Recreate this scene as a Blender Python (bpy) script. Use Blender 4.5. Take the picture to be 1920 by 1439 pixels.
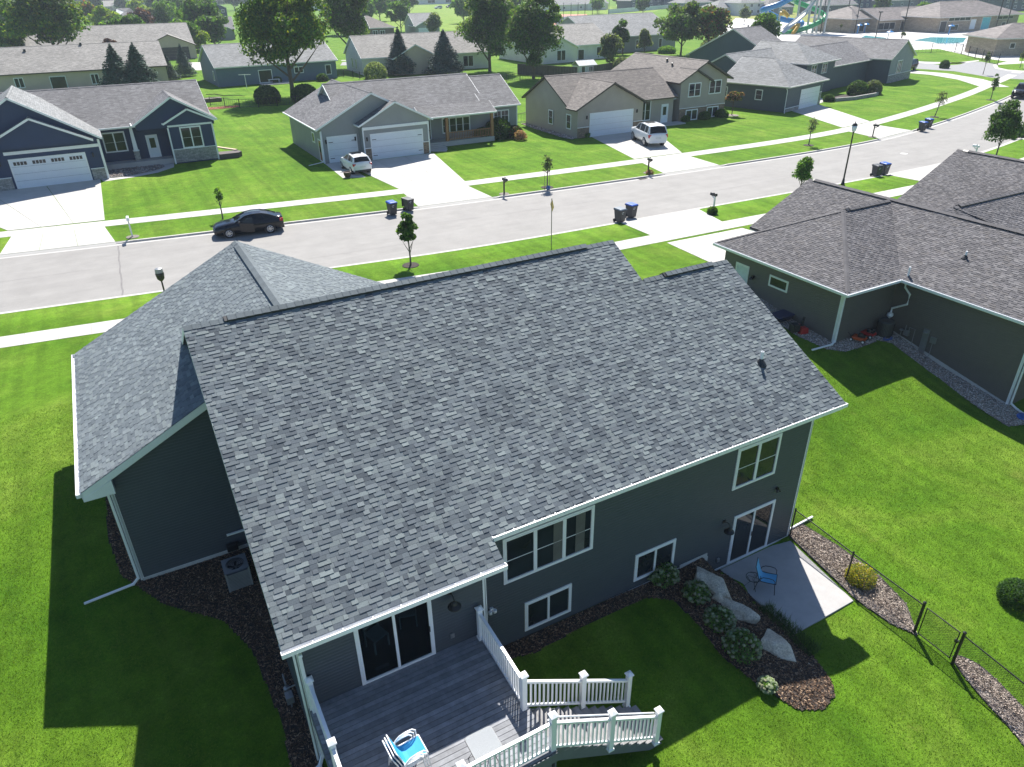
import bpy, math, random
import numpy as np
from mathutils import Vector, Matrix
random.seed(7)
RNG = np.random.default_rng(7)
for o in list(bpy.data.objects): bpy.data.objects.remove(o)
SC = bpy.context.scene
COL = SC.collection
# ------------------------------------------------------------------ camera (house axes: X along the ridge, Y to the street)
FPX, PITCH, ROLL, YAW = 1350.0, math.radians(29.2245), math.radians(-0.9948), math.radians(61.667)
_fw = np.array([0, math.cos(PITCH), -math.sin(PITCH)]); _rt = np.array([1., 0, 0]); _up = np.cross(_rt, _fw)
_c, _s = math.cos(ROLL), math.sin(ROLL)
_r2 = _c*_rt + _s*_up; _u2 = -_s*_rt + _c*_up
_R = np.array([[math.sin(YAW), math.cos(YAW), 0], [-math.cos(YAW), math.sin(YAW), 0], [0, 0, 1]])
RT, UP, FW = _R@_r2, _R@_u2, _R@_fw
CAM = np.array([0, 0, 18.14])
cd = bpy.data.cameras.new('camera'); cam = bpy.data.objects.new('camera', cd); COL.objects.link(cam)
cam.matrix_world = Matrix(((RT[0], UP[0], -FW[0], CAM[0]), (RT[1], UP[1], -FW[1], CAM[1]), (RT[2], UP[2], -FW[2], CAM[2]), (0, 0, 0, 1)))
cd.sensor_width = 36; cd.lens = FPX/1920*36; cd.clip_end = 5000; cd.clip_start = .2
SC.camera = cam
# ------------------------------------------------------------------ light
SAZ, SEL = math.radians(30.8), math.radians(48.5)
SUND = Vector((math.sin(SAZ)*math.cos(SEL), math.cos(SAZ)*math.cos(SEL), math.sin(SEL)))
W = bpy.data.worlds.new('World'); SC.world = W; W.use_nodes = True
wn = W.node_tree.nodes; wl = W.node_tree.links
sky = wn.new('ShaderNodeTexSky'); sky.sky_type = 'NISHITA'; sky.sun_disc = False
sky.sun_elevation = SEL; sky.sun_rotation = SAZ; sky.altitude = 300; sky.air_density = 1.0; sky.dust_density = .6; sky.ozone_density = 5.0
wn['Background'].inputs['Strength'].default_value = .082
wl.new(sky.outputs[0], wn['Background'].inputs[0])
sl = bpy.data.lights.new('sun', 'SUN'); sl.energy = 5.0; sl.angle = math.radians(.5); sl.color = (1, .955, .89)
so = bpy.data.objects.new('sun', sl); COL.objects.link(so); so.rotation_euler = (-SUND).to_track_quat('-Z', 'Y').to_euler(); so.location = (40, 40, 60)
SC.view_settings.view_transform = 'Standard'; SC.view_settings.look = 'None'
SC.view_settings.gamma = 1; SC.view_settings.use_curve_mapping = False
SC.view_settings.exposure = .92
SC.render.engine = 'CYCLES'
SC.cycles.max_bounces = 5; SC.cycles.volume_bounces = 0; SC.cycles.transparent_max_bounces = 8

def ray(px, py): return FW*FPX + RT*(px-960) - UP*(py-719.5)
def at(px, py, z):
    d = ray(px, py); p = CAM + d*(z-CAM[2])/d[2]; return (float(p[0]), float(p[1]), float(z))
# ------------------------------------------------------------------ materials
def nd(t, kind, **kw):
    n = t.nodes.new(kind)
    for k, v in kw.items():
        if k.startswith('i_'): n.inputs[k[2:].replace('_', ' ')].default_value = v
        else: setattr(n, k, v)
    return n
def base(name, rough=.6, metal=0., spec=.5):
    m = bpy.data.materials.new(name); m.use_nodes = True; t = m.node_tree; b = t.nodes['Principled BSDF']
    b.inputs['Roughness'].default_value = rough; b.inputs['Metallic'].default_value = metal; b.inputs['Specular IOR Level'].default_value = spec
    return m, t, b
def mixc(t, f, a, b, mode='MIX'):
    n = t.nodes.new('ShaderNodeMix'); n.data_type = 'RGBA'; n.blend_type = mode
    for s, v in ((n.inputs[0], f), (n.inputs[6], a), (n.inputs[7], b)):
        if isinstance(v, bpy.types.NodeSocket): t.links.new(v, s)
        elif isinstance(v, (int, float)): s.default_value = v if s.type == 'VALUE' else (v, v, v, 1)
        else: s.default_value = (*v, 1)
    return n.outputs[2]
def noise(t, scale, det=3, rough=.55, vec=None, dist=0):
    n = nd(t, 'ShaderNodeTexNoise'); n.inputs['Scale'].default_value = scale; n.inputs['Detail'].default_value = det; n.inputs['Roughness'].default_value = rough; n.inputs['Distortion'].default_value = dist
    if vec is not None: t.links.new(vec, n.inputs['Vector'])
    return n.outputs['Fac']
def ramp(t, f, stops):
    r = t.nodes.new('ShaderNodeValToRGB'); e = r.color_ramp.elements
    while len(e) < len(stops): e.new(.5)
    for i, (p, c) in enumerate(stops): e[i].position = p; e[i].color = (*c, 1) if not isinstance(c, (int, float)) else (c, c, c, 1)
    t.links.new(f, r.inputs[0]); return r.outputs[0]
def bump(t, b, h, s=.3, d=.02):
    n = t.nodes.new('ShaderNodeBump'); n.inputs['Strength'].default_value = s; n.inputs['Distance'].default_value = d
    t.links.new(h, n.inputs['Height']); t.links.new(n.outputs[0], b.inputs['Normal'])
def geo_pos(t):
    return t.nodes.new('ShaderNodeNewGeometry').outputs['Position']
def MAT(name, col, rough=.6, metal=0., spec=.5, var=.12, vs=2., bs=0, bstr=.2, attr=False, trans=0):
    m, t, b = base(name, rough, metal, spec)
    p = geo_pos(t)
    f = noise(t, vs, 4, .6, p)
    lo = tuple(c*(1-var) for c in col); hi = tuple(min(1, c*(1+var)) for c in col)
    c = ramp(t, f, [(.3, lo), (.7, hi)])
    if attr:
        a = t.nodes.new('ShaderNodeVertexColor'); a.layer_name = 'Col'
        c = mixc(t, 1.0, c, a.outputs[0], 'MULTIPLY')
    t.links.new(c, b.inputs['Base Color'])
    if bs: bump(t, b, noise(t, bs, 3, .6, p), bstr)
    if trans:
        tr = t.nodes.new('ShaderNodeBsdfTranslucent'); mx = t.nodes.new('ShaderNodeMixShader'); mx.inputs[0].default_value = trans
        br = mixc(t, 1.0, c, (1.5, 1.45, .5), 'MULTIPLY')
        t.links.new(br, tr.inputs[0]); t.links.new(b.outputs[0], mx.inputs[1]); t.links.new(tr.outputs[0], mx.inputs[2])
        t.links.new(mx.outputs[0], t.nodes['Material Output'].inputs[0])
    return m
def uvn(t): return t.nodes.new('ShaderNodeTexCoord').outputs['UV']
def SHINGLE(name, c1, c2, cm, row=.145, w=.27, rough=.8):
    m, t, b = base(name, rough, 0, .3); u = uvn(t)
    k = nd(t, 'ShaderNodeTexBrick', offset=.37, offset_frequency=2, squash=1.)
    k.inputs['Scale'].default_value = 1; k.inputs['Brick Width'].default_value = w; k.inputs['Row Height'].default_value = row
    k.inputs['Mortar Size'].default_value = .012; k.inputs['Mortar Smooth'].default_value = .3; k.inputs['Bias'].default_value = 0
    k.inputs['Color1'].default_value = (*c1, 1); k.inputs['Color2'].default_value = (*c2, 1); k.inputs['Mortar'].default_value = (*cm, 1)
    t.links.new(u, k.inputs['Vector'])
    k2 = nd(t, 'ShaderNodeTexBrick', offset=.61, offset_frequency=3)
    k2.inputs['Scale'].default_value = 1; k2.inputs['Brick Width'].default_value = w*1.7; k2.inputs['Row Height'].default_value = row; k2.inputs['Mortar Size'].default_value = 0
    k2.inputs['Color1'].default_value = (.72, .72, .72, 1); k2.inputs['Color2'].default_value = (1.25, 1.25, 1.25, 1)
    t.links.new(u, k2.inputs['Vector'])
    c = mixc(t, 1., k.outputs['Color'], k2.outputs['Color'], 'MULTIPLY')
    c = mixc(t, 1., c, ramp(t, noise(t, .35, 4, .6, geo_pos(t)), [(.3, .85), (.7, 1.12)]), 'MULTIPLY')
    t.links.new(c, b.inputs['Base Color']); bump(t, b, k.outputs['Fac'], -.5, .01)
    return m
def SIDING(name, col, row=.11, rough=.55):
    m, t, b = base(name, rough, 0, .4)
    s = t.nodes.new('ShaderNodeSeparateXYZ'); t.links.new(uvn(t), s.inputs[0])
    a = nd(t, 'ShaderNodeMath', operation='MULTIPLY'); a.inputs[1].default_value = 1/row; t.links.new(s.outputs[1], a.inputs[0])
    fr = nd(t, 'ShaderNodeMath', operation='FRACT'); t.links.new(a.outputs[0], fr.inputs[0])
    h = ramp(t, fr.outputs[0], [(0., .0), (.06, 1.), (1., .3)])
    c = ramp(t, noise(t, .8, 4, .6, geo_pos(t)), [(.3, tuple(x*.93 for x in col)), (.7, tuple(x*1.06 for x in col))])
    t.links.new(c, b.inputs['Base Color']); bump(t, b, h, .8, .012)
    return m
def BRICKM(name, c1, c2, cm, w=.4, h=.12, mort=.012, rough=.8):
    m, t, b = base(name, rough, 0, .3); k = nd(t, 'ShaderNodeTexBrick', offset=.43)
    k.inputs['Scale'].default_value = 1; k.inputs['Brick Width'].default_value = w; k.inputs['Row Height'].default_value = h; k.inputs['Mortar Size'].default_value = mort
    k.inputs['Color1'].default_value = (*c1, 1); k.inputs['Color2'].default_value = (*c2, 1); k.inputs['Mortar'].default_value = (*cm, 1)
    t.links.new(uvn(t), k.inputs['Vector'])
    c = mixc(t, 1., k.outputs['Color'], ramp(t, noise(t, 6, 4, .6, geo_pos(t)), [(.3, .75), (.7, 1.2)]), 'MULTIPLY')
    t.links.new(c, b.inputs['Base Color']); bump(t, b, k.outputs['Fac'], -.8, .02)
    return m
def GLASSM(name, col=(.012, .016, .02), rough=.04):
    m, t, b = base(name, rough, 0, .38)
    c = ramp(t, noise(t, 1.1, 3, .5, geo_pos(t)), [(.35, col), (.75, tuple(x*2.2 for x in col))])
    t.links.new(c, b.inputs['Base Color']); return m
# ------------------------------------------------------------------ mesh builder
OFS = {}
class MB:
    def __init__(s): s.v = []; s.f = []; s.c = []; s.mi = []
    def add(s, vs, fs, c=None, mi=0):
        n = len(s.v); s.v += [tuple(map(float, p)) for p in vs]
        for f in fs: s.f.append(tuple(i+n for i in f)); s.c.append(c); s.mi.append(mi)
    def poly(s, vs, c=None, mi=0): s.add(vs, [tuple(range(len(vs)))], c, mi)
    def box(s, x0, y0, z0, x1, y1, z1, c=None, mi=0):
        x0, x1 = min(x0, x1), max(x0, x1); y0, y1 = min(y0, y1), max(y0, y1); z0, z1 = min(z0, z1), max(z0, z1)
        s.add([(x0,y0,z0),(x1,y0,z0),(x1,y1,z0),(x0,y1,z0),(x0,y0,z1),(x1,y0,z1),(x1,y1,z1),(x0,y1,z1)],
              [(0,3,2,1),(4,5,6,7),(0,1,5,4),(1,2,6,5),(2,3,7,6),(3,0,4,7)], c, mi)
    def hexa(s, a, b, c=None, mi=0):   # a, b: two quads (bottom, top)
        s.add(list(a)+list(b), [(0,3,2,1),(4,5,6,7),(0,1,5,4),(1,2,6,5),(2,3,7,6),(3,0,4,7)], c, mi)
    def bar(s, p, q, w, h, up=(0,0,1), c=None, mi=0):
        p = Vector(p); q = Vector(q); d = (q-p).normalized(); u = Vector(up)
        if abs(d.dot(u)) > .98: u = Vector((0,1,0))
        a = d.cross(u).normalized(); b = a.cross(d).normalized(); a *= w/2; b *= h/2
        s.hexa([p-a-b, p+a-b, p+a+b, p-a+b], [q-a-b, q+a-b, q+a+b, q-a+b], c, mi)
    def tube(s, pts, r, n=8, c=None, caps=True, mi=0):
        pts = [Vector(p) for p in pts]; rs = r if isinstance(r, (list, tuple)) else [r]*len(pts)
        rings = []; ref = Vector((0,0,1))
        for i, p in enumerate(pts):
            d = (pts[min(i+1, len(pts)-1)] - pts[max(i-1, 0)]).normalized()
            a = d.cross(ref if abs(d.dot(ref)) < .95 else Vector((1,0,0))).normalized(); b = d.cross(a).normalized()
            rings.append([p + a*rs[i]*math.cos(2*math.pi*k/n) + b*rs[i]*math.sin(2*math.pi*k/n) for k in range(n)])
        vs = [v for r_ in rings for v in r_]; fs = []
        for i in range(len(pts)-1):
            for k in range(n): fs.append((i*n+k, i*n+(k+1)%n, (i+1)*n+(k+1)%n, (i+1)*n+k))
        if caps: fs += [tuple(range(n))[::-1], tuple((len(pts)-1)*n+k for k in range(n))]
        s.add(vs, fs, c, mi)
    def lathe(s, prof, cx=0, cy=0, z=0, n=16, c=None, mi=0):
        vs = []; fs = []
        for r, h in prof: vs += [(cx+r*math.cos(2*math.pi*k/n), cy+r*math.sin(2*math.pi*k/n), z+h) for k in range(n)]
        for i in range(len(prof)-1):
            for k in range(n): fs.append((i*n+k, i*n+(k+1)%n, (i+1)*n+(k+1)%n, (i+1)*n+k))
        fs += [tuple(range(n))[::-1], tuple((len(prof)-1)*n+k for k in range(n))]
        s.add(vs, fs, c, mi)
    def prism(s, pts, z0, z1, c=None, mi=0):
        n = len(pts); vs = [(x, y, z0) for x, y in pts] + [(x, y, z1) for x, y in pts]
        s.add(vs, [tuple(range(n))[::-1], tuple(range(n, 2*n))] + [(i, (i+1) % n, n+(i+1) % n, n+i) for i in range(n)], c, mi)
    def build(s, name, mat, parent=None, smooth=False, uv=True, bevel=0, subd=0):
        me = bpy.data.meshes.new(name)
        off = OFS.get(parent.name, (0, 0, 0)) if parent is not None else (0, 0, 0)
        if off != (0, 0, 0): vs = [(a-off[0], b-off[1], c-off[2]) for a, b, c in s.v]
        else: vs = s.v
        me.from_pydata(vs, [], s.f)
        for m in (mat if isinstance(mat, (list, tuple)) else [mat]): me.materials.append(m)
        if any(s.mi): me.polygons.foreach_set('material_index', s.mi)
        if any(c is not None for c in s.c):
            ca = me.color_attributes.new('Col', 'FLOAT_COLOR', 'CORNER'); arr = []
            for f, c in zip(s.f, s.c):
                c = (1, 1, 1) if c is None else c
                arr += [c[0], c[1], c[2], 1.]*len(f)
            ca.data.foreach_set('color', arr)
        if uv:
            ul = me.uv_layers.new(name='UVMap'); nl = len(me.loops)
            ln = np.empty(nl, dtype=np.int32); me.loops.foreach_get('vertex_index', ln)
            P = np.array(vs, dtype=np.float64).reshape(-1, 3)[ln] + np.array(off)
            nf = len(me.polygons); N = np.empty(nf*3); me.polygons.foreach_get('normal', N); N = N.reshape(-1, 3)
            tot = np.empty(nf, dtype=np.int32); me.polygons.foreach_get('loop_total', tot); N = np.repeat(N, tot, axis=0)
            U = np.stack([-N[:, 1], N[:, 0], 0*N[:, 0]], 1); L = np.linalg.norm(U, axis=1, keepdims=True)
            U = np.where(L > 1e-3, U/np.maximum(L, 1e-9), np.array([[1., 0, 0]])); V = np.cross(N, U)
            uvs = np.stack([(P*U).sum(1), (P*V).sum(1)], 1); ul.data.foreach_set('uv', uvs.ravel())
        if smooth: me.polygons.foreach_set('use_smooth', [True]*len(me.polygons))
        o = bpy.data.objects.new(name, me); COL.objects.link(o)
        if parent is not None: o.parent = parent; OFS[o.name] = off
        if bevel:
            b = o.modifiers.new('bevel', 'BEVEL'); b.width = bevel; b.segments = 2; b.limit_method = 'ANGLE'
        if subd:
            b = o.modifiers.new('subd', 'SUBSURF'); b.levels = subd; b.render_levels = subd
        return o
def npmesh(name, V, F, mat, parent=None, col=None, smooth=False):
    """V (n,3), F (m,k) numpy; col per-face (m,3)"""
    me = bpy.data.meshes.new(name); n, (m, k) = len(V), F.shape
    if parent is not None: V = V - np.array(OFS.get(parent.name, (0, 0, 0)))
    me.vertices.add(n); me.vertices.foreach_set('co', V.astype(np.float32).ravel())
    me.loops.add(m*k); me.loops.foreach_set('vertex_index', F.astype(np.int32).ravel())
    me.polygons.add(m); me.polygons.foreach_set('loop_start', np.arange(0, m*k, k, dtype=np.int32)); me.polygons.foreach_set('loop_total', np.full(m, k, dtype=np.int32))
    me.polygons.foreach_set('use_smooth', np.full(m, smooth, dtype=bool))
    me.update(calc_edges=True)
    if col is not None:
        ca = me.color_attributes.new('Col', 'FLOAT_COLOR', 'CORNER')
        c4 = np.concatenate([np.repeat(col, k, axis=0), np.ones((m*k, 1))], 1); ca.data.foreach_set('color', c4.astype(np.float32).ravel())
    me.materials.append(mat)
    o = bpy.data.objects.new(name, me); COL.objects.link(o)
    if parent is not None: o.parent = parent; OFS[o.name] = OFS.get(parent.name, (0, 0, 0))
    return o
def tag(o, label=None, cat=None, group=None, kind=None):
    if label: o['label'] = label
    if cat: o['category'] = cat
    if group: o['group'] = group
    if kind: o['kind'] = kind
    return o
def thing(name, label, cat, loc=(0, 0, 0), rz=0, group=None, world=False):
    """world=True: parts are written in world coordinates"""
    o = bpy.data.objects.new(name, None); COL.objects.link(o); o.empty_display_size = .3
    o.location = loc; o.rotation_euler = (0, 0, rz)
    if world: OFS[o.name] = tuple(float(x) for x in loc)
    return tag(o, label, cat, group)
def kids(o): return [c for c in bpy.data.objects if c.parent == o]
_KID = {}
def dup(root, loc, rz=0, label=None, group=None, sc=None):
    def cp(o, par):
        c = o.copy(); COL.objects.link(c); c.parent = par
        for ch in o.children: cp(ch, c)
        return c
    r = root.copy(); COL.objects.link(r); r.location = loc; r.rotation_euler = (0, 0, rz)
    if sc: r.scale = sc if isinstance(sc, (tuple, list)) else (sc, sc, sc)
    if label: r['label'] = label
    if group: r['group'] = group
    for ch in root.children: cp(ch, r)
    return r
def rot2(x, y, a): return x*math.cos(a)-y*math.sin(a), x*math.sin(a)+y*math.cos(a)
# ------------------------------------------------------------------ common materials
WHITE = MAT('white_trim', (.78, .80, .80), .45, var=.04)
WHITEV = MAT('white_vinyl', (.80, .81, .82), .35, var=.03)
BLACKM = MAT('black_metal', (.012, .012, .013), .4, var=.2)
BLACKP = MAT('black_plastic', (.02, .021, .024), .5, var=.2)
GREYM = MAT('grey_metal', (.30, .31, .32), .45, .6, var=.1)
GLASS = GLASSM('window_glass')
CONC = MAT('concrete', (.43, .415, .39), .85, var=.07, vs=.7, bs=60, bstr=.08)
CONCW = MAT('pale_concrete', (.46, .445, .41), .85, var=.05, vs=.8, bs=60, bstr=.08)
KERBM = MAT('kerb_concrete', (.50, .48, .44), .85, var=.12, vs=1.5)
FOUND = MAT('foundation_concrete', (.50, .50, .48), .8, var=.1)
BARK = MAT('bark', (.10, .075, .055), .9, var=.3, vs=6, bs=20)
BARKG = MAT('grey_bark', (.16, .135, .11), .9, var=.3, vs=6, bs=20)
# ------------------------------------------------------------------ terrain heights
ZL, ZR = 2.40, 2.28            # lawn level by the street, road level
_NK = np.array([(-400,90),(-200,70),(-60,54),(-25,48.6),(-7.4,46.2),(2,45.0),(11.7,43.7),(17.7,42.8),(26,42.3),(38,42.0),(49,41.6),(56,41.45),(66,41.4),(72,41.7),(78,42.6),(84,43.8),(92,45.6),(102,48.4),(116,53),(140,62),(200,86),(400,180)], float)
_FK = np.array([(-400,104),(-200,82),(-60,65.5),(-25,60.4),(-8,57.9),(2,56.4),(10.7,55.3),(21,53.9),(28,53.3),(41,52.5),(51,52.1),(62,51.8),(70,51.95),(76,52.5),(82,53.6),(92.6,56),(102,58.6),(113.5,61.9),(140,71),(200,95),(400,190)], float)
def _smooth(T):
    xs = np.arange(-400, 401, 1.); y = np.interp(xs, T[:, 0], T[:, 1]); k = np.exp(-(np.arange(-12, 13)/5.)**2); k /= k.sum()
    return xs, np.convolve(np.pad(y, 12, mode='reflect', reflect_type='odd'), k, 'valid')
_nx, _ny = _smooth(_NK); _fx, _fy = _smooth(_FK)
def kn(x): return float(np.interp(x, _nx, _ny))
def kf(x): return float(np.interp(x, _fx, _fy))
CP = np.array([  # x, y, z control points of the back and side yards
 (-40,36,2.4),(-20,36,2.4),(-8,34,2.4),(2,34,2.4),(12,34,2.4),(22,34,2.4),(32,34,2.4),(45,34,2.4),(60,34,2.4),(-40,22,1.9),(-20,22,1.7),(-9,24,1.8),
 (-3,30,2.35),(-3.2,25,2.05),(-2.4,20.5,1.74),(.8,20.5,1.72),(.5,16,1.12),(.9,12.4,.87),(-5,17,1.1),(-9,14,.9),(-15,12,.8),(-5,11,.6),(-12,5,.2),(-4,4,.2),(2,7,.55),(0,9,.65),
 (6,13,.98),(8.5,13,.95),(11,13,.94),(13,13,.88),(14.3,13.1,.86),(14.95,13.1,.1),(13,11.5,.72),(14.4,11.6,.45),(15.1,11.4,.02),(12.5,9,.6),(14,9.3,.35),(15.0,9.3,.02),(8.9,9,.6),(10.5,10,.7),(10.5,7.5,.45),(14,7,.15),(9,5,.3),
 (16,12,0),(18,12,0),(16,10,0),(18,10,0),(16.5,8,0),(19,11,0.02),(19.5,13.2,.06),(19,8,0),(18.6,5,-.05),(15,4,0),(20,14,.1),(21.5,18,.75),(20,22,1.45),(22,28,2.2),(30,30,2.4),(30.5,24,1.42),(31,22,1.3),(33.5,21.4,1.27),(35,21.5,1.2),(35,18.5,.45),(35,15,-.08),(35,12,-.15),(28,18,.45),(25,15,.15),(24,21,1.0),(30,14,-.05),(25,8,-.1),(32,6,-.2),(22,4,-.1),(40,2,-.2),(60,10,-.1),(60,22,1.5),(14,0,-.1),(0,-5,-.1),(-20,-5,0),(30,-8,-.2),(60,-8,-.2),(-40,-8,0),(-40,8,.6)], float)
def _tps():
    P = CP[:, :2]; n = len(P); r = np.linalg.norm(P[:, None]-P[None], axis=2)
    K = r*1.0 + np.eye(n)*.15; A = np.zeros((n+1, n+1)); A[:n, :n] = K; A[:n, n] = 1; A[n, :n] = 1
    return np.linalg.solve(A, np.append(CP[:, 2], 0))
_w = _tps()
def hgt(x, y):
    x = np.asarray(x, float); y = np.asarray(y, float); sh = np.broadcast(x, y).shape
    q = np.stack([np.broadcast_to(x, sh).ravel(), np.broadcast_to(y, sh).ravel()], 1)
    r = np.linalg.norm(q[:, None]-CP[None, :, :2], axis=2); z = r@_w[:-1] + _w[-1]
    f = np.clip((q[:, 1]-29)/4, 0, 1); f = f*f*(3-2*f); z = z*(1-f)+ZL*f
    e = np.clip((np.abs(q[:, 0]-15)-40)/20, 0, 1); z = z*(1-e)+np.clip(z, -.3, 2.4)*e
    # the level patio
    return z.reshape(sh)
def H(x, y): return float(hgt(x, y))
# ------------------------------------------------------------------ ground materials
def GRASSM(name, a, b_, c_):
    m, t, b = base(name, .9, 0, .08); p = geo_pos(t)
    mp = nd(t, 'ShaderNodeMapping'); mp.inputs['Scale'].default_value = (1, .35, 1); mp.inputs['Rotation'].default_value = (0, 0, .5); t.links.new(p, mp.inputs[0])
    c = ramp(t, noise(t, .22, 5, .62, p, .6), [(.28, a), (.5, b_), (.70, c_)])
    c = mixc(t, 1., c, ramp(t, noise(t, 1.9, 5, .7, p), [(.25, .70), (.75, 1.25)]), 'MULTIPLY')
    c = mixc(t, 1., c, ramp(t, noise(t, 14, 4, .75, p), [(.3, (.66, .72, .6)), (.7, (1.3, 1.25, 1.2))]), 'MULTIPLY')
    c = mixc(t, 1., c, ramp(t, noise(t, 60, 3, .8, p), [(.3, .62), (.72, 1.35)]), 'MULTIPLY')
    ms = nd(t, 'ShaderNodeMapping'); ms.inputs['Scale'].default_value = (1.5, .05, 1); ms.inputs['Rotation'].default_value = (0, 0, -.45); t.links.new(p, ms.inputs[0])
    c = mixc(t, 1., c, ramp(t, noise(t, 1.1, 2, .5, ms.outputs[0]), [(.38, .88), (.62, 1.10)]), 'MULTIPLY')
    c = mixc(t, ramp(t, noise(t, .55, 6, .75, p), [(.62, 0.), (.80, .45)]), c, (.24, .24, .06))
    t.links.new(c, b.inputs['Base Color'])
    bump(t, b, noise(t, 35, 4, .8, p), .9, .05); b.inputs['Sheen Weight'].default_value = .0
    return m
GRASS = GRASSM('lawn_grass', (.070, .170, .010), (.112, .222, .016), (.165, .262, .032))
GRASSF = GRASSM('far_grass', (.13, .24, .03), (.18, .28, .04), (.26, .32, .08))
def ASPH():
    m, t, b = base('road_concrete', .85, 0, .3); p = geo_pos(t)
    mp = nd(t, 'ShaderNodeMapping'); mp.inputs['Scale'].default_value = (.12, 1, 1); t.links.new(p, mp.inputs[0])
    c = ramp(t, noise(t, 1.2, 5, .65, mp.outputs[0]), [(.3, (.268, .258, .242)), (.7, (.300, .290, .272))])
    c = mixc(t, 1., c, ramp(t, noise(t, .6, 5, .7, p), [(.3, .88), (.72, 1.06)]), 'MULTIPLY')
    c = mixc(t, 1., c, ramp(t, noise(t, 50, 2, .6, p), [(.3, .9), (.7, 1.08)]), 'MULTIPLY')
    t.links.new(c, b.inputs['Base Color']); return m
ROADM = ASPH()
MULCHM = MAT('mulch_soil', (.045, .034, .028), .95, var=.45, vs=9, bs=60, bstr=.9)
def sheet(name, pts, mat, kind='structure', z=None, parent=None):
    b = MB(); b.poly([(x, y, z if z is not None else zz) for (x, y, *zz_), zz in zip(pts, [0]*len(pts))]) if z is not None else b.poly(pts)
    o = b.build(name, mat, parent); 
    if parent is None: o['kind'] = kind
    return o
# near ground: grid up to the near kerb
def near_ground():
    xs = np.concatenate([np.arange(-300, -40, 20), np.arange(-40, -12, 2.), np.arange(-12, 40, .3), np.arange(40, 90, 2.), np.arange(90, 401, 20)])
    ys = np.concatenate([np.arange(-60, -10, 10), np.arange(-10, 2, 1.), np.arange(2, 32, .3)])
    vs = np.linspace(0, 1, 7)
    KY = np.array([kn(x) for x in xs])-.15
    rows = [np.stack([xs, np.full_like(xs, y), hgt(xs, np.full_like(xs, y))], 1) for y in ys]
    for v in vs:
        y = 32+v*(KY-32); rows.append(np.stack([xs, y, np.full_like(xs, ZL)], 1))
    rows.append(np.stack([xs, KY, np.full_like(xs, ZR-.05)], 1))
    V = np.array(rows); nr, nc = V.shape[:2]; V = V.reshape(-1, 3)
    i = np.arange(nr-1)[:, None]*nc+np.arange(nc-1)[None]; F = np.stack([i, i+1, i+nc+1, i+nc], 2).reshape(-1, 4)
    o = npmesh('ground', V, F, GRASS, smooth=True); o['kind'] = 'structure'; return o
near_ground()
XK = list(np.arange(-300, 400, 2.))
def strip(name, fa, fb, z, mat, xs=XK, z2=None, kind='structure', parent=None):
    xs = list(xs); V = []; F = []
    for x in xs: V += [(x, fa(x), z), (x, fb(x), z if z2 is None else z2)]
    for i in range(len(xs)-1): F.append((2*i, 2*i+2, 2*i+3, 2*i+1))
    b = MB(); b.add(V, F); o = b.build(name, mat, parent)
    if parent is None and kind: o['kind'] = kind
    return o
strip('road', lambda x: kn(x)-.3, lambda x: kf(x)+.3, ZR, ROADM)
g = MB(); xs_ = [x for x in XK if x >= -300]
lo = [(x, kf(x)+.15) for x in xs_]
g.poly([(x, y, ZL) for x, y in lo]+[(1800, 1200, ZL), (1800, 2600, ZL), (-1500, 2600, ZL), (-1500, 400, ZL)])
g.add([(x, y, ZL) for x, y in lo]+[(x, y, ZR-.05) for x, y in lo], [(i, i+1, len(lo)+i+1, len(lo)+i) for i in range(len(lo)-1)])
o = g.build('ground', GRASS); o['kind'] = 'structure'
for nm, fn, s in (('gutter', kn, 1), ('gutter', kf, -1)):
    strip('gutter_pan', lambda x: fn(x), lambda x: fn(x)+.45*s, ZR+.006, CONC)
# kerbs with gaps at the driveways
CUTS_N = [(32.0,39.3),(61.0,69.8),(86.6,92.8)]
CUTS_F = [(-8.1,-1.0),(20.9,27.3),(44.6,51.2),(74.7,81.8)]
def kerb(fn, s, cuts):
    b = MB(); xs = list(np.arange(-120, 200, 1.)); 
    for a, c in cuts: xs += [a, c]
    xs = sorted(set(float(x) for x in xs))
    for x0, x1 in zip(xs[:-1], xs[1:]):
        xm = (x0+x1)/2
        if any(a <= xm <= c for a, c in cuts): continue
        h0 = h1 = ZL+.012
        for a, c in cuts:
            if abs(x1-a) < 1e-6: h1 = ZR+.03
            if abs(x0-c) < 1e-6: h0 = ZR+.03
        A = [(x0, fn(x0)-.17*s, ZR-.05), (x1, fn(x1)-.17*s, ZR-.05), (x1, fn(x1)+.02*s, ZR-.05), (x0, fn(x0)+.02*s, ZR-.05)]
        B = [(x0, fn(x0)-.17*s, max(h0, ZL+.006)), (x1, fn(x1)-.17*s, max(h1, ZL+.006)), (x1, fn(x1)-.0*s, h1), (x0, fn(x0)-.0*s, h0)]
        if s < 0: A = A[::-1]; B = B[::-1]
        b.hexa(A, B)
    o = b.build('kerb', KERBM); o['kind'] = 'structure'
kerb(kn, 1, CUTS_N); kerb(kf, -1, CUTS_F)
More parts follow.
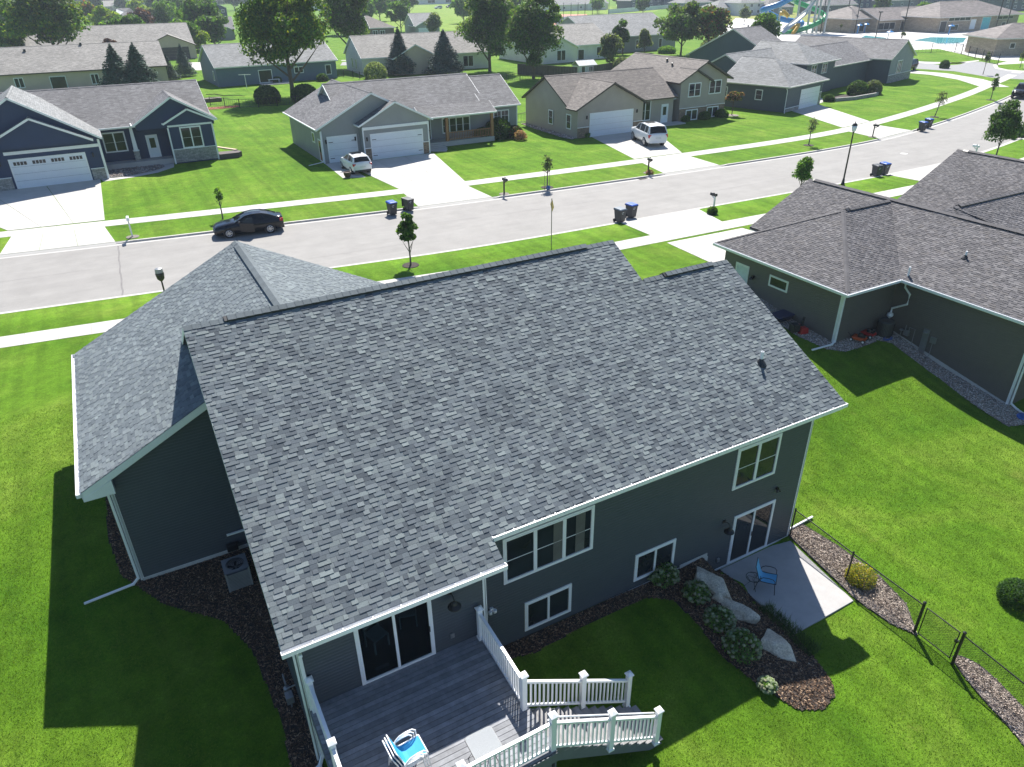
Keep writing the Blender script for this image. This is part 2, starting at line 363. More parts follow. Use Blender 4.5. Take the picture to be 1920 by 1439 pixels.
# sidewalks slab by slab
def sidewalk(fa, fb, x0, x1, z, step=1.55):
    r = thing('sidewalk', None, None, ((x0+x1)/2, fa((x0+x1)/2), z), world=True); r['kind'] = 'structure'
    n = int((x1-x0)/step)
    for i in range(n):
        a = x0+i*step+.012; c = a+step-.024; b = MB(); sh = random.uniform(.95, 1.04); dz = random.uniform(-.003, .003)
        b.hexa([(a, fa(a), z-.03), (c, fa(c), z-.03), (c, fb(c), z-.03), (a, fb(a), z-.03)], [(a, fa(a), z+.014+dz), (c, fa(c), z+.014+dz), (c, fb(c), z+.014+dz), (a, fb(a), z+.014+dz)], (sh, sh, sh))
        b.build('slab', SLABM, r)
SLABM = MAT('sidewalk_slab', (.46, .445, .41), .85, var=.06, vs=1.2, attr=True)
JOINTM = MAT('joint_soil', (.30, .28, .24), .9)
for fa, fb in ((lambda x: kn(x)-5.2, lambda x: kn(x)-3.65), (lambda x: kf(x)+4.65, lambda x: kf(x)+6.3)):
    strip('sidewalk_bed', lambda x: fa(x)-.01, lambda x: fb(x)+.01, ZL+.004, JOINTM, np.arange(-90, 300, 3.))
sidewalk(lambda x: kn(x)-5.2, lambda x: kn(x)-3.65, -34, 100, ZL)
sidewalk(lambda x: kf(x)+4.65, lambda x: kf(x)+6.3, -14, 150, ZL)
strip('sidewalk_far', lambda x: kf(x)+4.65, lambda x: kf(x)+6.3, ZL+.010, CONCW, np.arange(150, 300, 3.))
# driveways in cast panels: quad (near-left, near-right, far-right, far-left)
def driveway(q, nu, nv, z=ZL, mat=None, name='driveway'):
    cx = sum(p[0] for p in q)/4; cy = sum(p[1] for p in q)/4
    r = thing(name, None, None, (cx, cy, z), world=True); r['kind'] = 'structure'
    def P(u, v):
        a = [q[0][i]*(1-u)+q[1][i]*u for i in (0, 1)]; c = [q[3][i]*(1-u)+q[2][i]*u for i in (0, 1)]
        return (a[0]*(1-v)+c[0]*v, a[1]*(1-v)+c[1]*v)
    W_ = math.dist(q[0], q[1]); D_ = math.dist(q[0], q[3]); gu = .012/W_; gv = .012/D_
    for i in range(nu):
        for j in range(nv):
            a = [P(u, v) for u, v in ((i/nu+gu, j/nv+gv), ((i+1)/nu-gu, j/nv+gv), ((i+1)/nu-gu, (j+1)/nv-gv), (i/nu+gu, (j+1)/nv-gv))]
            sh = random.uniform(.95, 1.05); b = MB(); b.hexa([(x, y, z-.03) for x, y in a], [(x, y, z+.020) for x, y in a], (sh, sh, sh)); b.build('panel', SLABM, r)
    return r
def apron(x0, x1, fn, s, xa, xb):
    """concrete between sidewalk and gutter; x0..x1 at the kerb, xa..xb at the walk"""
    off = 3.65 if s > 0 else 4.65
    driveway([(x0, fn(x0)-.18*s), (x1, fn(x1)-.18*s), (xb, fn(xb)-off*s), (xa, fn(xa)-off*s)], 3, 1, ZL-.004, name='driveway_apron')
    b = MB(); n = 8
    for i in range(n):
        a = x0+(x1-x0)*i/n; c = x0+(x1-x0)*(i+1)/n
        b.poly([(a, fn(a)-.2*s, ZL+.014), (c, fn(c)-.2*s, ZL+.014), (c, fn(c)+.12*s, ZR+.012), (a, fn(a)+.12*s, ZR+.012)])
    o = b.build('driveway_ramp', CONCW); o['kind'] = 'structure'
apron(-8.1, -1.0, kf, -1, -7.6, -1.5); driveway([(-7.9, 64.3), (-1.4, 63.5), (-1.1, 78.8), (-14.5, 78.8)], 3, 5)
apron(20.9, 27.3, kf, -1, 21.4, 27.2); driveway([(21.6, 60.1), (27.7, 59.6), (30.2, 72.6), (20.6, 72.6)], 3, 5)
driveway([(18.6, 66.8), (20.55, 66.0), (20.6, 73.7), (18.9, 73.7)], 1, 3)
apron(44.6, 51.2, kf, -1, 45.6, 51.5); driveway([(46.0, 58.8), (51.9, 58.5), (57.8, 70.7), (49.0, 70.7)], 2, 5)
apron(74.7, 81.8, kf, -1, 75.4, 81.6); driveway([(76.8, 59.2), (83.0, 60.2), (89.0, 73.6), (82.0, 72.6)], 2, 5)
apron(32.0, 39.3, kn, 1, 32.0, 38.5); driveway([(31.4, 25.5), (39.6, 29.0), (38.6, 36.4), (31.9, 36.6)], 3, 4)
apron(61.0, 69.8, kn, 1, 61.4, 68.5); driveway([(60.5, 30.5), (69.5, 30.5), (68.6, 36.2), (61.3, 36.2)], 2, 2)
apron(86.6, 92.8, kn, 1, 87.5, 92); driveway([(87, 32), (93, 32), (92.2, 40.1), (87.6, 39)], 2, 3)
# our own garage drive in front (behind the roofs)
driveway([(-2.3, 31.5), (6.5, 31.5), (6.5, 38.9), (-2.2, 40.2)], 3, 3); 
# tar joint across the road, oil stains as patches
b = MB(); pr = None
for i in range(25):
    v = i/24; y = kn(-1.2)+.5+v*(kf(-.9)-kn(-1.2)-1.0); x = -1.25+v*.35+random.uniform(-.04, .04)
    if pr: b.poly([(pr[0]-.05, pr[1], ZR+.004), (pr[0]+.05, pr[1], ZR+.004), (x+.05, y, ZR+.004), (x-.05, y, ZR+.004)])
    pr = (x, y)
o = b.build('road_joint', MAT('tar', (.17, .16, .155), .8)); o['kind'] = 'structure'
def crack(x0, v0, x1, v1, w=.02, seed=0):
    r = random.Random(seed); b = MB(); pr = None; n = 22
    for i in range(n+1):
        f = i/n; x = x0+(x1-x0)*f+r.uniform(-.12, .12); yk = kn(x); y = yk+.5+(v0+(v1-v0)*f)*(kf(x)-yk-1.0)+r.uniform(-.06, .06); ww = w*r.uniform(.5, 1.4)
        if pr: b.poly([(pr[0], pr[1]-pr[2], ZR+.005), (x, y-ww, ZR+.005), (x, y+ww, ZR+.005), (pr[0], pr[1]+pr[2], ZR+.005)])
        pr = (x, y, ww)
    o = b.build('road_crack', TARM); o['kind'] = 'structure'
TARM = MAT('crack_sealer', (.20, .19, .18), .8)
crack(20, .62, 34, .58, .015, 1); crack(44, .35, 60, .40, .018, 2); crack(10, .2, 17, .25, .012, 3); crack(62, .1, 84, .28, .02, 4); crack(-12, .5, -2.5, .55, .012, 5)
# storm drain and manhole
b = MB(); x = 42.0; b.box(x-.45, kf(x)-.42, ZR, x+.45, kf(x)+.02, ZR+.02)
for k in range(7): b.box(x-.40+k*.12, kf(x)-.38, ZR+.02, x-.36+k*.12, kf(x)-.03, ZR+.035)
tag(b.build('storm_drain', MAT('iron', (.04, .035, .03), .7, .6)), 'dark iron storm drain grate set in the far gutter', 'drain')
b = MB(); b.lathe([(.34, 0), (.34, .012), (.30, .016), (.30, .01)], 70.6, 46.6, ZR, 20); tag(b.build('manhole_cover', MAT('manhole', (.66, .64, .6), .6)), 'pale round manhole cover in the middle of the road', 'manhole cover')
# ------------------------------------------------------------------ shingles and siding as real courses
def tabcols(pal, n): return pal[RNG.integers(0, len(pal), n)]*RNG.uniform(.90, 1.10, (n, 1))
def shingle_field(O, u, v, nrm, interval, t0, t1, pal, expo=.127, wmin=.11, wmax=.34):
    """O origin on the eave; u along it, v up the slope. interval(t)->(s0,s1). returns list of tabs (quad verts 8, colour)"""
    O, u, v, nrm = map(np.array, (O, u, v, nrm)); tabs = []
    k0 = int(math.floor(t0/expo+1e-6)); k1 = int(math.ceil(t1/expo-1e-6))
    for k in range(k0, k1):
        a = max(t0, k*expo); c = min(t1, (k+1)*expo)
        if c-a < .01: continue
        ia = interval(a+1e-4); ic = interval(c-1e-4)
        if ia is None and ic is None: continue
        ia = ia or ic; ic = ic or ia
        s = min(ia[0], ic[0]); end = max(ia[1], ic[1]); raised = random.random() < .5; col = None
        s -= random.uniform(0, .2)
        while s < end:
            w = random.uniform(wmin, wmax) if raised else random.uniform(wmin*.9, wmax*.9)
            e = s+w
            if end-e < .06: e = end
            s0a, s0c = max(s, ia[0]), max(s, ic[0]); s1a, s1c = min(e, ia[1]), min(e, ic[1])
            if s1a-s0a > .003 or s1c-s0c > .003:
                s1a = max(s1a, s0a); s1c = max(s1c, s0c)
                h = .018 if raised else .005
                base_ = .0015
                gap = .002
                A = O+u*(s0a+gap)+v*a; B = O+u*(s1a-gap)+v*a; C_ = O+u*(s1c-gap)+v*(c+.004); D = O+u*(s0c+gap)+v*(c+.004)
                tabs.append((A+nrm*h, B+nrm*h, C_+nrm*base_, D+nrm*base_, A-nrm*.004, B-nrm*.004))
            s = e; raised = not raised
    if not tabs: return None
    T = np.array(tabs); return T, tabcols(pal, len(T))
def tabs_mesh(name, T, cols, mat, parent):
    n = len(T); V = T.reshape(-1, 3); b = np.arange(n)[:, None]*6
    Q = np.concatenate([b+np.array([[0, 1, 2, 3]]), b+np.array([[4, 5, 1, 0]])]); 
    S = np.concatenate([b+np.array([[4, 0, 3, 3]]), b+np.array([[5, 2, 1, 1]])])
    # side triangles as degenerate-free triangles: separate mesh arrays are avoided by using 3-gons
    me = bpy.data.meshes.new(name); off = np.array(OFS.get(parent.name, (0, 0, 0)))
    F3 = np.concatenate([b+np.array([[4, 0, 3]]), b+np.array([[5, 2, 1]])])
    loops = np.concatenate([Q.ravel(), F3.ravel()]); tot = np.concatenate([np.full(len(Q), 4), np.full(len(F3), 3)]).astype(np.int32)
    st = np.concatenate([[0], np.cumsum(tot)[:-1]]).astype(np.int32)
    me.vertices.add(len(V)); me.vertices.foreach_set('co', (V-off).astype(np.float32).ravel())
    me.loops.add(len(loops)); me.loops.foreach_set('vertex_index', loops.astype(np.int32))
    me.polygons.add(len(tot)); me.polygons.foreach_set('loop_start', st); me.polygons.foreach_set('loop_total', tot)
    me.polygons.foreach_set('use_smooth', np.zeros(len(tot), dtype=bool)); me.update(calc_edges=True)
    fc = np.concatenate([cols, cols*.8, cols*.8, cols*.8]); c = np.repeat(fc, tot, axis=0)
    ca = me.color_attributes.new('Col', 'FLOAT_COLOR', 'CORNER'); ca.data.foreach_set('color', np.concatenate([c, np.ones((len(c), 1))], 1).astype(np.float32).ravel())
    me.materials.append(mat); o = bpy.data.objects.new(name, me); COL.objects.link(o); o.parent = parent; OFS[o.name] = tuple(off); return o
def put_shingles(fields, mat, roof, nparts=300):
    T = np.concatenate([f[0] for f in fields]); c = np.concatenate([f[1] for f in fields])
    if nparts:
        mid = T[:, :4].mean(1); d = mid-CAM; z = d@FW; x = 960+FPX*(d@RT)/z; y = 719.5-FPX*(d@UP)/z
        area = np.linalg.norm(T[:, 1]-T[:, 0], axis=1)/np.linalg.norm(d, axis=1)**2
        ok = (x > 0) & (x < 1920) & (y > 0) & (y < 1439); sc = np.where(ok, area, -1); idx = np.argsort(-sc)[:nparts]
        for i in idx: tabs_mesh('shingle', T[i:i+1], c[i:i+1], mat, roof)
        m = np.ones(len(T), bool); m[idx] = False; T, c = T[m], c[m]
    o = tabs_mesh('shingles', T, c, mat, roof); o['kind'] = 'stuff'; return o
def GRAN(name, g=.5):
    m, t, b = base(name, .85, 0, .15); a = t.nodes.new('ShaderNodeVertexColor'); a.layer_name = 'Col'; p = geo_pos(t)
    c = mixc(t, 1., a.outputs[0], ramp(t, noise(t, 55, 3, .8, p), [(.3, .72), (.7, 1.3)]), 'MULTIPLY')
    c = mixc(t, 1., c, ramp(t, noise(t, .5, 4, .6, p), [(.3, .92), (.7, 1.08)]), 'MULTIPLY')
    t.links.new(c, b.inputs['Base Color']); bump(t, b, noise(t, 160, 2, .7, p), .5, .004); return m
def clap_wall(name, origin, u, n, top, z0, z1, mat, parent, row=.102, lap=.018, bottom=None):
    """lap siding: origin (x,y) of s=0, u horizontal unit, n outward normal; top(z)->(s0,s1) span"""
    O = np.array([origin[0], origin[1], 0.]); u = np.array([u[0], u[1], 0.]); n = np.array([n[0], n[1], 0.]); V = []; F = []
    k = 0; z = z0
    while z < z1-1e-6:
        zt = min(z+row, z1); a = top(z+1e-4); c = top(zt-1e-4)
        if a is None and c is None: z = zt; continue
        a = a or c; c = c or a
        up_ = np.array([0, 0, 1.])
        f = .62; m0 = a[0]*(1-f)+c[0]*f; m1 = a[1]*(1-f)+c[1]*f; zm = z*(1-f)+zt*f
        P = [O+u*a[0]+up_*z+n*lap, O+u*a[1]+up_*z+n*lap, O+u*m1+up_*zm+n*(lap-.001), O+u*m0+up_*zm+n*(lap-.001), O+u*c[1]+up_*zt, O+u*c[0]+up_*zt, O+u*a[0]+up_*z, O+u*a[1]+up_*z]
        b0 = len(V); V += P; F += [(b0, b0+1, b0+2, b0+3), (b0+3, b0+2, b0+4, b0+5), (b0+6, b0+7, b0+1, b0)]
        z = zt
    m = MB(); m.add(V, F); return m.build(name, mat, parent)
PAL_A = np.array([(.120,.134,.152),(.094,.106,.124),(.160,.176,.190),(.066,.075,.092),(.205,.225,.232),(.135,.148,.165),(.105,.116,.136),(.178,.192,.205)])
PAL_N = np.array([(.105,.100,.104),(.078,.074,.078),(.130,.122,.125),(.058,.056,.060),(.155,.147,.147),(.112,.103,.100),(.092,.088,.092)])
_l = lambda P, k, m: (P.mean(0)+(P-P.mean(0))*m)*k
PAL_A = _l(PAL_A, 1.03, .74)*np.array([.98, 1.03, .99]); PAL_N = _l(PAL_N, 1.38, .62)*np.array([.99, 1.0, .99])
SHA = GRAN('slate_grey_shingle'); SHN = GRAN('brown_grey_shingle')
DECKA = MAT('roof_deck', (.05, .055, .062), .9)
SIDA = MAT('charcoal_blue_siding', (.050, .064, .078), .5, var=.05, vs=3, bs=18, bstr=.1)
SIDN = MAT('bronze_grey_siding', (.120, .108, .094), .5, var=.05, vs=3)
NB = (-1, 0, 0)
def frame_rect(b, C, u, w, h, t, d0, d1, n):
    """rectangular ring centred at C in plane (u, z), from depth d0 to d1 along n"""
    C = Vector(C); u = Vector(u); n = Vector(n); z = Vector((0, 0, 1))
    def slab(a0, a1, z0, z1):
        q = [C+u*a0+z*z0, C+u*a1+z*z0, C+u*a1+z*z1, C+u*a0+z*z1]
        b.hexa([p+n*d0 for p in q], [p+n*d1 for p in q])
    slab(-w/2, w/2, h/2-t, h/2); slab(-w/2, w/2, -h/2, -h/2+t); slab(-w/2, -w/2+t, -h/2+t, h/2-t); slab(w/2-t, w/2, -h/2+t, h/2-t)
def window(par, C, face, w, h, cols=2, hung=False, grid=(1, 1), trim=.09, mat=None, glass=None, slider=False, label=None, name='window', proud=.035):
    """C = centre of opening on the wall face"""
    u, n = {'S': ((1,0,0), (0,-1,0)), 'W': ((0,1,0), (-1,0,0)), 'N': ((1,0,0), (0,1,0)), 'E': ((0,1,0), (1,0,0))}[face]
    mat = mat or WHITEV; glass = glass or GLASS; b = MB(); Cv = Vector(C); uv_ = Vector(u); nv = Vector(n); z = Vector((0, 0, 1))
    frame_rect(b, C, u, w+2*trim*.6, h+2*trim*.6, trim*.6, 0, proud, n); frame_rect(b, C, u, w, h, .045, 0, proud+.012, n)
    cw = w/cols
    for i in range(1, cols):
        m_ = .055 if not slider else .035
        q = Cv+uv_*(-w/2+cw*i); b.hexa([q+uv_*a+z*zz for a, zz in ((-m_,-h/2+.045),(m_,-h/2+.045),(m_,h/2-.045),(-m_,h/2-.045))], [q+uv_*a+z*zz+nv*(proud+.006) for a, zz in ((-m_,-h/2+.045),(m_,-h/2+.045),(m_,h/2-.045),(-m_,h/2-.045))])
    for i in range(cols):
        c0 = -w/2+cw*i
        if hung:
            b.bar(Cv+uv_*(c0+.05)+nv*.012-z*.02, Cv+uv_*(c0+cw-.05)+nv*.012-z*.02, .012, .02)
        for gx in range(1, grid[0]):
            q = Cv+uv_*(c0+cw*gx/grid[0])+nv*.016; b.bar(q-z*(h/2-.04), q+z*(h/2-.04), .028, .02, up=n)
        for gz in range(1, grid[1]):
            q = Cv+nv*.016+z*(-h/2+h*gz/grid[1]); b.bar(q+uv_*(c0+.04), q+uv_*(c0+cw-.04), .02, .028)
    f = b.build(name, mat, par)
    if label: f['label'] = label
    for i in range(cols):
        c0 = -w/2+cw*i; g_ = MB(); q = [Cv+uv_*(c0+a)+z*zz for a, zz in ((.03,-h/2+.03),(cw-.03,-h/2+.03),(cw-.03,h/2-.03),(.03,h/2-.03))]
        g_.hexa([p+nv*.002 for p in q], [p+nv*.009 for p in q]); g_.build('pane', glass, f)
    return f
def gutter(par, p, q, out, mat=None, hang=.62, size=.12):
    p, q, out = Vector(p), Vector(q), Vector(out); b = MB(); d = (q-p).normalized(); mat = mat or WHITEV; z = Vector((0, 0, 1))
    b.bar(p-z*size, q-z*size, size, .012); b.bar(p+out*(size/2)-z*size*.5, q+out*(size/2)-z*size*.5, .014, size); b.bar(p-out*(size/2)-z*size*.5, q-out*(size/2)-z*size*.5, .012, size)
    b.bar(p+out*(size/2-.012), q+out*(size/2-.012), .035, .012)
    for e in (p, q): b.bar(e-d*.006-z*size*.5, e+d*.006-z*size*.5, size, size)
    g_ = b.build('gutter', mat, par)
    if hang:
        L = (q-p).length; n = int(L/hang)
        for i in range(1, n):
            c = p+d*(i*L/n); h = MB(); h.bar(c-out*size*.45-z*.004, c+out*size*.45-z*.004, .022, .01); h.build('hanger', mat, g_)
    return g_
def downspout(par, pts, mat=None, w=.075, name='downspout'):
    b = MB(); pts = [Vector(p) for p in pts]
    for a, c in zip(pts[:-1], pts[1:]): b.bar(a, c, w, w*.75, up=(0, 1, 0) if abs((c-a).normalized().z) > .5 else (0, 0, 1))
    for a in pts[1:-1]: b.box(a.x-w*.5, a.y-w*.5, a.z-w*.5, a.x+w*.5, a.y+w*.5, a.z+w*.5)
    return b.build(name, mat or WHITEV, par, bevel=.01)
# ------------------------------------------------------------------ THE HOUSE
M_ = .51; EY, EZ = 12.6, 5.85
def RP(y): return EZ+M_*(y-EY)
cs = 1/math.sqrt(1+M_*M_); VV = (0, cs, M_*cs); NN = (0, -M_*cs, cs)
HS = thing('house', 'charcoal blue house with slate grey shingle roof, rear deck and patio door', 'house', (9.0, 17.5, .9), world=True)
RY, RZ = 20.48, RP(20.48)
LY = 18.68
X0, XB, XS, X1 = .65, 6.15, 15.3, 19.25
rf = MB()
def slopeq(x0, x1, ya, yb, dz=-.02, th=.16):
    rf.hexa([(x0, ya, RP(ya)+dz-th), (x1, ya, RP(ya)+dz-th), (x1, yb, RP(yb)+dz-th), (x0, yb, RP(yb)+dz-th)], [(x0, ya, RP(ya)+dz), (x1, ya, RP(ya)+dz), (x1, yb, RP(yb)+dz), (x0, yb, RP(yb)+dz)])
slopeq(X0+.02, XB-.02, 11.99, 12.68); slopeq(X0+.02, XS-.02, 12.68, RY); slopeq(XS-.02, X1-.02, 12.68, LY)
fy = RY+(RY-12.66)
rf.hexa([(X0+.02, RY, RZ-.18), (XS-.02, RY, RZ-.18), (XS-.02, fy, EZ-.15), (X0+.02, fy, EZ-.15)], [(X0+.02, RY, RZ-.02), (XS-.02, RY, RZ-.02), (XS-.02, fy, EZ+.01), (X0+.02, fy, EZ+.01)])
f2 = LY+(LY-12.66)
rf.hexa([(XS-.02, LY, RP(LY)-.18), (X1-.02, LY, RP(LY)-.18), (X1-.02, f2, EZ-.15), (XS-.02, f2, EZ-.15)], [(XS-.02, LY, RP(LY)-.02), (X1-.02, LY, RP(LY)-.02), (X1-.02, f2, EZ+.01), (XS-.02, f2, EZ+.01)])
# garage wing roof
GX0, GX1, GRX, GY0, GY1, GZ0, GM = -3.02, 10.4, 3.69, 20.2, 30.35, 5.68, .506
GRZ = GZ0+GM*(GRX-GX0)
for xa in (GX0, GX1):
    q0 = [(xa, GY0+.02, GZ0-.18), (xa, GY1-.02, GZ0-.18), (GRX, GY1-.02, GRZ-.18), (GRX, GY0+.02, GRZ-.18)]
    if xa == GX1: q0 = q0[::-1]
    rf.hexa(q0, [(x, y, z+.16) for x, y, z in q0])
roofo = rf.build('roof', DECKA, HS)
OA = (0, 11.96, RP(11.96)); T_ = lambda y: (y-11.96)/cs
f_main = shingle_field(OA, (1, 0, 0), VV, NN, lambda t: (X0, XB) if t < .7615 else ((X0, X1) if t < 59*.127-.0005 else (X0, XS)), 0, T_(RY), PAL_A)
gc = 1/math.sqrt(1+GM*GM)
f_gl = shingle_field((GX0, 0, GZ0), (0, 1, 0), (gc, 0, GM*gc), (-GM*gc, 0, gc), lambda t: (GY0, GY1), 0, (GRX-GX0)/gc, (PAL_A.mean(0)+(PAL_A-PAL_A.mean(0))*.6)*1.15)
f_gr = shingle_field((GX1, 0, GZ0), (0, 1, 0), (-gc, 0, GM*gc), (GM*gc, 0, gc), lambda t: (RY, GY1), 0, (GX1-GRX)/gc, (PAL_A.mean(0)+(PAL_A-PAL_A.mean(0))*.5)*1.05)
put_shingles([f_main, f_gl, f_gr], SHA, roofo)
# ridge caps and vents
def ridge_caps(par, p, q, mat, w=.34, step=.24, slope=.5, vent=(None, None), cols=PAL_A, lift=.0):
    """overlapping cap pieces from p to q; between vent fractions they sit on a raised vent"""
    p, q = Vector(p), Vector(q); d = (q-p).normalized(); L = (q-p).length; a = d.cross(Vector((0, 0, 1))).normalized(); z = Vector((0, 0, 1)); n = int(L/step)
    va, vb = vent; hw = w/2
    for i in range(n):
        s0 = i*step; s1 = s0+step+.03; vent_on = va is not None and va <= (s0/L) <= vb; h = (.075 if vent_on else .012)+lift
        c0 = p+d*s0+z*(h+.014); c1 = p+d*min(s1, L)+z*h; dr = z*(-slope*hw)
        col = tuple(cols.mean(0)*random.uniform(.85, 1.05)); b = MB()
        b.poly([c0+a*hw+dr, c1+a*hw+dr, c1, c0], col); b.poly([c0, c1, c1-a*hw+dr, c0-a*hw+dr], col)
        b.poly([c0+a*hw+dr-z*.014, c0+a*hw+dr, c0, c0-z*.014], col); b.poly([c0-z*.014, c0, c0-a*hw+dr, c0-a*hw+dr-z*.014], col)
        b.build('ridge_cap', mat, par)
    if va is not None:
        b = MB(); s0 = p+d*va*L; s1 = p+d*vb*L; dr = z*(-slope*hw)
        for sg in (1, -1):
            o0 = a*(hw-.02)*sg+dr
            A = [s0+o0+z*.068, s1+o0+z*.068, s1+z*.068, s0+z*.068]; B = [v-z*.06 for v in A]
            if sg < 0: A, B = A[::-1], B[::-1]
            b.hexa(B, A)
        b.build('ridge_vent', BLACKP, par)
ridge_caps(roofo, (X0, RY, RZ), (XS, RY, RZ), SHA, slope=.5, vent=(.075, .915))
ridge_caps(roofo, (XS+.05, LY, RP(LY)), (X1, LY, RP(LY)), SHA, slope=.5, vent=(.22, .80))
ridge_caps(roofo, (GRX, GY1, GRZ), (GRX, 21.2, GRZ), SHA, slope=.5, vent=(.06, .93))
# vent pipe through the roof
b = MB(); vx, vy = 17.34, 14.70; vz = RP(vy); b.lathe([(.055, 0), (.055, .42), (.045, .42), (.045, .1)], vx, vy, vz, 14); vp = b.build('vent_pipe', WHITEV, roofo, smooth=False)
b = MB(); b.lathe([(.20, -.09), (.20, -.06), (.09, .10), (.06, .16)], vx, vy, vz, 14); b.build('boot', BLACKP, vp)
# soffits, fascia, rakes
b = MB()
b.box(XB-.3, 12.68, 5.60, X1, 13.2, 5.63); b.box(X0, 11.97, 5.25, 5.8, 12.42, 5.28)
b.box(X0, 11.99, 5.26, XB-.03, 12.01, RP(12.0)-.03); b.box(XB, 12.66, 5.61, X1, 12.68, RP(12.66)-.03)
sf = b.build('soffit', WHITE, HS)
def rake(x, ya, yb, f, w=.02, h=.19, dz=-.01, nm='rake_board', sg=1):
    b = MB(); b.hexa([(x, ya, f(ya)-h), (x+w, ya, f(ya)-h), (x+w, yb, f(yb)-h), (x, yb, f(yb)-h)], [(x, ya, f(ya)+dz), (x+w, ya, f(ya)+dz), (x+w, yb, f(yb)+dz), (x, yb, f(yb)+dz)]); return b.build(nm, WHITE, HS)
rake(X0, 11.97, RY, RP); rake(XB-.02, 11.97, 12.66, RP); rake(X1-.02, 12.66, LY, RP); rake(XS-.02, LY+.02, RY, RP)
fr = lambda y: RP(2*RY-y); rake(X0, RY, fy, fr); fr2 = lambda y: RP(2*LY-y); rake(X1-.02, LY, f2, fr2)
for sg, xa in ((1, GX0), (-1, GX1)):
    b = MB(); q = [(xa, GY0, GZ0-.24), (GRX, GY0, GRZ-.24), (GRX, GY0+.02, GRZ-.24), (xa, GY0+.02, GZ0-.24)]
    if sg < 0: q = q[::-1]
    b.hexa(q, [(x, y, z+.22) for x, y, z in q]); b.build('rake_board', WHITE, HS)
    b = MB(); q = [(xa, GY0+.02, GZ0-.27), (GRX, GY0+.02, GRZ-.27), (GRX, 20.5, GRZ-.27), (xa, 20.5, GZ0-.27)]
    if sg < 0: q = q[::-1]
    b.hexa(q, [(x, y, z+.06) for x, y, z in q]); b.build('soffit', WHITE, HS)
b = MB(); b.add([(GX0, GY0-.01, GZ0-.32), (-2.2, GY0-.01, GZ0-.32), (-2.2, GY0-.01, GZ0+.16), (GX0, GY0-.01, GZ0-.22), (GX0, 20.5, GZ0-.32), (-2.2, 20.5, GZ0-.32), (-2.2, 20.5, GZ0+.16), (GX0, 20.5, GZ0-.22)], [(0,1,2,3), (7,6,5,4), (0,4,5,1), (3,2,6,7), (0,3,7,4), (1,5,6,2)])
b.box(GX0, 20.5, GZ0-.34, -2.3, GY1, GZ0-.30); b.build('soffit', WHITE, HS)
b = MB(); b.box(GX0-.01, GY0, GZ0-.22, GX0+.01, GY1, GZ0-.03); b.build('fascia', WHITE, HS)
gutter(HS, (GX0-.07, GY0, GZ0-.03), (GX0-.07, GY1, GZ0-.03), (-1, 0, 0), hang=.62)
gutter(HS, (X0-.02, 11.90, RP(11.96)-.01), (XB+.02, 11.90, RP(11.96)-.01), (0, -1, 0)); gutter(HS, (XB, 12.60, RP(12.66)-.01), (X1+.02, 12.60, RP(12.66)-.01), (0, -1, 0))
# walls
clap_wall('wall', (5.80, 13.2), (1, 0), (0, -1), lambda z: (0, 12.8) if z > .92 else ((8.75, 12.8) if z > .05 else None), .06, 5.61, SIDA, HS)
clap_wall('wall', (.95, 12.42), (1, 0), (0, -1), lambda z: (0, 4.85), .95, 2.92, SIDA, HS)
clap_wall('wall', (.95, 12.42), (1, 0), (0, -1), lambda z: (0, 1.44), 2.92, 4.95, SIDA, HS)
clap_wall('wall', (.95, 12.42), (1, 0), (0, -1), lambda z: (3.26, 4.85), 2.92, 4.95, SIDA, HS)
clap_wall('wall', (.95, 12.42), (1, 0), (0, -1), lambda z: (0, 4.85), 4.95, 5.26, SIDA, HS)
IN_W = MAT('room_wall', (.42, .40, .36), .8); IN_F = MAT('room_floor', (.10, .07, .05), .35, var=.3, vs=4)
b = MB(); b.box(1.0, 12.5, 2.88, 5.7, 17.5, 2.93); b.build('room_floor', IN_F, HS); b = MB(); b.box(1.0, 17.5, 2.9, 5.7, 17.52, 5.3); b.box(1.0, 12.5, 2.9, 1.02, 17.5, 5.3); b.box(5.68, 12.5, 2.9, 5.7, 17.5, 5.3); b.box(1.0, 12.5, 5.27, 5.7, 17.5, 5.3); b.build('room_wall', IN_W, HS)
clap_wall('wall', (5.80, 12.42), (0, 1), (1, 0), lambda z: (0, .78), .95, 5.26, SIDA, HS)
clap_wall('wall', (.95, 20.5), (0, -1), (-1, 0), lambda z: (0, 8.08) if z < 5.4 else (0, 8.08-(z-5.4)/M_), .9, 9.4, SIDA, HS)
clap_wall('wall', (-2.3, 20.5), (1, 0), (0, -1), lambda z: (max(0, (z-(GZ0+GM*.7))/GM+.0), 3.25) if z > 5.5 else (0, 3.25), 1.86, 7.6, SIDA, HS)
clap_wall('wall', (-2.3, 30.0), (0, -1), (-1, 0), lambda z: (0, 9.5), 2.35, 5.36, SIDA, HS)
clap_wall('wall', (18.6, 13.2), (0, 1), (1, 0), lambda z: (0, 11.0) if z < 5.9 else ((z-5.9)/M_, 11.0-(z-5.9)/M_), .06, 8.6, SIDA, HS)
b = MB(); b.box(-2.3, 29.98, 2.35, 18.6, 30.0, 5.3); b.box(15.0, 18.7, 5, 15.02, 22, 8.6); b.box(-2.28, 20.52, 2.3, 18.58, 24, 5.3)
b.add([(-2.3, 30, 5.3), (9.7, 30, 5.3), (3.7, 30, 8.7)], [(0, 2, 1)]); b.build('wall', SIDA, HS)
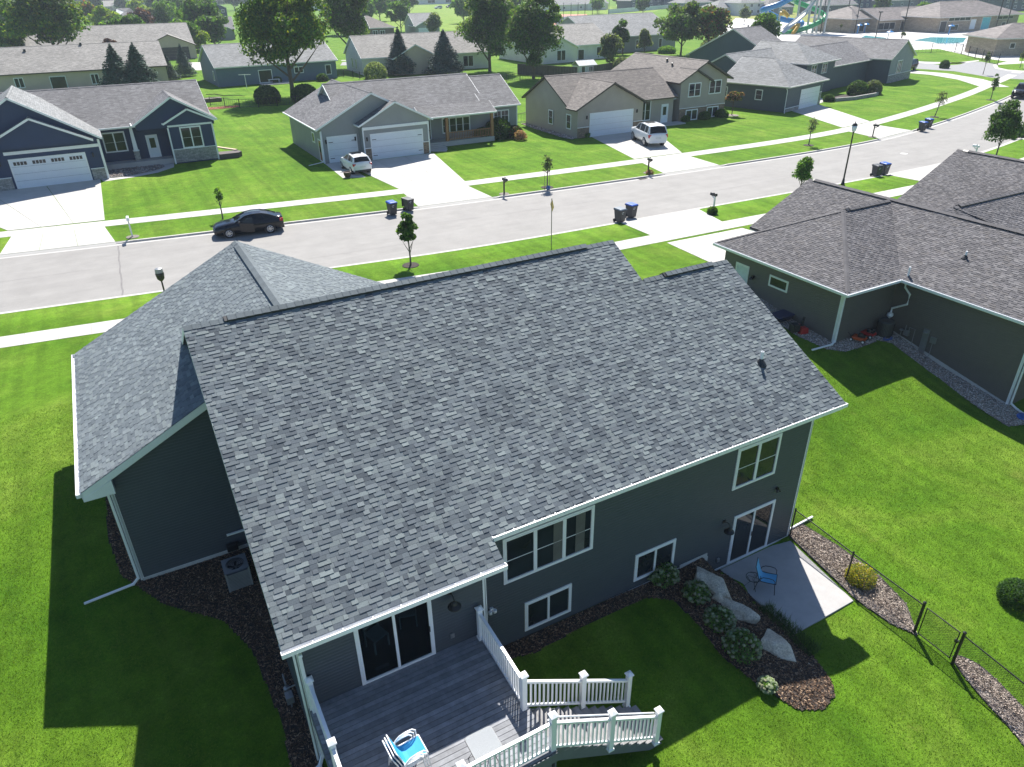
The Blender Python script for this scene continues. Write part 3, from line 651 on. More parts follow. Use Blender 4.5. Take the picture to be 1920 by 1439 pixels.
b = MB(); b.box(5.83, 13.14, .2, 14.55, 13.24, .925); b.box(13.30, 13.135, .35, 14.5, 13.16, 1.10); b.box(14.55, 13.14, -.1, 18.63, 13.24, .055); b.box(.98, 12.40, .2, 5.82, 12.48, .955); b.box(.93, 12.5, .2, .97, 20.5, .91); b.box(-2.32, 20.46, 1.2, .97, 20.56, 1.87); b.box(-2.34, 20.5, 1.2, -2.28, 30, 2.37); b.box(18.58, 13.2, -.3, 18.63, 24.2, .05)
b.build('foundation', FOUND, HS)
for x, y, z0, z1 in ((18.60, 13.2, 0.0, 5.6), (.95, 12.42, .9, 5.26), (5.80, 12.42, 1.0, 5.26), (-2.3, 20.5, 1.80, 5.7)):
    b = MB(); b.box(x-.075, y-.022, z0, x+.025, y+.0, z1); b.box(x-.022, y-.022, z0, x+.0, y+.075, z1)
    if x == 18.60: b.box(18.6-.001, 13.175, 0, 18.625, 13.28, 5.6)
    if x == 5.80: b.box(5.80, 12.40, 1, 5.825, 12.49, 5.26)
    b.build('corner_trim', WHITE, HS)
# white starter strip under the siding
b = MB(); b.box(5.85, 13.17, .925, 14.5, 13.195, .96); b.box(14.6, 13.17, .045, 18.55, 13.195, .07); b.box(-2.28, 20.47, 1.84, .95, 20.495, 1.875); b.build('base_flashing', WHITE, HS)
# openings
window(HS, (8.22, 13.187, 4.26), 'S', 2.86, 1.52, 3, hung=True, trim=.1)
window(HS, (16.17, 13.187, 4.27), 'S', 1.80, 1.52, 2, hung=True, trim=.1)
window(HS, (8.20, 13.187, 1.81), 'S', 1.50, 1.03, 2, slider=True, trim=.1)
window(HS, (12.2, 13.187, 1.83), 'S', 1.50, 1.00, 2, slider=True, trim=.1)
d1 = window(HS, (16.52, 13.187, 1.12), 'S', 1.80, 2.06, 2, slider=True, trim=.1, name='sliding_door')
CLEAR, t_, b_ = base('clear_door_glass', .03, 0, .5); b_.inputs['Base Color'].default_value = (.01, .014, .018, 1); tr_ = t_.nodes.new('ShaderNodeBsdfTransparent'); tr_.inputs[0].default_value = (.62, .72, .74, 1); mx_ = t_.nodes.new('ShaderNodeMixShader'); mx_.inputs[0].default_value = .72; t_.links.new(b_.outputs[0], mx_.inputs[1]); t_.links.new(tr_.outputs[0], mx_.inputs[2]); t_.links.new(mx_.outputs[0], t_.nodes['Material Output'].inputs[0])
d2 = window(HS, (3.30, 12.407, 3.95), 'S', 1.86, 2.03, 2, slider=True, trim=.1, name='sliding_door', glass=CLEAR)
def dining_chair(label, x, y, rz):
    t = thing('dining_chair', label, 'chair', (x, y, 2.93), rz); b = MB(); b.box(-.22, -.22, .43, .22, .22, .47); b.build('seat', WHITE, t)
    for sx in (-1, 1):
        b = MB(); b.box(sx*.22-.02, -.22, 0, sx*.22+.02, -.18, .43); b.build('leg', WHITE, t); b = MB(); b.box(sx*.22-.02, .18, 0, sx*.22+.02, .22, .98); b.build('leg', WHITE, t)
    for k in range(4): b = MB(); b.box(-.2, .185, .60+k*.1, .2, .205, .65+k*.1); b.build('slat', WHITE, t)
dining_chair('white slat-back chair seen through the left pane of the deck door', 3.05, 13.35, .35); dining_chair('white slat-back chair seen through the right pane of the deck door', 4.05, 13.7, -.3)
b = MB(); b.box(2.75, 12.60, 2.931, 3.10, 12.70, 2.937); b.build('floor_vent', GREYM, HS)
for d, x, y, z in ((d1, 16.52, 13.13, 1.1), (d2, 4.17, 12.35, 3.9)): b = MB(); b.box(x-.02, y-.02, z-.09, x+.02, y, z+.09); b.build('handle', BLACKM, d)
# curtains showing in the triple window, blind in the basement ones
b = MB(); CURT = MAT('curtain', (.16, .16, .14), .9, var=.2)
for x0 in (8.35, 9.1):
    for k in range(9): b.box(x0+k*.035, 13.168, 3.56, x0+k*.035+.022, 13.178, 4.98)
b.build('curtain', CURT, HS)
# barn lights, outlets, flood light
def barn_light(par, x, y, z):
    b = MB(); b.box(x-.06, y-.03, z+.14, x+.06, y, z+.26); b.tube([(x, y-.03, z+.2), (x, y-.2, z+.26), (x, y-.28, z+.2), (x, y-.28, z+.12)], .014, 8)
    b.lathe([(.03, .14), (.06, .10), (.075, .04), (.17, -.03), (.175, -.05), (.16, -.045), (.05, .03)], x, y-.28, z, 20); return b.build('wall_light', BLACKM, par)
barn_light(HS, 4.80, 12.40, 4.60); barn_light(HS, 15.10, 13.18, 2.0)
b = MB()
for dx in (-.07, .07): b.lathe([(.03, 0), (.055, .02), (.06, .1), (.05, .11)], 6.31+dx, 13.09, 2.62, 12)
b.box(6.26, 13.12, 2.68, 6.36, 13.18, 2.78); b.build('flood_light', WHITEV, HS)
b = MB(); b.box(17.37, 13.08, 2.66, 17.44, 13.18, 2.76); b.tube([(17.37, 13.1, 2.7), (17.33, 13.05, 2.62)], .035, 8); b.tube([(17.44, 13.1, 2.7), (17.48, 13.05, 2.62)], .035, 8); b.build('flood_light', BLACKM, HS)
for x, y, z in ((4.78, 12.40, 3.30), (15.08, 13.18, .50)): b = MB(); b.box(x-.06, y-.05, z-.08, x+.06, y, z+.08); b.box(x-.03, y-.065, z-.05, x+.03, y-.05, z+.05); b.build('outlet_box', GREYM, HS, bevel=.006)
# downspouts
downspout(HS, [(GX0-.07, 20.42, GZ0-.14), (GX0+.1, 20.42, GZ0-.26), (-2.42, 20.42, GZ0-.38), (-2.42, 20.42, 1.98), (-2.6, 20.4, 1.82), (-4.0, 20.35, 1.74)])
downspout(HS, [(1.0, 11.9, 5.2), (1.02, 12.34, 5.08), (1.02, 12.34, 1.12), (.9, 12.2, .98), (-.35, 11.7, .86)], w=.085)
downspout(HS, [(18.75, 12.6, 5.7), (18.7, 13.1, 5.45), (18.70, 13.32, 5.3), (18.70, 13.32, .28), (18.85, 13.35, .14), (20.15, 13.42, .14)])
# lights and box by the garage wall
b = MB(); b.box(.35, 20.36, 2.50, .95, 20.42, 2.56); b.build('conduit', WHITE, HS)
b = MB(); b.box(.25, 20.28, 1.9, .6, 20.46, 2.15); b.build('hose_box', BLACKP, HS, bevel=.02)
# gas meter
GMt = thing('gas_meter', 'small grey gas meter on the left wall beside the deck', 'gas meter', (.72, 14.3, .95)); b = MB()
b.box(-.12, -.16, .25, .08, .1, .5); b.lathe([(.05, 0), (.09, .03), (.09, .09), (.05, .12)], -.02, .25, .38, 12); b.build('body', GREYM, GMt, bevel=.015)
b = MB(); b.tube([(-.02, -.1, 0), (-.02, -.1, .26)], .022); b.tube([(-.02, .0, .5), (-.02, .05, .66), (.2, .05, .66)], .022); b.tube([(-.02, .25, .4), (-.02, .25, .62), (-.02, .6, .62), (-.02, .6, 0)], .02); b.build('pipe', GREYM, GMt)
# air conditioner
AC = thing('air_conditioner', 'square pale grey outdoor air conditioner beside the dark garage wall', 'air conditioner', (.34, 19.2, 1.30)); b = MB()
ACM = MAT('ac_shell', (.26, .265, .27), .5, .1, var=.08)
b.box(-.42, -.42, .05, .42, .42, .06); b.box(-.45, -.45, 0, .45, .45, .05)
for sx in (-1, 1):
    for k in range(14): z = .12+k*.045; b.box(sx*.40-.02, -.36, z, sx*.40+.02, .36, z+.03); b.box(-.36, sx*.40-.02, z, .36, sx*.40+.02, z+.03)
    for sy in (-1, 1): b.box(sx*.42-.06*sx, sy*.42-.06*sy, .05, sx*.42, sy*.42, .80)
b.box(-.38, -.38, .06, .38, .38, .70); AC.scale = (.88, .88, 1.22); b.build('body', ACM, AC)
b = MB(); n = 28
for k in range(n):
    a0, a1 = 2*math.pi*k/n, 2*math.pi*(k+1)/n
    def sq(a): c_, s_ = math.cos(a), math.sin(a); m_ = max(abs(c_), abs(s_)); return (.42*c_/m_, .42*s_/m_)
    p0, p1 = sq(a0), sq(a1); b.poly([(*p0, .80), (*p1, .80), (.31*math.cos(a1), .31*math.sin(a1), .81), (.31*math.cos(a0), .31*math.sin(a0), .81)])
b.build('top', ACM, AC)
b = MB()
for r in (.08, .14, .20, .26, .31): b.tube([(r*math.cos(a), r*math.sin(a), .80) for a in np.linspace(0, 2*math.pi, 25)], .006, 5, caps=False)
for k in range(5): a = k*1.2566; b.poly([(.04*math.cos(a), .04*math.sin(a), .71), (.29*math.cos(a), .29*math.sin(a), .72), (.29*math.cos(a+.7), .29*math.sin(a+.7), .68), (.04*math.cos(a+1), .04*math.sin(a+1), .69)])
b.build('fan', BLACKM, AC)
# ------------------------------------------------------------------ deck with railings and stair
DK = thing('deck', 'grey composite deck with white railings and an angled-in stair behind the house', 'deck', (3.3, 10.5, .8), world=True)
BOARD = MAT('deck_board_grey', (.215, .225, .245), .7, var=.22, vs=5, attr=True, bs=40, bstr=.15)
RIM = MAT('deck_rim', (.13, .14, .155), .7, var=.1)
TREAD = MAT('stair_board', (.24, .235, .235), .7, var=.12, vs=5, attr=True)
DZ = 2.90
n = 28; y0, y1 = 8.52, 12.40; bw = (y1-y0)/n
for i in range(n):
    sh = random.uniform(.72, 1.18); b = MB(); a = y0+i*bw; b.box(.98, a+.006, DZ-.028, 5.60, a+bw-.006, DZ, (sh, sh, sh)); b.build('board', BOARD, DK)
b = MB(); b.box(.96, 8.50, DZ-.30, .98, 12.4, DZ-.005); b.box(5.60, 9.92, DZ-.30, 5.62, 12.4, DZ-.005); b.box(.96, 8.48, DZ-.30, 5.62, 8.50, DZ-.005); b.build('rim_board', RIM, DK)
b = MB()
for x in np.arange(1.2, 5.6, .4): b.box(x-.02, 8.52, DZ-.28, x+.02, 12.38, DZ-.03)
b.build('joists', MAT('treated_wood', (.12, .10, .075), .85), DK)['kind'] = 'stuff'
for x, y in ((1.15, 8.7), (3.3, 8.7), (5.45, 8.7), (1.15, 11.0)): b = MB(); b.box(x-.07, y-.07, H(x, y)-.1, x+.07, y+.07, DZ-.3); b.build('support_post', RIM, DK)
def rpost(x, y, zb, zt, par=DK):
    b = MB(); w = .065; b.box(x-w, y-w, zb, x+w, y+w, zt); b.box(x-w-.02, y-w-.02, zb, x+w+.02, y+w+.02, zb+.06)
    p = b.build('rail_post', WHITEV, par, bevel=.006)
    b = MB(); c = w+.028; b.box(x-c, y-c, zt, x+c, y+c, zt+.03); b.hexa([(x-c,y-c,zt+.03),(x+c,y-c,zt+.03),(x+c,y+c,zt+.03),(x-c,y+c,zt+.03)], [(x-.012,y-.012,zt+.085),(x+.012,y-.012,zt+.085),(x+.012,y+.012,zt+.085),(x-.012,y+.012,zt+.085)]); b.build('post_cap', WHITEV, p)
    return p
def rail(p, q, h0=.09, h1=.93, sp=.115, par=DK):
    """p, q on the walking line (base z)"""
    p, q = Vector(p), Vector(q); z = Vector((0, 0, 1)); b = MB(); b.bar(p+z*h1, q+z*h1, .085, .04); b.bar(p+z*(h1-.045), q+z*(h1-.045), .04, .05); b.build('top_rail', WHITEV, par, bevel=.008)
    b = MB(); b.bar(p+z*h0, q+z*h0, .045, .06); b.build('bottom_rail', WHITEV, par)
    L = math.hypot(q.x-p.x, q.y-p.y); n = max(2, int(L/sp)); d = (q-p)
    for i in range(1, n):
        c = p+d*(i/n); b = MB(); w = .019; b.box(c.x-w, c.y-w, c.z+h0+.02, c.x+w, c.y+w, c.z+h1-.05); b.build('baluster', WHITEV, par)
R1, R2 = 9.85, 8.62
rpost(5.53, 12.26, DZ, 3.96); rpost(5.48, R1, DZ-.12, 4.06); rail((5.53, 12.2, DZ), (5.49, R1+.07, DZ))
rpost(5.53, R2, DZ-.25, 4.06); rpost(1.10, R2, DZ, 4.0); rail((5.46, R2, DZ), (1.17, R2, DZ)); rpost(3.3, R2, DZ, 3.98)
rpost(1.10, 12.28, DZ, 3.96); rpost(1.10, 10.45, DZ, 3.98); rail((1.10, 12.2, DZ), (1.10, 10.52, DZ)); rail((1.10, 10.38, DZ), (1.10, 8.7, DZ))
SS = -.61
sz = lambda x: 2.86+SS*(x-5.55)
for yy in (R1, R2):
    rail((5.56, yy, sz(5.56)), (7.12, yy, sz(7.12)), h0=.12, h1=.96); rail((7.26, yy, sz(7.26)), (8.60, yy, sz(8.60)), h0=.12, h1=.96)
    rpost(7.19, yy, sz(7.19)-.18, sz(7.19)+1.18); rpost(8.67, yy, sz(8.67)-.10, sz(8.67)+1.18)
b = MB(); b.tube([(5.45, R2+.10, 3.83), (5.6, R2+.10, 3.86), (8.60, R2+.10, sz(8.6)+.98)], .02, 8); b.build('handrail', WHITEV, DK)
nt = 12; run = 3.35/nt; rise = (DZ-.58)/(nt+1)
for i in range(nt):
    x = 5.60+i*run; z = DZ-rise*(i+1)
    for k in (0, 1): sh = random.uniform(.88, 1.1); b = MB(); b.box(x+k*run/2+.003, R2+.03, z-.03, x+(k+1)*run/2+(.025 if k else 0), R1-.03, z, (sh, sh, sh)); b.build('tread', TREAD, DK)
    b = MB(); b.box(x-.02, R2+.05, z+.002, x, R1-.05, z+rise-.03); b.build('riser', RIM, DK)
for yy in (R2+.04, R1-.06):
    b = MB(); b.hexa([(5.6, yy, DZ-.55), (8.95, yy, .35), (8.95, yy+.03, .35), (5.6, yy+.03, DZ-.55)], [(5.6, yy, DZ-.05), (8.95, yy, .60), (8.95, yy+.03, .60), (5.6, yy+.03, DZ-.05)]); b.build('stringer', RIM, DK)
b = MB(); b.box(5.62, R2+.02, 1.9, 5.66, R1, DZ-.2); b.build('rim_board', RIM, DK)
# ------------------------------------------------------------------ stacked sling chairs
CHW = MAT('white_chair_tube', (.82, .83, .84), .3, var=.02)
SLB = MAT('turquoise_sling', (.03, .33, .62), .7, var=.08, bs=200)
def sling_chair(name, label, loc, rz, tubeM, slingM, group=None, r=.014, thick=1.):
    t = thing(name, label, 'chair', loc, rz, group)
    for s in (-1, 1):
        x = s*.25
        b = MB(); b.tube([(x, -.28, .43), (x, .02, .40), (x, .20, .40), (x, .27, .46), (x, .36, .75), (x, .43, .96)], r, 8); b.build('side_rail', tubeM, t, smooth=True)
        b = MB(); X = s*.30; pts = [(X, -.30, 0), (X, -.25, .40), (X, -.24, .56), (X, -.17, .64), (X, -.02, .655), (X, .14, .63), (X, .24, .55), (X, .30, .34), (X, .36, 0)]
        b.tube(pts, r, 8); b.build('leg', tubeM, t, smooth=True)
        b = MB(); b.tube([(X, -.25, .42), (x, -.25, .42)], r*.8, 6); b.tube([(X, .27, .46), (x, .27, .46)], r*.8, 6); b.build('bracket', tubeM, t)
    b = MB(); pr = [(-.28, .435), (-.1, .405), (.1, .385), (.19, .395), (.26, .47), (.31, .62), (.37, .80), (.42, .95)]
    for (a, c), (d, e) in zip(pr[:-1], pr[1:]): b.poly([(-.25, a, c), (.25, a, c), (.25, d, e), (-.25, d, e)])
    b.build('sling', slingM, t, smooth=True)
    b = MB(); b.tube([(-.25, -.28, .43), (.25, -.28, .43)], r*.9, 8); b.tube([(-.25, .43, .96), (.25, .43, .96)], r*.9, 8); b.build('crossbar', tubeM, t)
    return t
lbls = ['white framed patio chair with turquoise sling, topmost of the stack on the deck', 'white framed patio chair in the middle of the stack of three on the deck', 'white framed patio chair at the bottom of the stack, legs on the deck boards']
ch = None
cloc = at(764, 1414, 3.38); CRZ = math.radians(93)
for k in (2, 1, 0):
    j = 2-k
    if ch is None: ch = sling_chair('patio_chair', lbls[2], (cloc[0], cloc[1], DZ+.002), CRZ, CHW, SLB, 'white chairs stacked on the deck', r=.018)
    else: dup(ch, (cloc[0]+.05*j, cloc[1]+.0*j, DZ+.002+j*.06), CRZ, lbls[k])
# glass deck table
TG = MAT('pebbled_glass', (.40, .42, .43), .35, var=.30, vs=45, bs=140, bstr=.9)
tt = thing('side_table', 'square pebbled glass table with black legs by the deck railing', 'table', (4.04, 9.07, DZ)); b = MB()
pts = []
for cx, cy, a0 in ((.24, .24, 0), (-.24, .24, 90), (-.24, -.24, 180), (.24, -.24, 270)):
    for a in range(0, 91, 15): pts.append((cx+.09*math.cos(math.radians(a0+a)), cy+.09*math.sin(math.radians(a0+a))))
b.prism(pts, .69, .70); b.build('table_top', TG, tt)
b = MB(); b.tube([(x, y, .685) for x, y in pts+pts[:1]], .012, 6); b.build('rim', BLACKM, tt)
for sx in (-1, 1):
    for sy in (-1, 1): b = MB(); b.tube([(sx*.26, sy*.26, .68), (sx*.18, sy*.18, .35), (sx*.28, sy*.28, 0)], .012, 6); b.build('leg', BLACKM, tt)
# ------------------------------------------------------------------ patio
PATM = MAT('patio_concrete', (.39, .38, .37), .8, var=.08, vs=2.2, bs=90, bstr=.06)
b = MB(); b.prism([(15.26, 9.80), (18.02, 9.84), (18.50, 13.10), (15.22, 13.10)], -.06, .045); o = b.build('patio', PATM, bevel=.01); o['kind'] = 'structure'
sling_chair('patio_chair', 'blue sling armchair with black tube frame on the concrete patio', (15.98, 11.72, .047), math.radians(38), BLACKM, MAT('blue_sling', (.10, .38, .60), .7, var=.05, bs=200), r=.013)
rt = thing('side_table', 'small round black wire side table beside the blue patio chair', 'table', (15.22+.33, 11.95, .047)); b = MB()
b.tube([(.24*math.cos(a), .24*math.sin(a), .45) for a in np.linspace(0, 2*math.pi, 29)], .011, 6, caps=False); b.build('rim', BLACKM, rt, smooth=True)
b = MB()
for k in range(4):
    a = k*math.pi/2+.4; b.tube([(.24*math.cos(a+s*.9), .24*math.sin(a+s*.9), .45) if s > .95 else (.24*s*math.cos(a+.5*s*s), .24*s*math.sin(a+.5*s*s), .45) for s in (0.02, .3, .6, .8, 1.)], .006, 5)
b.build('wire_top', BLACKM, rt)
for k in range(3): a = k*2.094+.3; b = MB(); b.tube([(.2*math.cos(a), .2*math.sin(a), .45), (.08*math.cos(a), .08*math.sin(a), .25), (.24*math.cos(a), .24*math.sin(a), 0)], .009, 6); b.build('leg', BLACKM, rt)
# ------------------------------------------------------------------ mulch, stones
def inside(P, poly):
    x, y = P[:, 0], P[:, 1]; r = np.zeros(len(P), bool); n = len(poly); j = n-1
    for i in range(n):
        xi, yi = poly[i]; xj, yj = poly[j]; c = ((yi > y) != (yj > y)) & (x < (xj-xi)*(y-yi)/((yj-yi) or 1e-9)+xi); r ^= c; j = i
    return r
def catmull(pts, m=5):
    out = []; n = len(pts)
    for i in range(n):
        p0, p1, p2, p3 = [np.array(pts[(i+k-1) % n]) for k in range(4)]
        for j in range(m):
            t = j/m; out.append(tuple(.5*((2*p1)+(-p0+p2)*t+(2*p0-5*p1+4*p2-p3)*t*t+(-p0+3*p1-3*p2+p3)*t**3)))
    return out
def bed(name, pts, mat, chipmat, pal, dens, size, lift=.012, smooth=True, rock=False, label=None):
    poly = catmull(pts) if smooth else pts; A = np.array(poly); x0, y0 = A.min(0); x1, y1 = A.max(0); st = .07
    gx, gy = np.meshgrid(np.arange(x0-st, x1+st, st), np.arange(y0-st, y1+st, st), indexing='ij'); P = np.stack([gx.ravel(), gy.ravel()], 1); ins = inside(P+st/2, poly).reshape(gx.shape)
    Z = hgt(gx, gy)+lift+.02; V = np.stack([gx, gy, Z], 2).reshape(-1, 3); nc = gx.shape[1]; ii, jj = np.where(ins[:-1, :-1]); i = ii*nc+jj
    F = np.stack([i, i+nc, i+nc+1, i+1], 1); used, inv = np.unique(F, return_inverse=True); 
    o = npmesh(name, V[used], inv.reshape(F.shape), mat, smooth=True); o['kind'] = 'structure'
    n = int((x1-x0)*(y1-y0)*dens); Q = RNG.uniform((x0, y0), (x1, y1), (n, 2)); Q = Q[inside(Q, poly)]; n = len(Q); zq = hgt(Q[:, 0], Q[:, 1])+lift+.03
    cols = pal[RNG.integers(0, len(pal), n)]*RNG.uniform(.7, 1.3, (n, 1)); C_ = np.stack([Q[:, 0], Q[:, 1], zq], 1)
    if rock:
        d = np.array([(1,0,0),(0,1,0),(-1,0,0),(0,-1,0),(0,0,.7),(0,0,-.5)]); r = RNG.uniform(.6, 1.3, (n, 1, 1))*size; an = RNG.uniform(0, 6.3, n)
        R = np.stack([np.stack([np.cos(an), -np.sin(an), 0*an], 1), np.stack([np.sin(an), np.cos(an), 0*an], 1), np.stack([0*an, 0*an, 0*an+1], 1)], 1)
        V = C_[:, None]+np.einsum('nij,kj->nki', R, d*np.array([1.3, .9, 1]))*r*RNG.uniform(.8, 1.2, (n, 6, 1)); fi = np.array([(0,1,4),(1,2,4),(2,3,4),(3,0,4)]); F = (np.arange(n)[:, None, None]*6+fi[None]).reshape(-1, 3); c = np.repeat(cols, 4, axis=0)
    else:
        d = RNG.normal(size=(n, 3)); d[:, 2] *= .45; d /= np.linalg.norm(d, axis=1, keepdims=True); e = np.cross(d, RNG.normal(size=(n, 3))); e /= np.linalg.norm(e, axis=1, keepdims=True)
        l = RNG.uniform(.5, 1.5, (n, 1))*size; w = l*RNG.uniform(.2, .5, (n, 1)); V = np.stack([C_-d*l-e*w, C_+d*l-e*w, C_+d*l+e*w, C_-d*l+e*w], 1); F = np.arange(n*4).reshape(-1, 4); c = cols
    k = npmesh(name+('_stones' if rock else '_chips'), V.reshape(-1, 3), F, chipmat, col=c); k['kind'] = 'stuff'
    tag(k, label or ('loose stones' if rock else 'loose wood chips'), 'gravel' if rock else 'mulch'); return poly
CHIP = MAT('chip', (1, 1, 1), .9, var=.1, attr=True)
PM = np.array([(.075,.045,.032),(.11,.072,.052),(.16,.11,.08),(.05,.033,.026),(.24,.18,.14)])*1.5*np.array([1.08, 1.0, .82])
PL = 1.9*np.array([(.22,.18,.15),(.30,.25,.21),(.14,.11,.09),(.38,.33,.28),(.20,.17,.14)])*.95
PG = 1.3*np.array([(.32,.29,.26),(.24,.20,.17),(.40,.36,.32),(.18,.16,.15),(.30,.22,.17),(.45,.42,.38)])
MUL2 = MAT('pale_mulch_bed', (.24, .20, .17), .95, var=.3, vs=7, bs=50, bstr=.9)
GRV = MAT('river_gravel_bed', (.20, .175, .155), .95, var=.3, vs=12, bs=60, bstr=.9)
beds = []
beds.append(bed('mulch_bed', [(-2.3,20.45),(-2.3,30),(-3.3,29.8),(-3.1,25.5),(-3.15,22.9),(-2.9,21.0),(-1.9,19.3),(-.4,17.9),(.15,16.5),(.35,13.8),(.2,12.2),(.1,10),(1.0,9.9),(.95,12.4),(.95,16),(.95,20.45)], MULCHM, CHIP, PM, 900, .028, smooth=False, label='dark wood chips around the air conditioner and garage wall'))
beds.append(bed('mulch_bed', [(5.85,13.15),(5.85,12.2),(6.6,12.7),(7.4,12.55),(9.4,12.7),(11.6,12.65),(12.3,12.2),(12.35,11.0),(12.2,9.9),(12.45,8.8),(13.0,7.7),(13.7,7.42),(14.4,7.6),(14.75,8.0),(15.1,9.0),(15.22,9.8),(15.22,13.15)], MULCHM, CHIP, PM, 900, .028, smooth=False, label='dark wood chips around the hydrangeas and boulders'))
beds.append(bed('mulch_bed', [(18.62,13.2),(19.5,13.45),(19.75,11.9),(19.75,10.2),(19.4,8.9),(18.55,7.9),(18.25,8.6),(18.15,9.8)], MUL2, CHIP, PL, 1100, .03, smooth=False, label='pale shredded mulch strip under the fence beside the patio'))
beds.append(bed('mulch_bed', [(18.75,6.85),(19.15,6.3),(18.9,5.0),(18.4,3.6),(17.6,2.2),(17.2,3.0),(17.8,4.4),(18.25,5.9)], MUL2, CHIP, PL, 1100, .03, label='pale shredded mulch strip beyond the fence gate'))
beds.append(bed('gravel_bed', [(30.95,27),(30.1,27),(29.85,23.2),(30.2,21.6),(30.9,21.0),(32.2,20.9),(33.4,20.95),(34.0,20.5),(34.0,19.4),(33.9,17.5),(33.5,15.5),(33.2,13.6),(35.05,13.0),(35.05,21.8),(30.95,21.8)], GRV, CHIP, PG, 420, .035, smooth=False, rock=True, label='river stones along the wall of the brown-roofed neighbour'))
# black edging around beds
for i, pl in enumerate(beds):
    if i in (2, 3):
        b = MB(); b.tube([(x, y, H(x, y)+.03) for x, y in pl+pl[:1]], .018, 6, caps=False); o = b.build('bed_edging', BLACKP); o['kind'] = 'structure'
# ------------------------------------------------------------------ boulders
def ROCKM():
    m, t, b = base('boulder_stone', .85, 0, .3); p = geo_pos(t)
    c = ramp(t, noise(t, 2.2, 6, .7, p), [(.25, (.33, .25, .17)), (.42, (.60, .53, .42)), (.62, (.76, .70, .58)), (.8, (.60, .44, .27))])
    c = mixc(t, 1., c, ramp(t, noise(t, 22, 5, .8, p), [(.35, .55), (.6, 1.15)]), 'MULTIPLY')
    t.links.new(c, b.inputs['Base Color']); bump(t, b, noise(t, 7, 8, .8, p), .8, .08); return m
ROCK = ROCKM()
def ico(sub):
    import bmesh
    bm = bmesh.new(); bmesh.ops.create_icosphere(bm, subdivisions=sub, radius=1); V = np.array([v.co[:] for v in bm.verts]); F = np.array([[v.index for v in f.verts] for f in bm.faces]); bm.free(); return V, F
ICO = {k: ico(k) for k in (1, 2, 4)}
def boulder(label, c, s, rz, seed, parent=None):
    r = np.random.default_rng(seed); V, F = ICO[4]; V = V.copy(); k = np.ones(len(V))
    for j in range(26):   # chip planes
        n = r.normal(size=3); n /= np.linalg.norm(n); d = r.uniform(.48, .80); t = V@n; ex = np.maximum(t-d, 0); V = V-n*ex[:, None]
    for f_, a in ((5, .03), (11, .022), (23, .016)):
        ph = r.uniform(0, 6, 3); V = V*(1+a*(np.sin(V[:, [0]]*f_+ph[0])*np.cos(V[:, [1]]*f_+ph[1])+np.sin(V[:, [2]]*f_+ph[2]))*.6)
    V = V*np.array(s); cr, sr = math.cos(rz), math.sin(rz); V = np.stack([V[:, 0]*cr-V[:, 1]*sr, V[:, 0]*sr+V[:, 1]*cr, V[:, 2]], 1)
    o = npmesh('boulder', V, F, ROCK); o.location = c; tag(o, label, 'boulder'); return o
def P2(px, py, z): x, y, _ = at(px, py, z); return x, y
def boulder_between(label, p, q, w, h, z, seed):
    L = math.dist(p, q); a = math.atan2(q[1]-p[1], q[0]-p[0]); boulder(label, ((p[0]+q[0])/2, (p[1]+q[1])/2, z), (L/2*1.55, w*.80, h*.85), a, seed)
A2 = lambda px, py, z: at(px, py, z)[:2]
boulder_between('large long tan boulder running down from the house wall beside the patio', A2(1290, 1066, .95), A2(1378, 1122, .75), .85, 1.0, .48, 3)
boulder_between('flat pale grey boulder slab in the middle of the slope', A2(1352, 1128, .75), A2(1426, 1160, .55), .62, .62, .40, 8)
boulder_between('tall rough grey boulder at the foot of the slope by the lawn', A2(1432, 1182, .55), A2(1488, 1238, .30), .95, .95, .16, 12)
boulder_between('small reddish boulder wedged above the flat slab', A2(1338, 1112, .8), A2(1352, 1124, .8), .30, .3, .68, 21)
boulder_between('small low stone at the tip of the mulch bed', A2(1505, 1240, .1), A2(1530, 1262, .05), .34, .3, .02, 24)
# ------------------------------------------------------------------ hydrangeas
def leafcloud(C, N, size, pal, n, spread=.9, asp=.55):
    """quads: C (n,3) centres, N (n,3) preferred normals"""
    nrm = N+RNG.normal(size=(n, 3))*spread; nrm /= np.linalg.norm(nrm, axis=1, keepdims=True)
    a = np.cross(nrm, RNG.normal(size=(n, 3))); a /= np.linalg.norm(a, axis=1, keepdims=True); b = np.cross(nrm, a)
    s = (RNG.uniform(.6, 1.25, (n, 1))*size); V = np.stack([C-a*s, C-b*s*asp+nrm*s*.12, C+a*s, C+b*s*asp+nrm*s*.12], 1).reshape(-1, 3)
    F = np.arange(n*4).reshape(-1, 4); c = pal[RNG.integers(0, len(pal), n)]*RNG.uniform(.75, 1.2, (n, 1)); return V, F, c
LEAF = MAT('leaf', (1.9, 1.9, 1.7), .6, var=.12, vs=3, attr=True, trans=.5, spec=.3)
CONF = MAT('needle', (1, 1, 1), .7, var=.12, vs=3, attr=True, spec=.2)
PH = 1.5*np.array([(.05,.10,.03),(.07,.13,.035),(.035,.075,.025),(.09,.15,.05)]); PHF = np.array([(.17,.22,.11),(.23,.27,.15),(.13,.17,.08),(.22,.22,.13)])
def shell(n, rad, flat=.75, lo=-.2):
    d = RNG.normal(size=(n*2, 3)); d /= np.linalg.norm(d, axis=1, keepdims=True); d = d[d[:, 2] > lo][:n]; return d, d*np.array([rad, rad, rad*flat])
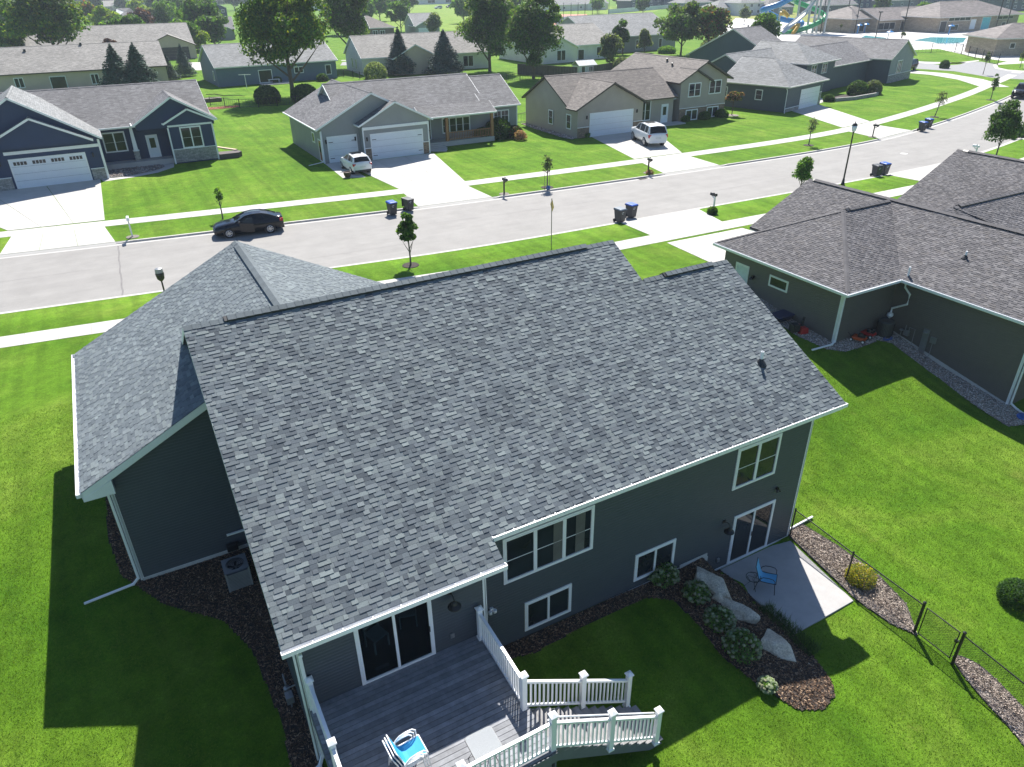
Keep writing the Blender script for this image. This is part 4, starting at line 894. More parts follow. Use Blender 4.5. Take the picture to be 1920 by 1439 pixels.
def hydrangea(label, x, y, r, z=None):
    z = H(x, y) if z is None else z; t = thing('hydrangea', label, 'shrub', (x, y, z), group='hydrangeas along the boulders')
    d, P = shell(900, r); P = P*RNG.uniform(.6, 1.0, (len(P), 1))+np.array([0, 0, r*.55]); V, F, c = leafcloud(P, d, .055, PH, len(P)); npmesh('foliage', V, F, LEAF, t, c)
    d, P = shell(70, r*1.0, lo=.05); P = P+np.array([0, 0, r*.55]); Vi, Fi = ICO[1]; m = len(P); sc = RNG.uniform(.042, .07, (m, 1, 1)); V = (P[:, None]+Vi[None]*sc*np.array([1, 1, .75])*RNG.uniform(.75, 1.25, (m, len(Vi), 1))).reshape(-1, 3); F = (np.arange(m)[:, None, None]*len(Vi)+Fi[None]).reshape(-1, 3)
    npmesh('flower_heads', V, F, CHIP, t, np.repeat(PHF[RNG.integers(0, 4, m)]*RNG.uniform(.8, 1.15, (m, 1)), len(Fi), axis=0))['kind'] = 'stuff'; return t
for (px, py, r, lb) in ((1241, 1085, .52, 'green hydrangea under the basement window'), (1305, 1112, .44, 'small hydrangea below the top boulder'), (1348, 1158, .48, 'hydrangea in the middle of the mulch slope'), (1390, 1208, .56, 'largest hydrangea with pale flower heads above the rough boulder'), (1440, 1270, .26, 'smallest sparse hydrangea near the tip of the bed')):
    x, y, _ = at(px, py+8, .85); hydrangea(lb, x, y, r)
def simple_shrub(name, label, x, y, r, flat, pal, n, size, z=None, cat='shrub', mat=None, group=None, spread=.9, hh=.5, inner=.55):
    z = (H(x, y) if y < 40 else ZL) if z is None else z; t = thing(name, label, cat, (x, y, z), group=group); d, P = shell(n, r, flat, -.5); P = P*RNG.uniform(inner, 1.0, (len(P), 1))+np.array([0, 0, r*flat*hh]); V, F, c = leafcloud(P, d, size, pal, len(P), spread); o = npmesh('foliage', V, F, mat or LEAF, t, c)
    b = MB(); 
    for k in range(4): a = k*1.57+.3; b.tube([(0, 0, 0), (math.cos(a)*r*.3, math.sin(a)*r*.3, r*flat*.6)], [.03, .012], 6)
    b.build('stem', BARK, t); return t
PY = np.array([(.32,.30,.03),(.22,.26,.03),(.40,.34,.05),(.14,.20,.03)]); PD = np.array([(.03,.075,.02),(.045,.10,.025),(.02,.055,.018)])
simple_shrub('spirea', 'yellow-green rounded shrub inside the black fence by the patio', 18.98, 10.35, .52, .8, PY, 2600, .035)
x, y, _ = at(1912, 1110, .35); simple_shrub('boxwood', 'dense round dark green shrub alone on the lawn at the right edge', x, y, .62, .85, PD, 7000, .03, inner=.72, spread=1.2)
# lavender-like wisps between boulders and patio
t = thing('catmint', 'wispy grey-green perennials spilling onto the patio edge', 'plant', (15.15, 10.2, .02)); n = 1500
C_ = np.stack([RNG.uniform(-.25, .3, n), RNG.uniform(-1.25, .9, n), RNG.uniform(.02, .08, n)], 1); L = RNG.uniform(.12, .38, (n, 1)); dd = RNG.normal(size=(n, 3))*.45; dd[:, 2] = 1; dd /= np.linalg.norm(dd, axis=1, keepdims=True); w = np.cross(dd, RNG.normal(size=(n, 3))); w /= np.linalg.norm(w, axis=1, keepdims=True)
V = np.stack([C_-w*.008, C_+w*.008, C_+dd*L], 1).reshape(-1, 3); npmesh('foliage', V, np.arange(n*3).reshape(-1, 3), LEAF, t, np.array([(.05,.09,.045)])*RNG.uniform(.6, 1.5, (n, 1)))
# ------------------------------------------------------------------ black chain-link fence with gate
FE = thing('chain_link_fence', 'black chain-link fence running from the house corner past the patio', 'fence', (18.65, 10.5, .02), world=True)
GT = thing('gate', 'black chain-link gate between its two thick posts', 'gate', (18.56, 7.4, 0.), world=True)
def mesh_panel(par, p, q, z0, z1, nm='chain_link'):
    b = MB(); p = Vector(p); q = Vector(q); d = q-p; L = d.length; d.normalize(); hh = z1-z0; st = .075; a = Vector((d.y, -d.x, 0))*.0022; s = -hh
    for sg in (1, -1):
        s = -hh
        while s < L:
            s0, s1 = max(s, 0), min(s+hh, L)
            if s1 > s0+.01:
                if sg > 0: za, zb = z0+(s0-s), z0+(s1-s)
                else: za, zb = z1-(s0-s), z1-(s1-s)
                A, B = p+d*s0, p+d*s1; A.z += za; B.z += zb; w = Vector((0, 0, .0035)); b.add([A-w+a, A+w+a, A+w-a, A-w-a, B-w+a, B+w+a, B+w-a, B-w-a], [(0,4,5,1), (1,5,6,2), (2,6,7,3), (3,7,4,0)])
            s += st
    o = b.build(nm, BLACKM, par); o['kind'] = 'stuff'; return o
fx = lambda y: 18.66+(y-13.1)*.018
Pp = [(fx(13.14), 13.14), (fx(10.62), 10.62), (18.57, 8.02)]; Pq = [(18.53, 6.72), (18.36, 4.4), (18.1, 1.9)]
def fpost(par, x, y, r, h): b = MB(); z = H(x, y); b.tube([(x, y, z-.05), (x, y, z+h)], r, 12); b.lathe([(r*1.15, 0), (r*1.15, .03), (.005, .06)], x, y, z+h, 12); b.build('post', BLACKM, par)
for run_ in (Pp, Pq):
    for (x0, y0), (x1, y1) in zip(run_[:-1], run_[1:]):
        b = MB(); za, zb = H(x0, y0), H(x1, y1); b.tube([(x0, y0, za+1.2), (x1, y1, zb+1.2)], .021, 10); b.build('top_rail', BLACKM, FE); b = MB(); b.tube([(x0, y0, za+.07), (x1, y1, zb+.07)], .008, 6); b.build('bottom_wire', BLACKM, FE)
        mesh_panel(FE, (x0, y0, 0), (x1, y1, 0), min(za, zb)+.06, min(za, zb)+1.19)
for (x, y), r in zip(Pp+Pq, (.03, .03, .045, .045, .03, .03)): fpost(FE, x, y, r, 1.24 if r < .04 else 1.30)
b = MB(); q = [(18.565, 7.90), (18.535, 6.84)]
for z in (.10, 1.19): b.tube([(*q[0], z), (*q[1], z)], .018, 8)
for x, y in q: b.tube([(x, y, .10), (x, y, 1.19)], .018, 8)
b.build('gate_frame', BLACKM, GT); mesh_panel(GT, (*q[0], 0), (*q[1], 0), .11, 1.18)
b = MB(); b.box(18.53, 6.80, .75, 18.60, 6.90, .85); b.build('latch', BLACKM, GT)
# ------------------------------------------------------------------ lawn blades near the camera (real blades so bed edges and shadows look soft)
def blades(name, x0, x1, y0, y1, n, hmin, hmax, w):
    Q = RNG.uniform((x0, y0), (x1, y1), (n, 2)); z = hgt(Q[:, 0], Q[:, 1]); ok = np.ones(n, bool)
    for pl in beds: ok &= ~inside(Q, pl)
    ok &= ~((Q[:, 0] > 15.2) & (Q[:, 0] < 18.55) & (Q[:, 1] > 9.8) & (Q[:, 1] < 13.2)); ok &= ~((Q[:, 0] > .9) & (Q[:, 0] < 18.7) & (Q[:, 1] > 13.0)); ok &= ~((Q[:, 0] > -2.35) & (Q[:, 1] > 20.4) & (Q[:, 0] < 18.7)); ok &= ~((Q[:, 0] > .9) & (Q[:, 0] < 5.9) & (Q[:, 1] > 12.4)); ok &= ~((Q[:, 0] > 30.9) & (Q[:, 1] > 21.7)); ok &= Q[:, 0] < 33.5
    C3 = np.concatenate([Q, z[:, None]], 1); d = C3-CAM; zz = d@FW; px = 960+FPX*(d@RT)/zz; py = 719.5-FPX*(d@UP)/zz; ok &= (zz > 1) & (px > -60) & (px < 1980) & (py > -20) & (py < 1500)
    Q, z = Q[ok], z[ok]; n = len(Q); C_ = np.stack([Q[:, 0], Q[:, 1], z-.01], 1); h = RNG.uniform(hmin, hmax, (n, 1)); lean = RNG.normal(size=(n, 3))*.45; lean[:, 2] = 1
    a = RNG.uniform(0, 6.28, n); wv = np.stack([np.cos(a), np.sin(a), 0*a], 1)*w; V = np.stack([C_-wv, C_+wv, C_+lean*h], 1).reshape(-1, 3)
    pal = 1.12*np.array([(.088,.185,.014),(.118,.215,.022),(.062,.14,.010),(.165,.23,.04),(.10,.20,.016)]); c = pal[RNG.integers(0, 5, n)]*RNG.uniform(.8, 1.25, (n, 1))
    o = npmesh('grass', V, np.arange(n*3).reshape(-1, 3), GBL, None, c); tag(o, 'mown green lawn grass', 'grass', kind='stuff')
GBL = MAT('grass_blade', (1, 1, 1), .7, var=.25, vs=.5, attr=True, trans=.3, spec=.15)
blades('a', -14, 1.2, 4, 33, 170000, .03, .065, .012)
blades('b', 4, 34, -2, 24, 330000, .03, .065, .012)
# ------------------------------------------------------------------ the neighbour on the right (brown-grey roof)
NH = thing('house', 'bronze-grey sided house with complex brown-grey shingle roof to the right', 'house', (40, 24, 1.0), world=True)
NE, NS = 4.32, .5; nc_ = 1/math.sqrt(1+NS*NS)
W1x, W1a, W1b = 30.45, 21.26, 30.72; W1h = (W1b-W1a)/2; W1r = (W1a+W1b)/2; W1z = NE+NS*W1h
NRx, NRz = 39.27, 6.72; NMx = 34.52
def facet(b, pts, th=.14):
    b.add([(x, y, z-.015) for x, y, z in pts]+[(x, y, z-th) for x, y, z in pts], [tuple(range(len(pts))), tuple(range(2*len(pts)-1, len(pts)-1, -1))]+[(i, i+len(pts), (i+1) % len(pts)+len(pts), (i+1) % len(pts)) for i in range(len(pts))])
def facet_field(pts, eave_o, u, pal):
    """pts convex planar polygon; rows parallel to u measured from eave_o"""
    P = np.array(pts, float); u = np.array(u, float); n = np.cross(P[1]-P[0], P[2]-P[0]); n /= np.linalg.norm(n); n = n if n[2] > 0 else -n; v = np.cross(n, u); v = v if v[2] > 0 else -v
    O = np.array(eave_o, float); s = (P-O)@u; t = (P-O)@v; m = len(P)
    def iv(tt):
        xs = []
        for i in range(m):
            j = (i+1) % m
            if (t[i]-tt)*(t[j]-tt) <= 0 and abs(t[i]-t[j]) > 1e-9: f = (tt-t[i])/(t[j]-t[i]); xs.append(s[i]+f*(s[j]-s[i]))
        return (min(xs), max(xs)) if len(xs) >= 2 else None
    return shingle_field(O, u, v, n, iv, max(t.min(), 0), t.max(), pal, wmin=.11, wmax=.33)
FAC = [  # polygon, row direction
 ([(W1x,W1a,NE),(W1x,W1b,NE),(W1x+W1h,W1r,W1z)], (0,1,0)),
 ([(W1x,W1a,NE),(W1x+W1h,W1r,W1z),(39.3,W1r,W1z),(39.3,W1a,NE)], (1,0,0)),
 ([(W1x,W1b,NE),(39.3,W1b,NE),(39.3,W1r,W1z),(W1x+W1h,W1r,W1z)], (1,0,0)),
 ([(NMx,8.0,NE),(NRx,8.0,NRz),(NRx,31.95,NRz),(NMx,31.95,NE)], (0,1,0)),
 ([(44.1,8.0,NE),(44.1,31.95,NE),(NRx,31.95,NRz),(NRx,8.0,NRz)], (0,1,0)),
 ([(39.6,22.6,7.02),(60,22.6,7.02),(60,17.2,NE),(44.9,17.2,NE)], (1,0,0)),
 ([(39.6,22.6,7.02),(44.9,28,NE),(60,28,NE),(60,22.6,7.02)], (1,0,0)),
 ([(46.6,20,3.3),(54.0,20,7.0),(54.0,31.6,7.0),(46.6,31.6,3.3)], (0,1,0)),
 ([(61.4,20,3.3),(61.4,31.6,3.3),(54.0,31.6,7.0),(54.0,20,7.0)], (0,1,0)),
]
FAC += [([(38.8,21.5,6.44),(38.8,23.7,6.44),(39.6,22.6,7.02)], (0,1,0)), ([(38.8,21.5,6.44),(39.6,22.6,7.02),(41.0,21.3,6.3)], (1,0,0)), ([(38.8,23.7,6.44),(41.0,23.9,6.3),(39.6,22.6,7.02)], (1,0,0))]
b = MB(); flds = []
for pts, u in FAC:
    facet(b, pts); lo_ = min(pts, key=lambda p: p[2]); flds.append(facet_field(pts, lo_, u, PAL_N))
nro = b.build('roof', MAT('dark_roof_deck', (.05, .048, .05), .9), NH)
put_shingles([f for f in flds if f], SHN, nro, 300)
for p, q, v in (((W1x+W1h, W1r, W1z), (39.2, W1r, W1z), (.04, .96)), ((NRx, 31.9, NRz), (NRx, 26.0, NRz), (.05, 1)), ((NRx, 26.0, NRz), (NRx, 22.6, NRz), (0, 1)), ((NRx, 22.6, NRz), (NRx, 8, NRz), (0, 1)), ((39.7, 22.6, 7.02), (60, 22.6, 7.02), (.02, 1)), ((54, 31.6, 7.0), (54, 22.7, 7.0), (.05, .95))):
    ridge_caps(nro, p, q, SHN, step=.42, vent=v, cols=PAL_N)
for p, q in (((W1x, W1a, NE), (W1x+W1h, W1r, W1z)), ((W1x, W1b, NE), (W1x+W1h, W1r, W1z))): ridge_caps(nro, q, p, SHN, step=.3, w=.24, cols=PAL_N, slope=.25, lift=.01)
clap_wall('wall', (30.95, 30.2), (0, -1), (-1, 0), lambda z: (0, 8.42), 1.30, 4.22, SIDN, NH)
clap_wall('wall', (30.95, 21.78), (1, 0), (0, -1), lambda z: (0, 4.1), 1.30, 4.22, SIDN, NH)
clap_wall('wall', (35.05, 21.78), (0, -1), (-1, 0), lambda z: (0, min(7.1, 1.0+(1.35-z)*5.2)) if False else (0, 7.1), 1.32, 4.22, SIDN, NH)
# stepped bottom courses follow the falling grade
clap_wall('wall', (35.05, 21.78), (0, -1), (-1, 0), lambda z: (min(7.0, max(0, (1.30-z)*5.4)), 7.1), -.10, 1.32, SIDN, NH)
b = MB(); b.box(30.96, 21.80, .5, 35.0, 21.84, 1.31); b.box(30.93, 21.79, .6, 30.97, 30.2, 1.31); b.add([(35.03, 21.78, .4), (35.03, 14.68, -.6), (35.03, 14.68, -.04), (35.03, 21.78, 1.34), (35.08, 21.78, .4), (35.08, 14.68, -.6), (35.08, 14.68, -.04), (35.08, 21.78, 1.34)], [(0,3,2,1), (4,5,6,7), (3,7,6,2), (0,1,5,4)])
b.build('foundation', FOUND, NH)
b = MB(); b.box(35.05, 14.66, -.3, 50, 14.70, 4.2); b.box(46, 28, 2, 58, 28.05, 4.3); b.box(31, 30.2, 1, 46, 30.25, 4.3); b.build('wall', SIDN, NH)
b = MB(); b.box(W1x+.02, W1a+.02, 4.12, 39, W1b-.02, 4.15); b.box(NMx+.02, 8.1, 4.12, 44, 31.9, 4.15); b.box(46.7, 20, 3.0, 61, 31.5, 3.03)
b.build('soffit', WHITE, NH)
for x, y, z0 in ((30.95, 21.78, 1.24), (35.05, 14.68, -.15)):
    b = MB(); b.box(x-.025, y-.025, z0, x+.14, y, 4.15); b.box(x-.025, y-.025, z0, x, y+.14, 4.15); b.build('corner_trim', WHITE, NH)
gutter(NH, (W1x-.06, W1b, NE), (W1x-.06, W1a-.06, NE), (-1, 0, 0), hang=0); gutter(NH, (W1x-.12, W1a-.06, NE), (NMx-.02, W1a-.06, NE), (0, -1, 0), hang=0); gutter(NH, (NMx-.06, W1a, NE), (NMx-.06, 8, NE), (-1, 0, 0), hang=0)
downspout(NH, [(30.5, 21.3, 4.2), (30.86, 21.68, 4.05), (30.86, 21.68, 1.5), (30.6, 21.6, 1.38), (29.3, 21.75, 1.32)], w=.09)
downspout(NH, [(35.0, 14.4, 4.2), (35.0, 14.58, 4.0), (35.0, 14.58, .1), (34.9, 14.2, .0), (34.6, 13.2, -.05)], w=.09)
b = MB(); b.tube([(34.85, 21.15, 4.0), (34.85, 21.15, 4.95)], .055, 12); b.tube([(34.85, 21.15, 4.0), (34.95, 21.2, 3.8), (34.97, 20.85, 3.5), (34.97, 20.85, 2.95), (34.97, 21.62, 2.45), (34.97, 21.62, 2.2)], .055, 12); b.lathe([(.05, 0), (.15, .07), (.17, .15), (.15, .23), (.05, .30)], 34.88, 21.58, 1.95, 14); b.tube([(34.88, 21.58, 1.95), (34.88, 21.58, 1.3)], .05, 10); b.build('radon_pipe', WHITEV, NH)
vp = MB(); vp.lathe([(.05, 0), (.05, .34), (.04, .34)], 36.9, 19.7, NE+NS*(36.9-NMx), 12); v_ = vp.build('vent_pipe', WHITEV, nro)
vp = MB(); vp.lathe([(.19, -.06), (.18, -.02), (.07, .10), (.05, .14)], 36.9, 19.7, NE+NS*(36.9-NMx), 12); vp.build('boot', BLACKP, v_)
d = window(NH, (30.937, 28.70, 2.42), 'W', .92, 2.05, 1, trim=.1, name='door', mat=WHITE, glass=MAT('pale_door', (.62, .70, .72), .5))
b = MB(); b.box(30.8, 28.30, 2.35, 30.84, 28.36, 2.42); b.build('handle', BLACKM, d)
window(NH, (30.937, 25.95, 3.22), 'W', 1.25, .55, 1, trim=.09)
barn_light(NH, 30.93, 27.75, 3.0) if False else None
b = MB(); b.box(30.85, 27.72, 2.92, 30.94, 27.86, 3.12); b.lathe([(.14, 0), (.12, .06), (.04, .15)], 30.75, 27.79, 2.92, 14); b.build('wall_light', BLACKM, NH)
b = MB(); b.box(34.95, 19.3, .75, 35.03, 19.62, 2.05); b.lathe([(.11, 0), (.11, .06)], 34.9, 19.46, 1.85, 14); b.build('electric_meter', GREYM, NH, bevel=.01)
b = MB(); b.box(34.93, 18.85, 1.45, 35.03, 19.15, 1.78); b.tube([(34.98, 19.0, 1.45), (34.98, 19.0, .7)], .02, 8); b.build('cable_box', GREYM, NH, bevel=.01)
gm = thing('gas_meter', 'grey gas meter with pipes on the brown house wall', 'gas meter', (34.85, 20.4, 1.02)); b = MB(); b.box(-.1, -.14, .35, .08, .14, .62); b.lathe([(.05, 0), (.1, .03), (.1, .09), (.04, .12)], -.03, .3, .5, 12); b.build('body', GREYM, gm, bevel=.015)
b = MB(); b.tube([(-.02, -.1, .6), (-.02, -.1, .85), (-.02, -.42, .85), (-.02, -.42, 0)], .02); b.tube([(-.02, .1, .6), (-.02, .1, .9)], .02); b.tube([(-.02, .3, 0), (-.02, .3, .5)], .022); b.build('pipe', GREYM, gm)
ac = thing('air_conditioner', 'dark cylindrical-cornered air conditioner in the corner of the brown house', 'air conditioner', (34.15, 21.2, 1.25)); b = MB(); n = 28; pr = [(.40+.0*k, 0) for k in range(1)]
b.lathe([(.41, 0), (.41, .78), (.36, .84), (.34, .80), (.05, .81)], 0, 0, 0, 24); b.build('body', MAT('dark_ac', (.06, .065, .065), .5), ac)
b = MB()
for k in range(36): a = k*math.pi/18; b.box(.415*math.cos(a)-.008, .415*math.sin(a)-.008, .05, .415*math.cos(a)+.008, .415*math.sin(a)+.008, .76)
b.build('grille', BLACKM, ac)['kind'] = 'stuff'
REDP = MAT('red_paint', (.42, .02, .02), .35, var=.1); ORP = MAT('orange_paint', (.55, .09, .02), .35, var=.1)
def mower(label, loc, rz, paint):
    t = thing('lawn_mower', label, 'lawn mower', loc, rz); b = MB(); b.hexa([(-.28,-.36,.10),(.28,-.36,.10),(.28,.36,.10),(-.28,.36,.10)], [(-.24,-.32,.24),(.24,-.32,.24),(.24,.32,.24),(-.24,.32,.24)]); b.build('deck', paint, t, bevel=.04)
    b = MB(); b.lathe([(.14, 0), (.15, .08), (.13, .16), (.05, .18)], 0, .05, .24, 14); b.box(-.08, .16, .24, .1, .3, .36); b.build('engine', BLACKP, t)
    for sx in (-1, 1):
        for y in (-.3, .3): b = MB(); b.tube([(sx*.29, y, .1), (sx*.34, y, .1)], .1, 14); w = b.build('wheel', BLACKP, t); b = MB(); b.tube([(sx*.342, y, .1), (sx*.35, y, .1)], .06, 12); b.build('hub', WHITEV, w)
    b = MB(); b.tube([(-.22, -.32, .2), (-.24, -1.0, .85), (.24, -1.0, .85), (.22, -.32, .2)], .013, 6); b.build('handle', BLACKM, t); return t
mower('black and orange push mower nearer the house corner', (32.35, 21.35, 1.28), math.radians(200), ORP)
mower('black and red push mower beside the dark air conditioner', (33.25, 21.5, 1.28), math.radians(190), REDP)
t = thing('snow_blower', 'red snow blower against the wall behind the main roof edge', 'snow blower', (30.35, 23.5, 1.36), math.radians(80)); b = MB(); b.hexa([(-.34,-.30,0),(.34,-.30,0),(.34,.22,0),(-.34,.22,0)], [(-.34,-.26,.34),(.34,-.26,.34),(.30,.16,.40),(-.30,.16,.40)]); b.build('housing', REDP, t, bevel=.04)
b = MB(); b.box(-.2, .2, .15, .2, .62, .55); b.tube([(0, -.05, .38), (0, -.05, .7), (.05, -.15, .85)], .09, 10); b.build('engine', BLACKP, t, bevel=.03)
b = MB(); b.tube([(-.25, .5, .4), (-.28, 1.05, .95), (-.2, 1.1, .95)], .015, 6); b.tube([(.25, .5, .4), (.28, 1.05, .95), (.2, 1.1, .95)], .015, 6); b.build('handle', BLACKM, t)
t = thing('wheelbarrow', 'dark tarp-covered wheelbarrow leaning on the brown house wall', 'wheelbarrow', (30.4, 24.9, 1.38), math.radians(90)); b = MB(); b.hexa([(-.3,-.4,.2),(.3,-.4,.2),(.3,.4,.2),(-.3,.4,.2)], [(-.45,-.6,.55),(.45,-.6,.55),(.45,.6,.5),(-.45,.6,.5)]); b.build('tray', MAT('navy_tarp', (.02, .03, .08), .5, var=.2, bs=12, bstr=.6), t, bevel=.05); b = MB(); b.tube([(-.3, .5, .3), (-.28, 1.2, .45)], .018, 6); b.tube([(.3, .5, .3), (.28, 1.2, .45)], .018, 6); b.tube([(0, -.62, .18), (.06, -.62, .18)], .18, 14); b.build('frame', BLACKM, t)
t = thing('soil_bag', 'blue plastic bag of garden soil lying by the corner downspout', 'bag', (34.55, 13.75, -.08), math.radians(20)); b = MB(); V, F = ICO[2]; b.add([(x*.36*(1 if abs(x) < .8 else 1.05), y*.24, max(z, -.6)*.08+.05) for x, y, z in V], [tuple(f) for f in F]); b.build('bag', MAT('blue_bag', (.04, .12, .42), .35, var=.5, vs=5), t, smooth=True)
t = thing('garden_hose', 'coiled blue garden hose lying beside the dark air conditioner', 'hose', (33.9, 20.75, 1.22)); b = MB(); b.tube([(.35*math.cos(a)*(1-.02*a), .18*math.sin(a)*(1-.02*a), .02+.012*a/3) for a in np.arange(0, 19, .35)], .016, 6); b.build('hose', MAT('blue_hose', (.03, .10, .38), .4), t)
# ------------------------------------------------------------------ generic house parts for the other side of the street
RF_GREY = SHINGLE('grey_shingles', (.19,.185,.185), (.135,.132,.134), (.085,.085,.09))
RF_BRN = SHINGLE('brown_shingles', (.19,.165,.145), (.128,.112,.10), (.07,.064,.06))
RF_LGREY = SHINGLE('pale_grey_shingles', (.235,.24,.235), (.18,.185,.185), (.12,.125,.13))
RF_TAN = SHINGLE('tan_shingles', (.29,.275,.25), (.22,.21,.19), (.15,.14,.13))
S_NAVY = SIDING('navy_siding', (.022, .042, .10)); S_GRN = SIDING('sage_grey_siding', (.27, .28, .28)); S_TAN = SIDING('tan_siding', (.36, .32, .28)); S_TANL = SIDING('pale_beige_siding', (.54, .43, .34))
S_SLATE = SIDING('slate_siding', (.075, .095, .115)); S_BLUE = SIDING('dusty_blue_siding', (.11, .16, .22)); S_CREAM = SIDING('cream_siding', (.66, .64, .60)); S_WHT = SIDING('white_siding', (.64, .65, .68)); S_BROWN = SIDING('brown_siding', (.16, .12, .10)); S_DKG = SIDING('grey_siding', (.20, .22, .24))
STONE = BRICKM('ledge_stone', (.40, .39, .36), (.24, .24, .23), (.16, .155, .15), .42, .11)
STONEB = BRICKM('brown_ledge_stone', (.34, .25, .17), (.20, .15, .11), (.10, .08, .07), .42, .11)
STONET = BRICKM('tan_block', (.45, .37, .28), (.33, .27, .21), (.22, .19, .16), .8, .3)
DKTRIM = MAT('brown_trim', (.055, .045, .040), .5); WOODP = MAT('cedar_wood', (.35, .17, .075), .6, var=.2, vs=8); SOLIDG = MAT('door_white', (.72, .76, .80), .45, var=.03); DOORD = MAT('dark_garage_door', (.06, .055, .055), .5)
def house(label, loc, rz=0, world=True, cat='house', name='house', group=None): return thing(name, label, cat, loc, rz, group, world=world and rz == 0)
def wing(h, x0, y0, x1, y1, ze, ax, zb, wall, roof, trim=None, sl=.5, o=.45, r=.3, hips=(0, 0), walls=True, gut=True, cap=True, eaves=(1, 1), capw=.3, back=None):
    """x0..y1 wall box; ze = height of eave edge; ax ridge axis"""
    trim = trim or WHITE; T = MB(); F = MB(); 
    if ax == 'x': ex0, ex1, ey0, ey1 = x0-(o if hips[0] else r), x1+(o if hips[1] else r), y0-o, y1+o; half = (ey1-ey0)/2; rm = (ey0+ey1)/2
    else: ey0, ey1, ex0, ex1 = y0-(o if hips[0] else r), y1+(o if hips[1] else r), x0-o, x1+o; half = (ex1-ex0)/2; rm = (ex0+ex1)/2
    rz_ = ze+sl*half
    if ax == 'x': a, c = ex0+(half if hips[0] else 0), ex1-(half if hips[1] else 0); A, B = (a, rm, rz_), (c, rm, rz_)
    else: a, c = ey0+(half if hips[0] else 0), ey1-(half if hips[1] else 0); A, B = (rm, a, rz_), (rm, c, rz_)
    c00, c10, c11, c01 = (ex0, ey0, ze), (ex1, ey0, ze), (ex1, ey1, ze), (ex0, ey1, ze)
    if ax == 'x':
        faces = [[c00, c10, B, A], [c11, c01, A, B]]; ends = [[c01, c00, A], [c10, c11, B]]
    else:
        faces = [[c01, c00, A, B], [c10, c11, B, A]]; ends = [[c00, c10, A], [c11, c01, B]]
    if back and ax == 'y':
        y_e, y_r = back; B = (rm, y_r, rz_); c11 = (ex1, y_e, ze); c01 = (ex0, y_e, ze); faces = [[c01, c00, A, B], [c10, c11, B, A]]
    for f in faces: T.poly(f)
    for k in (0, 1):
        if hips[k]: T.poly(ends[k])
    ro = T.build('roof', roof, h)
    dn = lambda p, d: (p[0], p[1], p[2]-d)
    th = .17
    edges = [(c00, c10), (c10, c11), (c11, c01), (c01, c00)]
    for i, (p, q) in enumerate(edges):
        is_gab = (ax == 'x' and i in (1, 3) and not hips[0 if i == 3 else 1]) or (ax == 'y' and i in (0, 2) and not hips[0 if i == 0 else 1])
        if back and i == 2: continue
        if is_gab:
            m_ = B if ((ax == 'x' and i == 1) or (ax == 'y' and i == 2)) else A
            for s, e in ((p, m_), (m_, q)): F.bar(dn(s, th/2+.012), dn(e, th/2+.012), .035, th)
        else: F.bar(dn(p, th/2+.012), dn(q, th/2+.012), .035, th)
    F.build('fascia', trim, h)
    G = MB()
    for f in faces: G.poly([dn(p, th) for p in f][::-1])
    for k in (0, 1):
        if hips[k]: G.poly([dn(p, th) for p in ends[k]][::-1])
    G.build('soffit', trim, h)
    zt = ze+sl*o-th-.03
    if walls:
        w = MB(); w.box(x0, y0, zb, x1, y1, zt)
        zr = rz_-th-.02
        if ax == 'x':
            for k, x in ((0, x0), (1, x1)):
                if not hips[k]: w.poly([(x, y0, zt), (x, y1, zt), (x, rm, zr)] if k else [(x, y1, zt), (x, y0, zt), (x, rm, zr)])
        else:
            for k, y in ((0, y0), (1, y1)):
                if not hips[k]: w.poly([(x0, y, zt), (x1, y, zt), (rm, y, zr)] if not k else [(x1, y, zt), (x0, y, zt), (rm, y, zr)])
        w.build('wall', wall, h)
    if cap:
        b = MB(); z = Vector((0, 0, 1)); p, q = Vector(A), Vector(B); d = (q-p)
        if d.length > .4:
            d.normalize(); s = d.cross(z)*capw/2; dr = z*(-sl*capw/2+.035)
            b.poly([p+s+dr, q+s+dr, q+z*.04, p+z*.04]); b.poly([p+z*.04, q+z*.04, q-s+dr, p-s+dr]); b.poly([p+s+dr-z*.05, q+s+dr-z*.05, q+s+dr, p+s+dr]); b.poly([p-s+dr, q-s+dr, q-s+dr-z*.05, p-s+dr-z*.05]); b.build('ridge_cap', roof, ro)
    if gut:
        if ax == 'x' or hips[0]:
            b = MB(); b.bar((ex0, ey0-.06, ze-.06), (ex1, ey0-.06, ze-.06), .11, .11); b.build('gutter', trim, h)
        if ax == 'y' or hips[0]:
            b = MB(); b.bar((ex0-.06, ey0, ze-.06), (ex0-.06, c01[1], ze-.06), .11, .11); b.build('gutter', trim, h)
    return ro
def front_gable(h, x0, x1, y, ze, zb, depth, wall, roof, sl=.5, o=.35, r=.4, trim=None, ax_wall=None):
    """street-facing gable wing; wall face at y, going back depth"""
    return wing(h, x0, y, x1, y+depth, ze, 'y', zb, wall, roof, trim, sl, o, r)
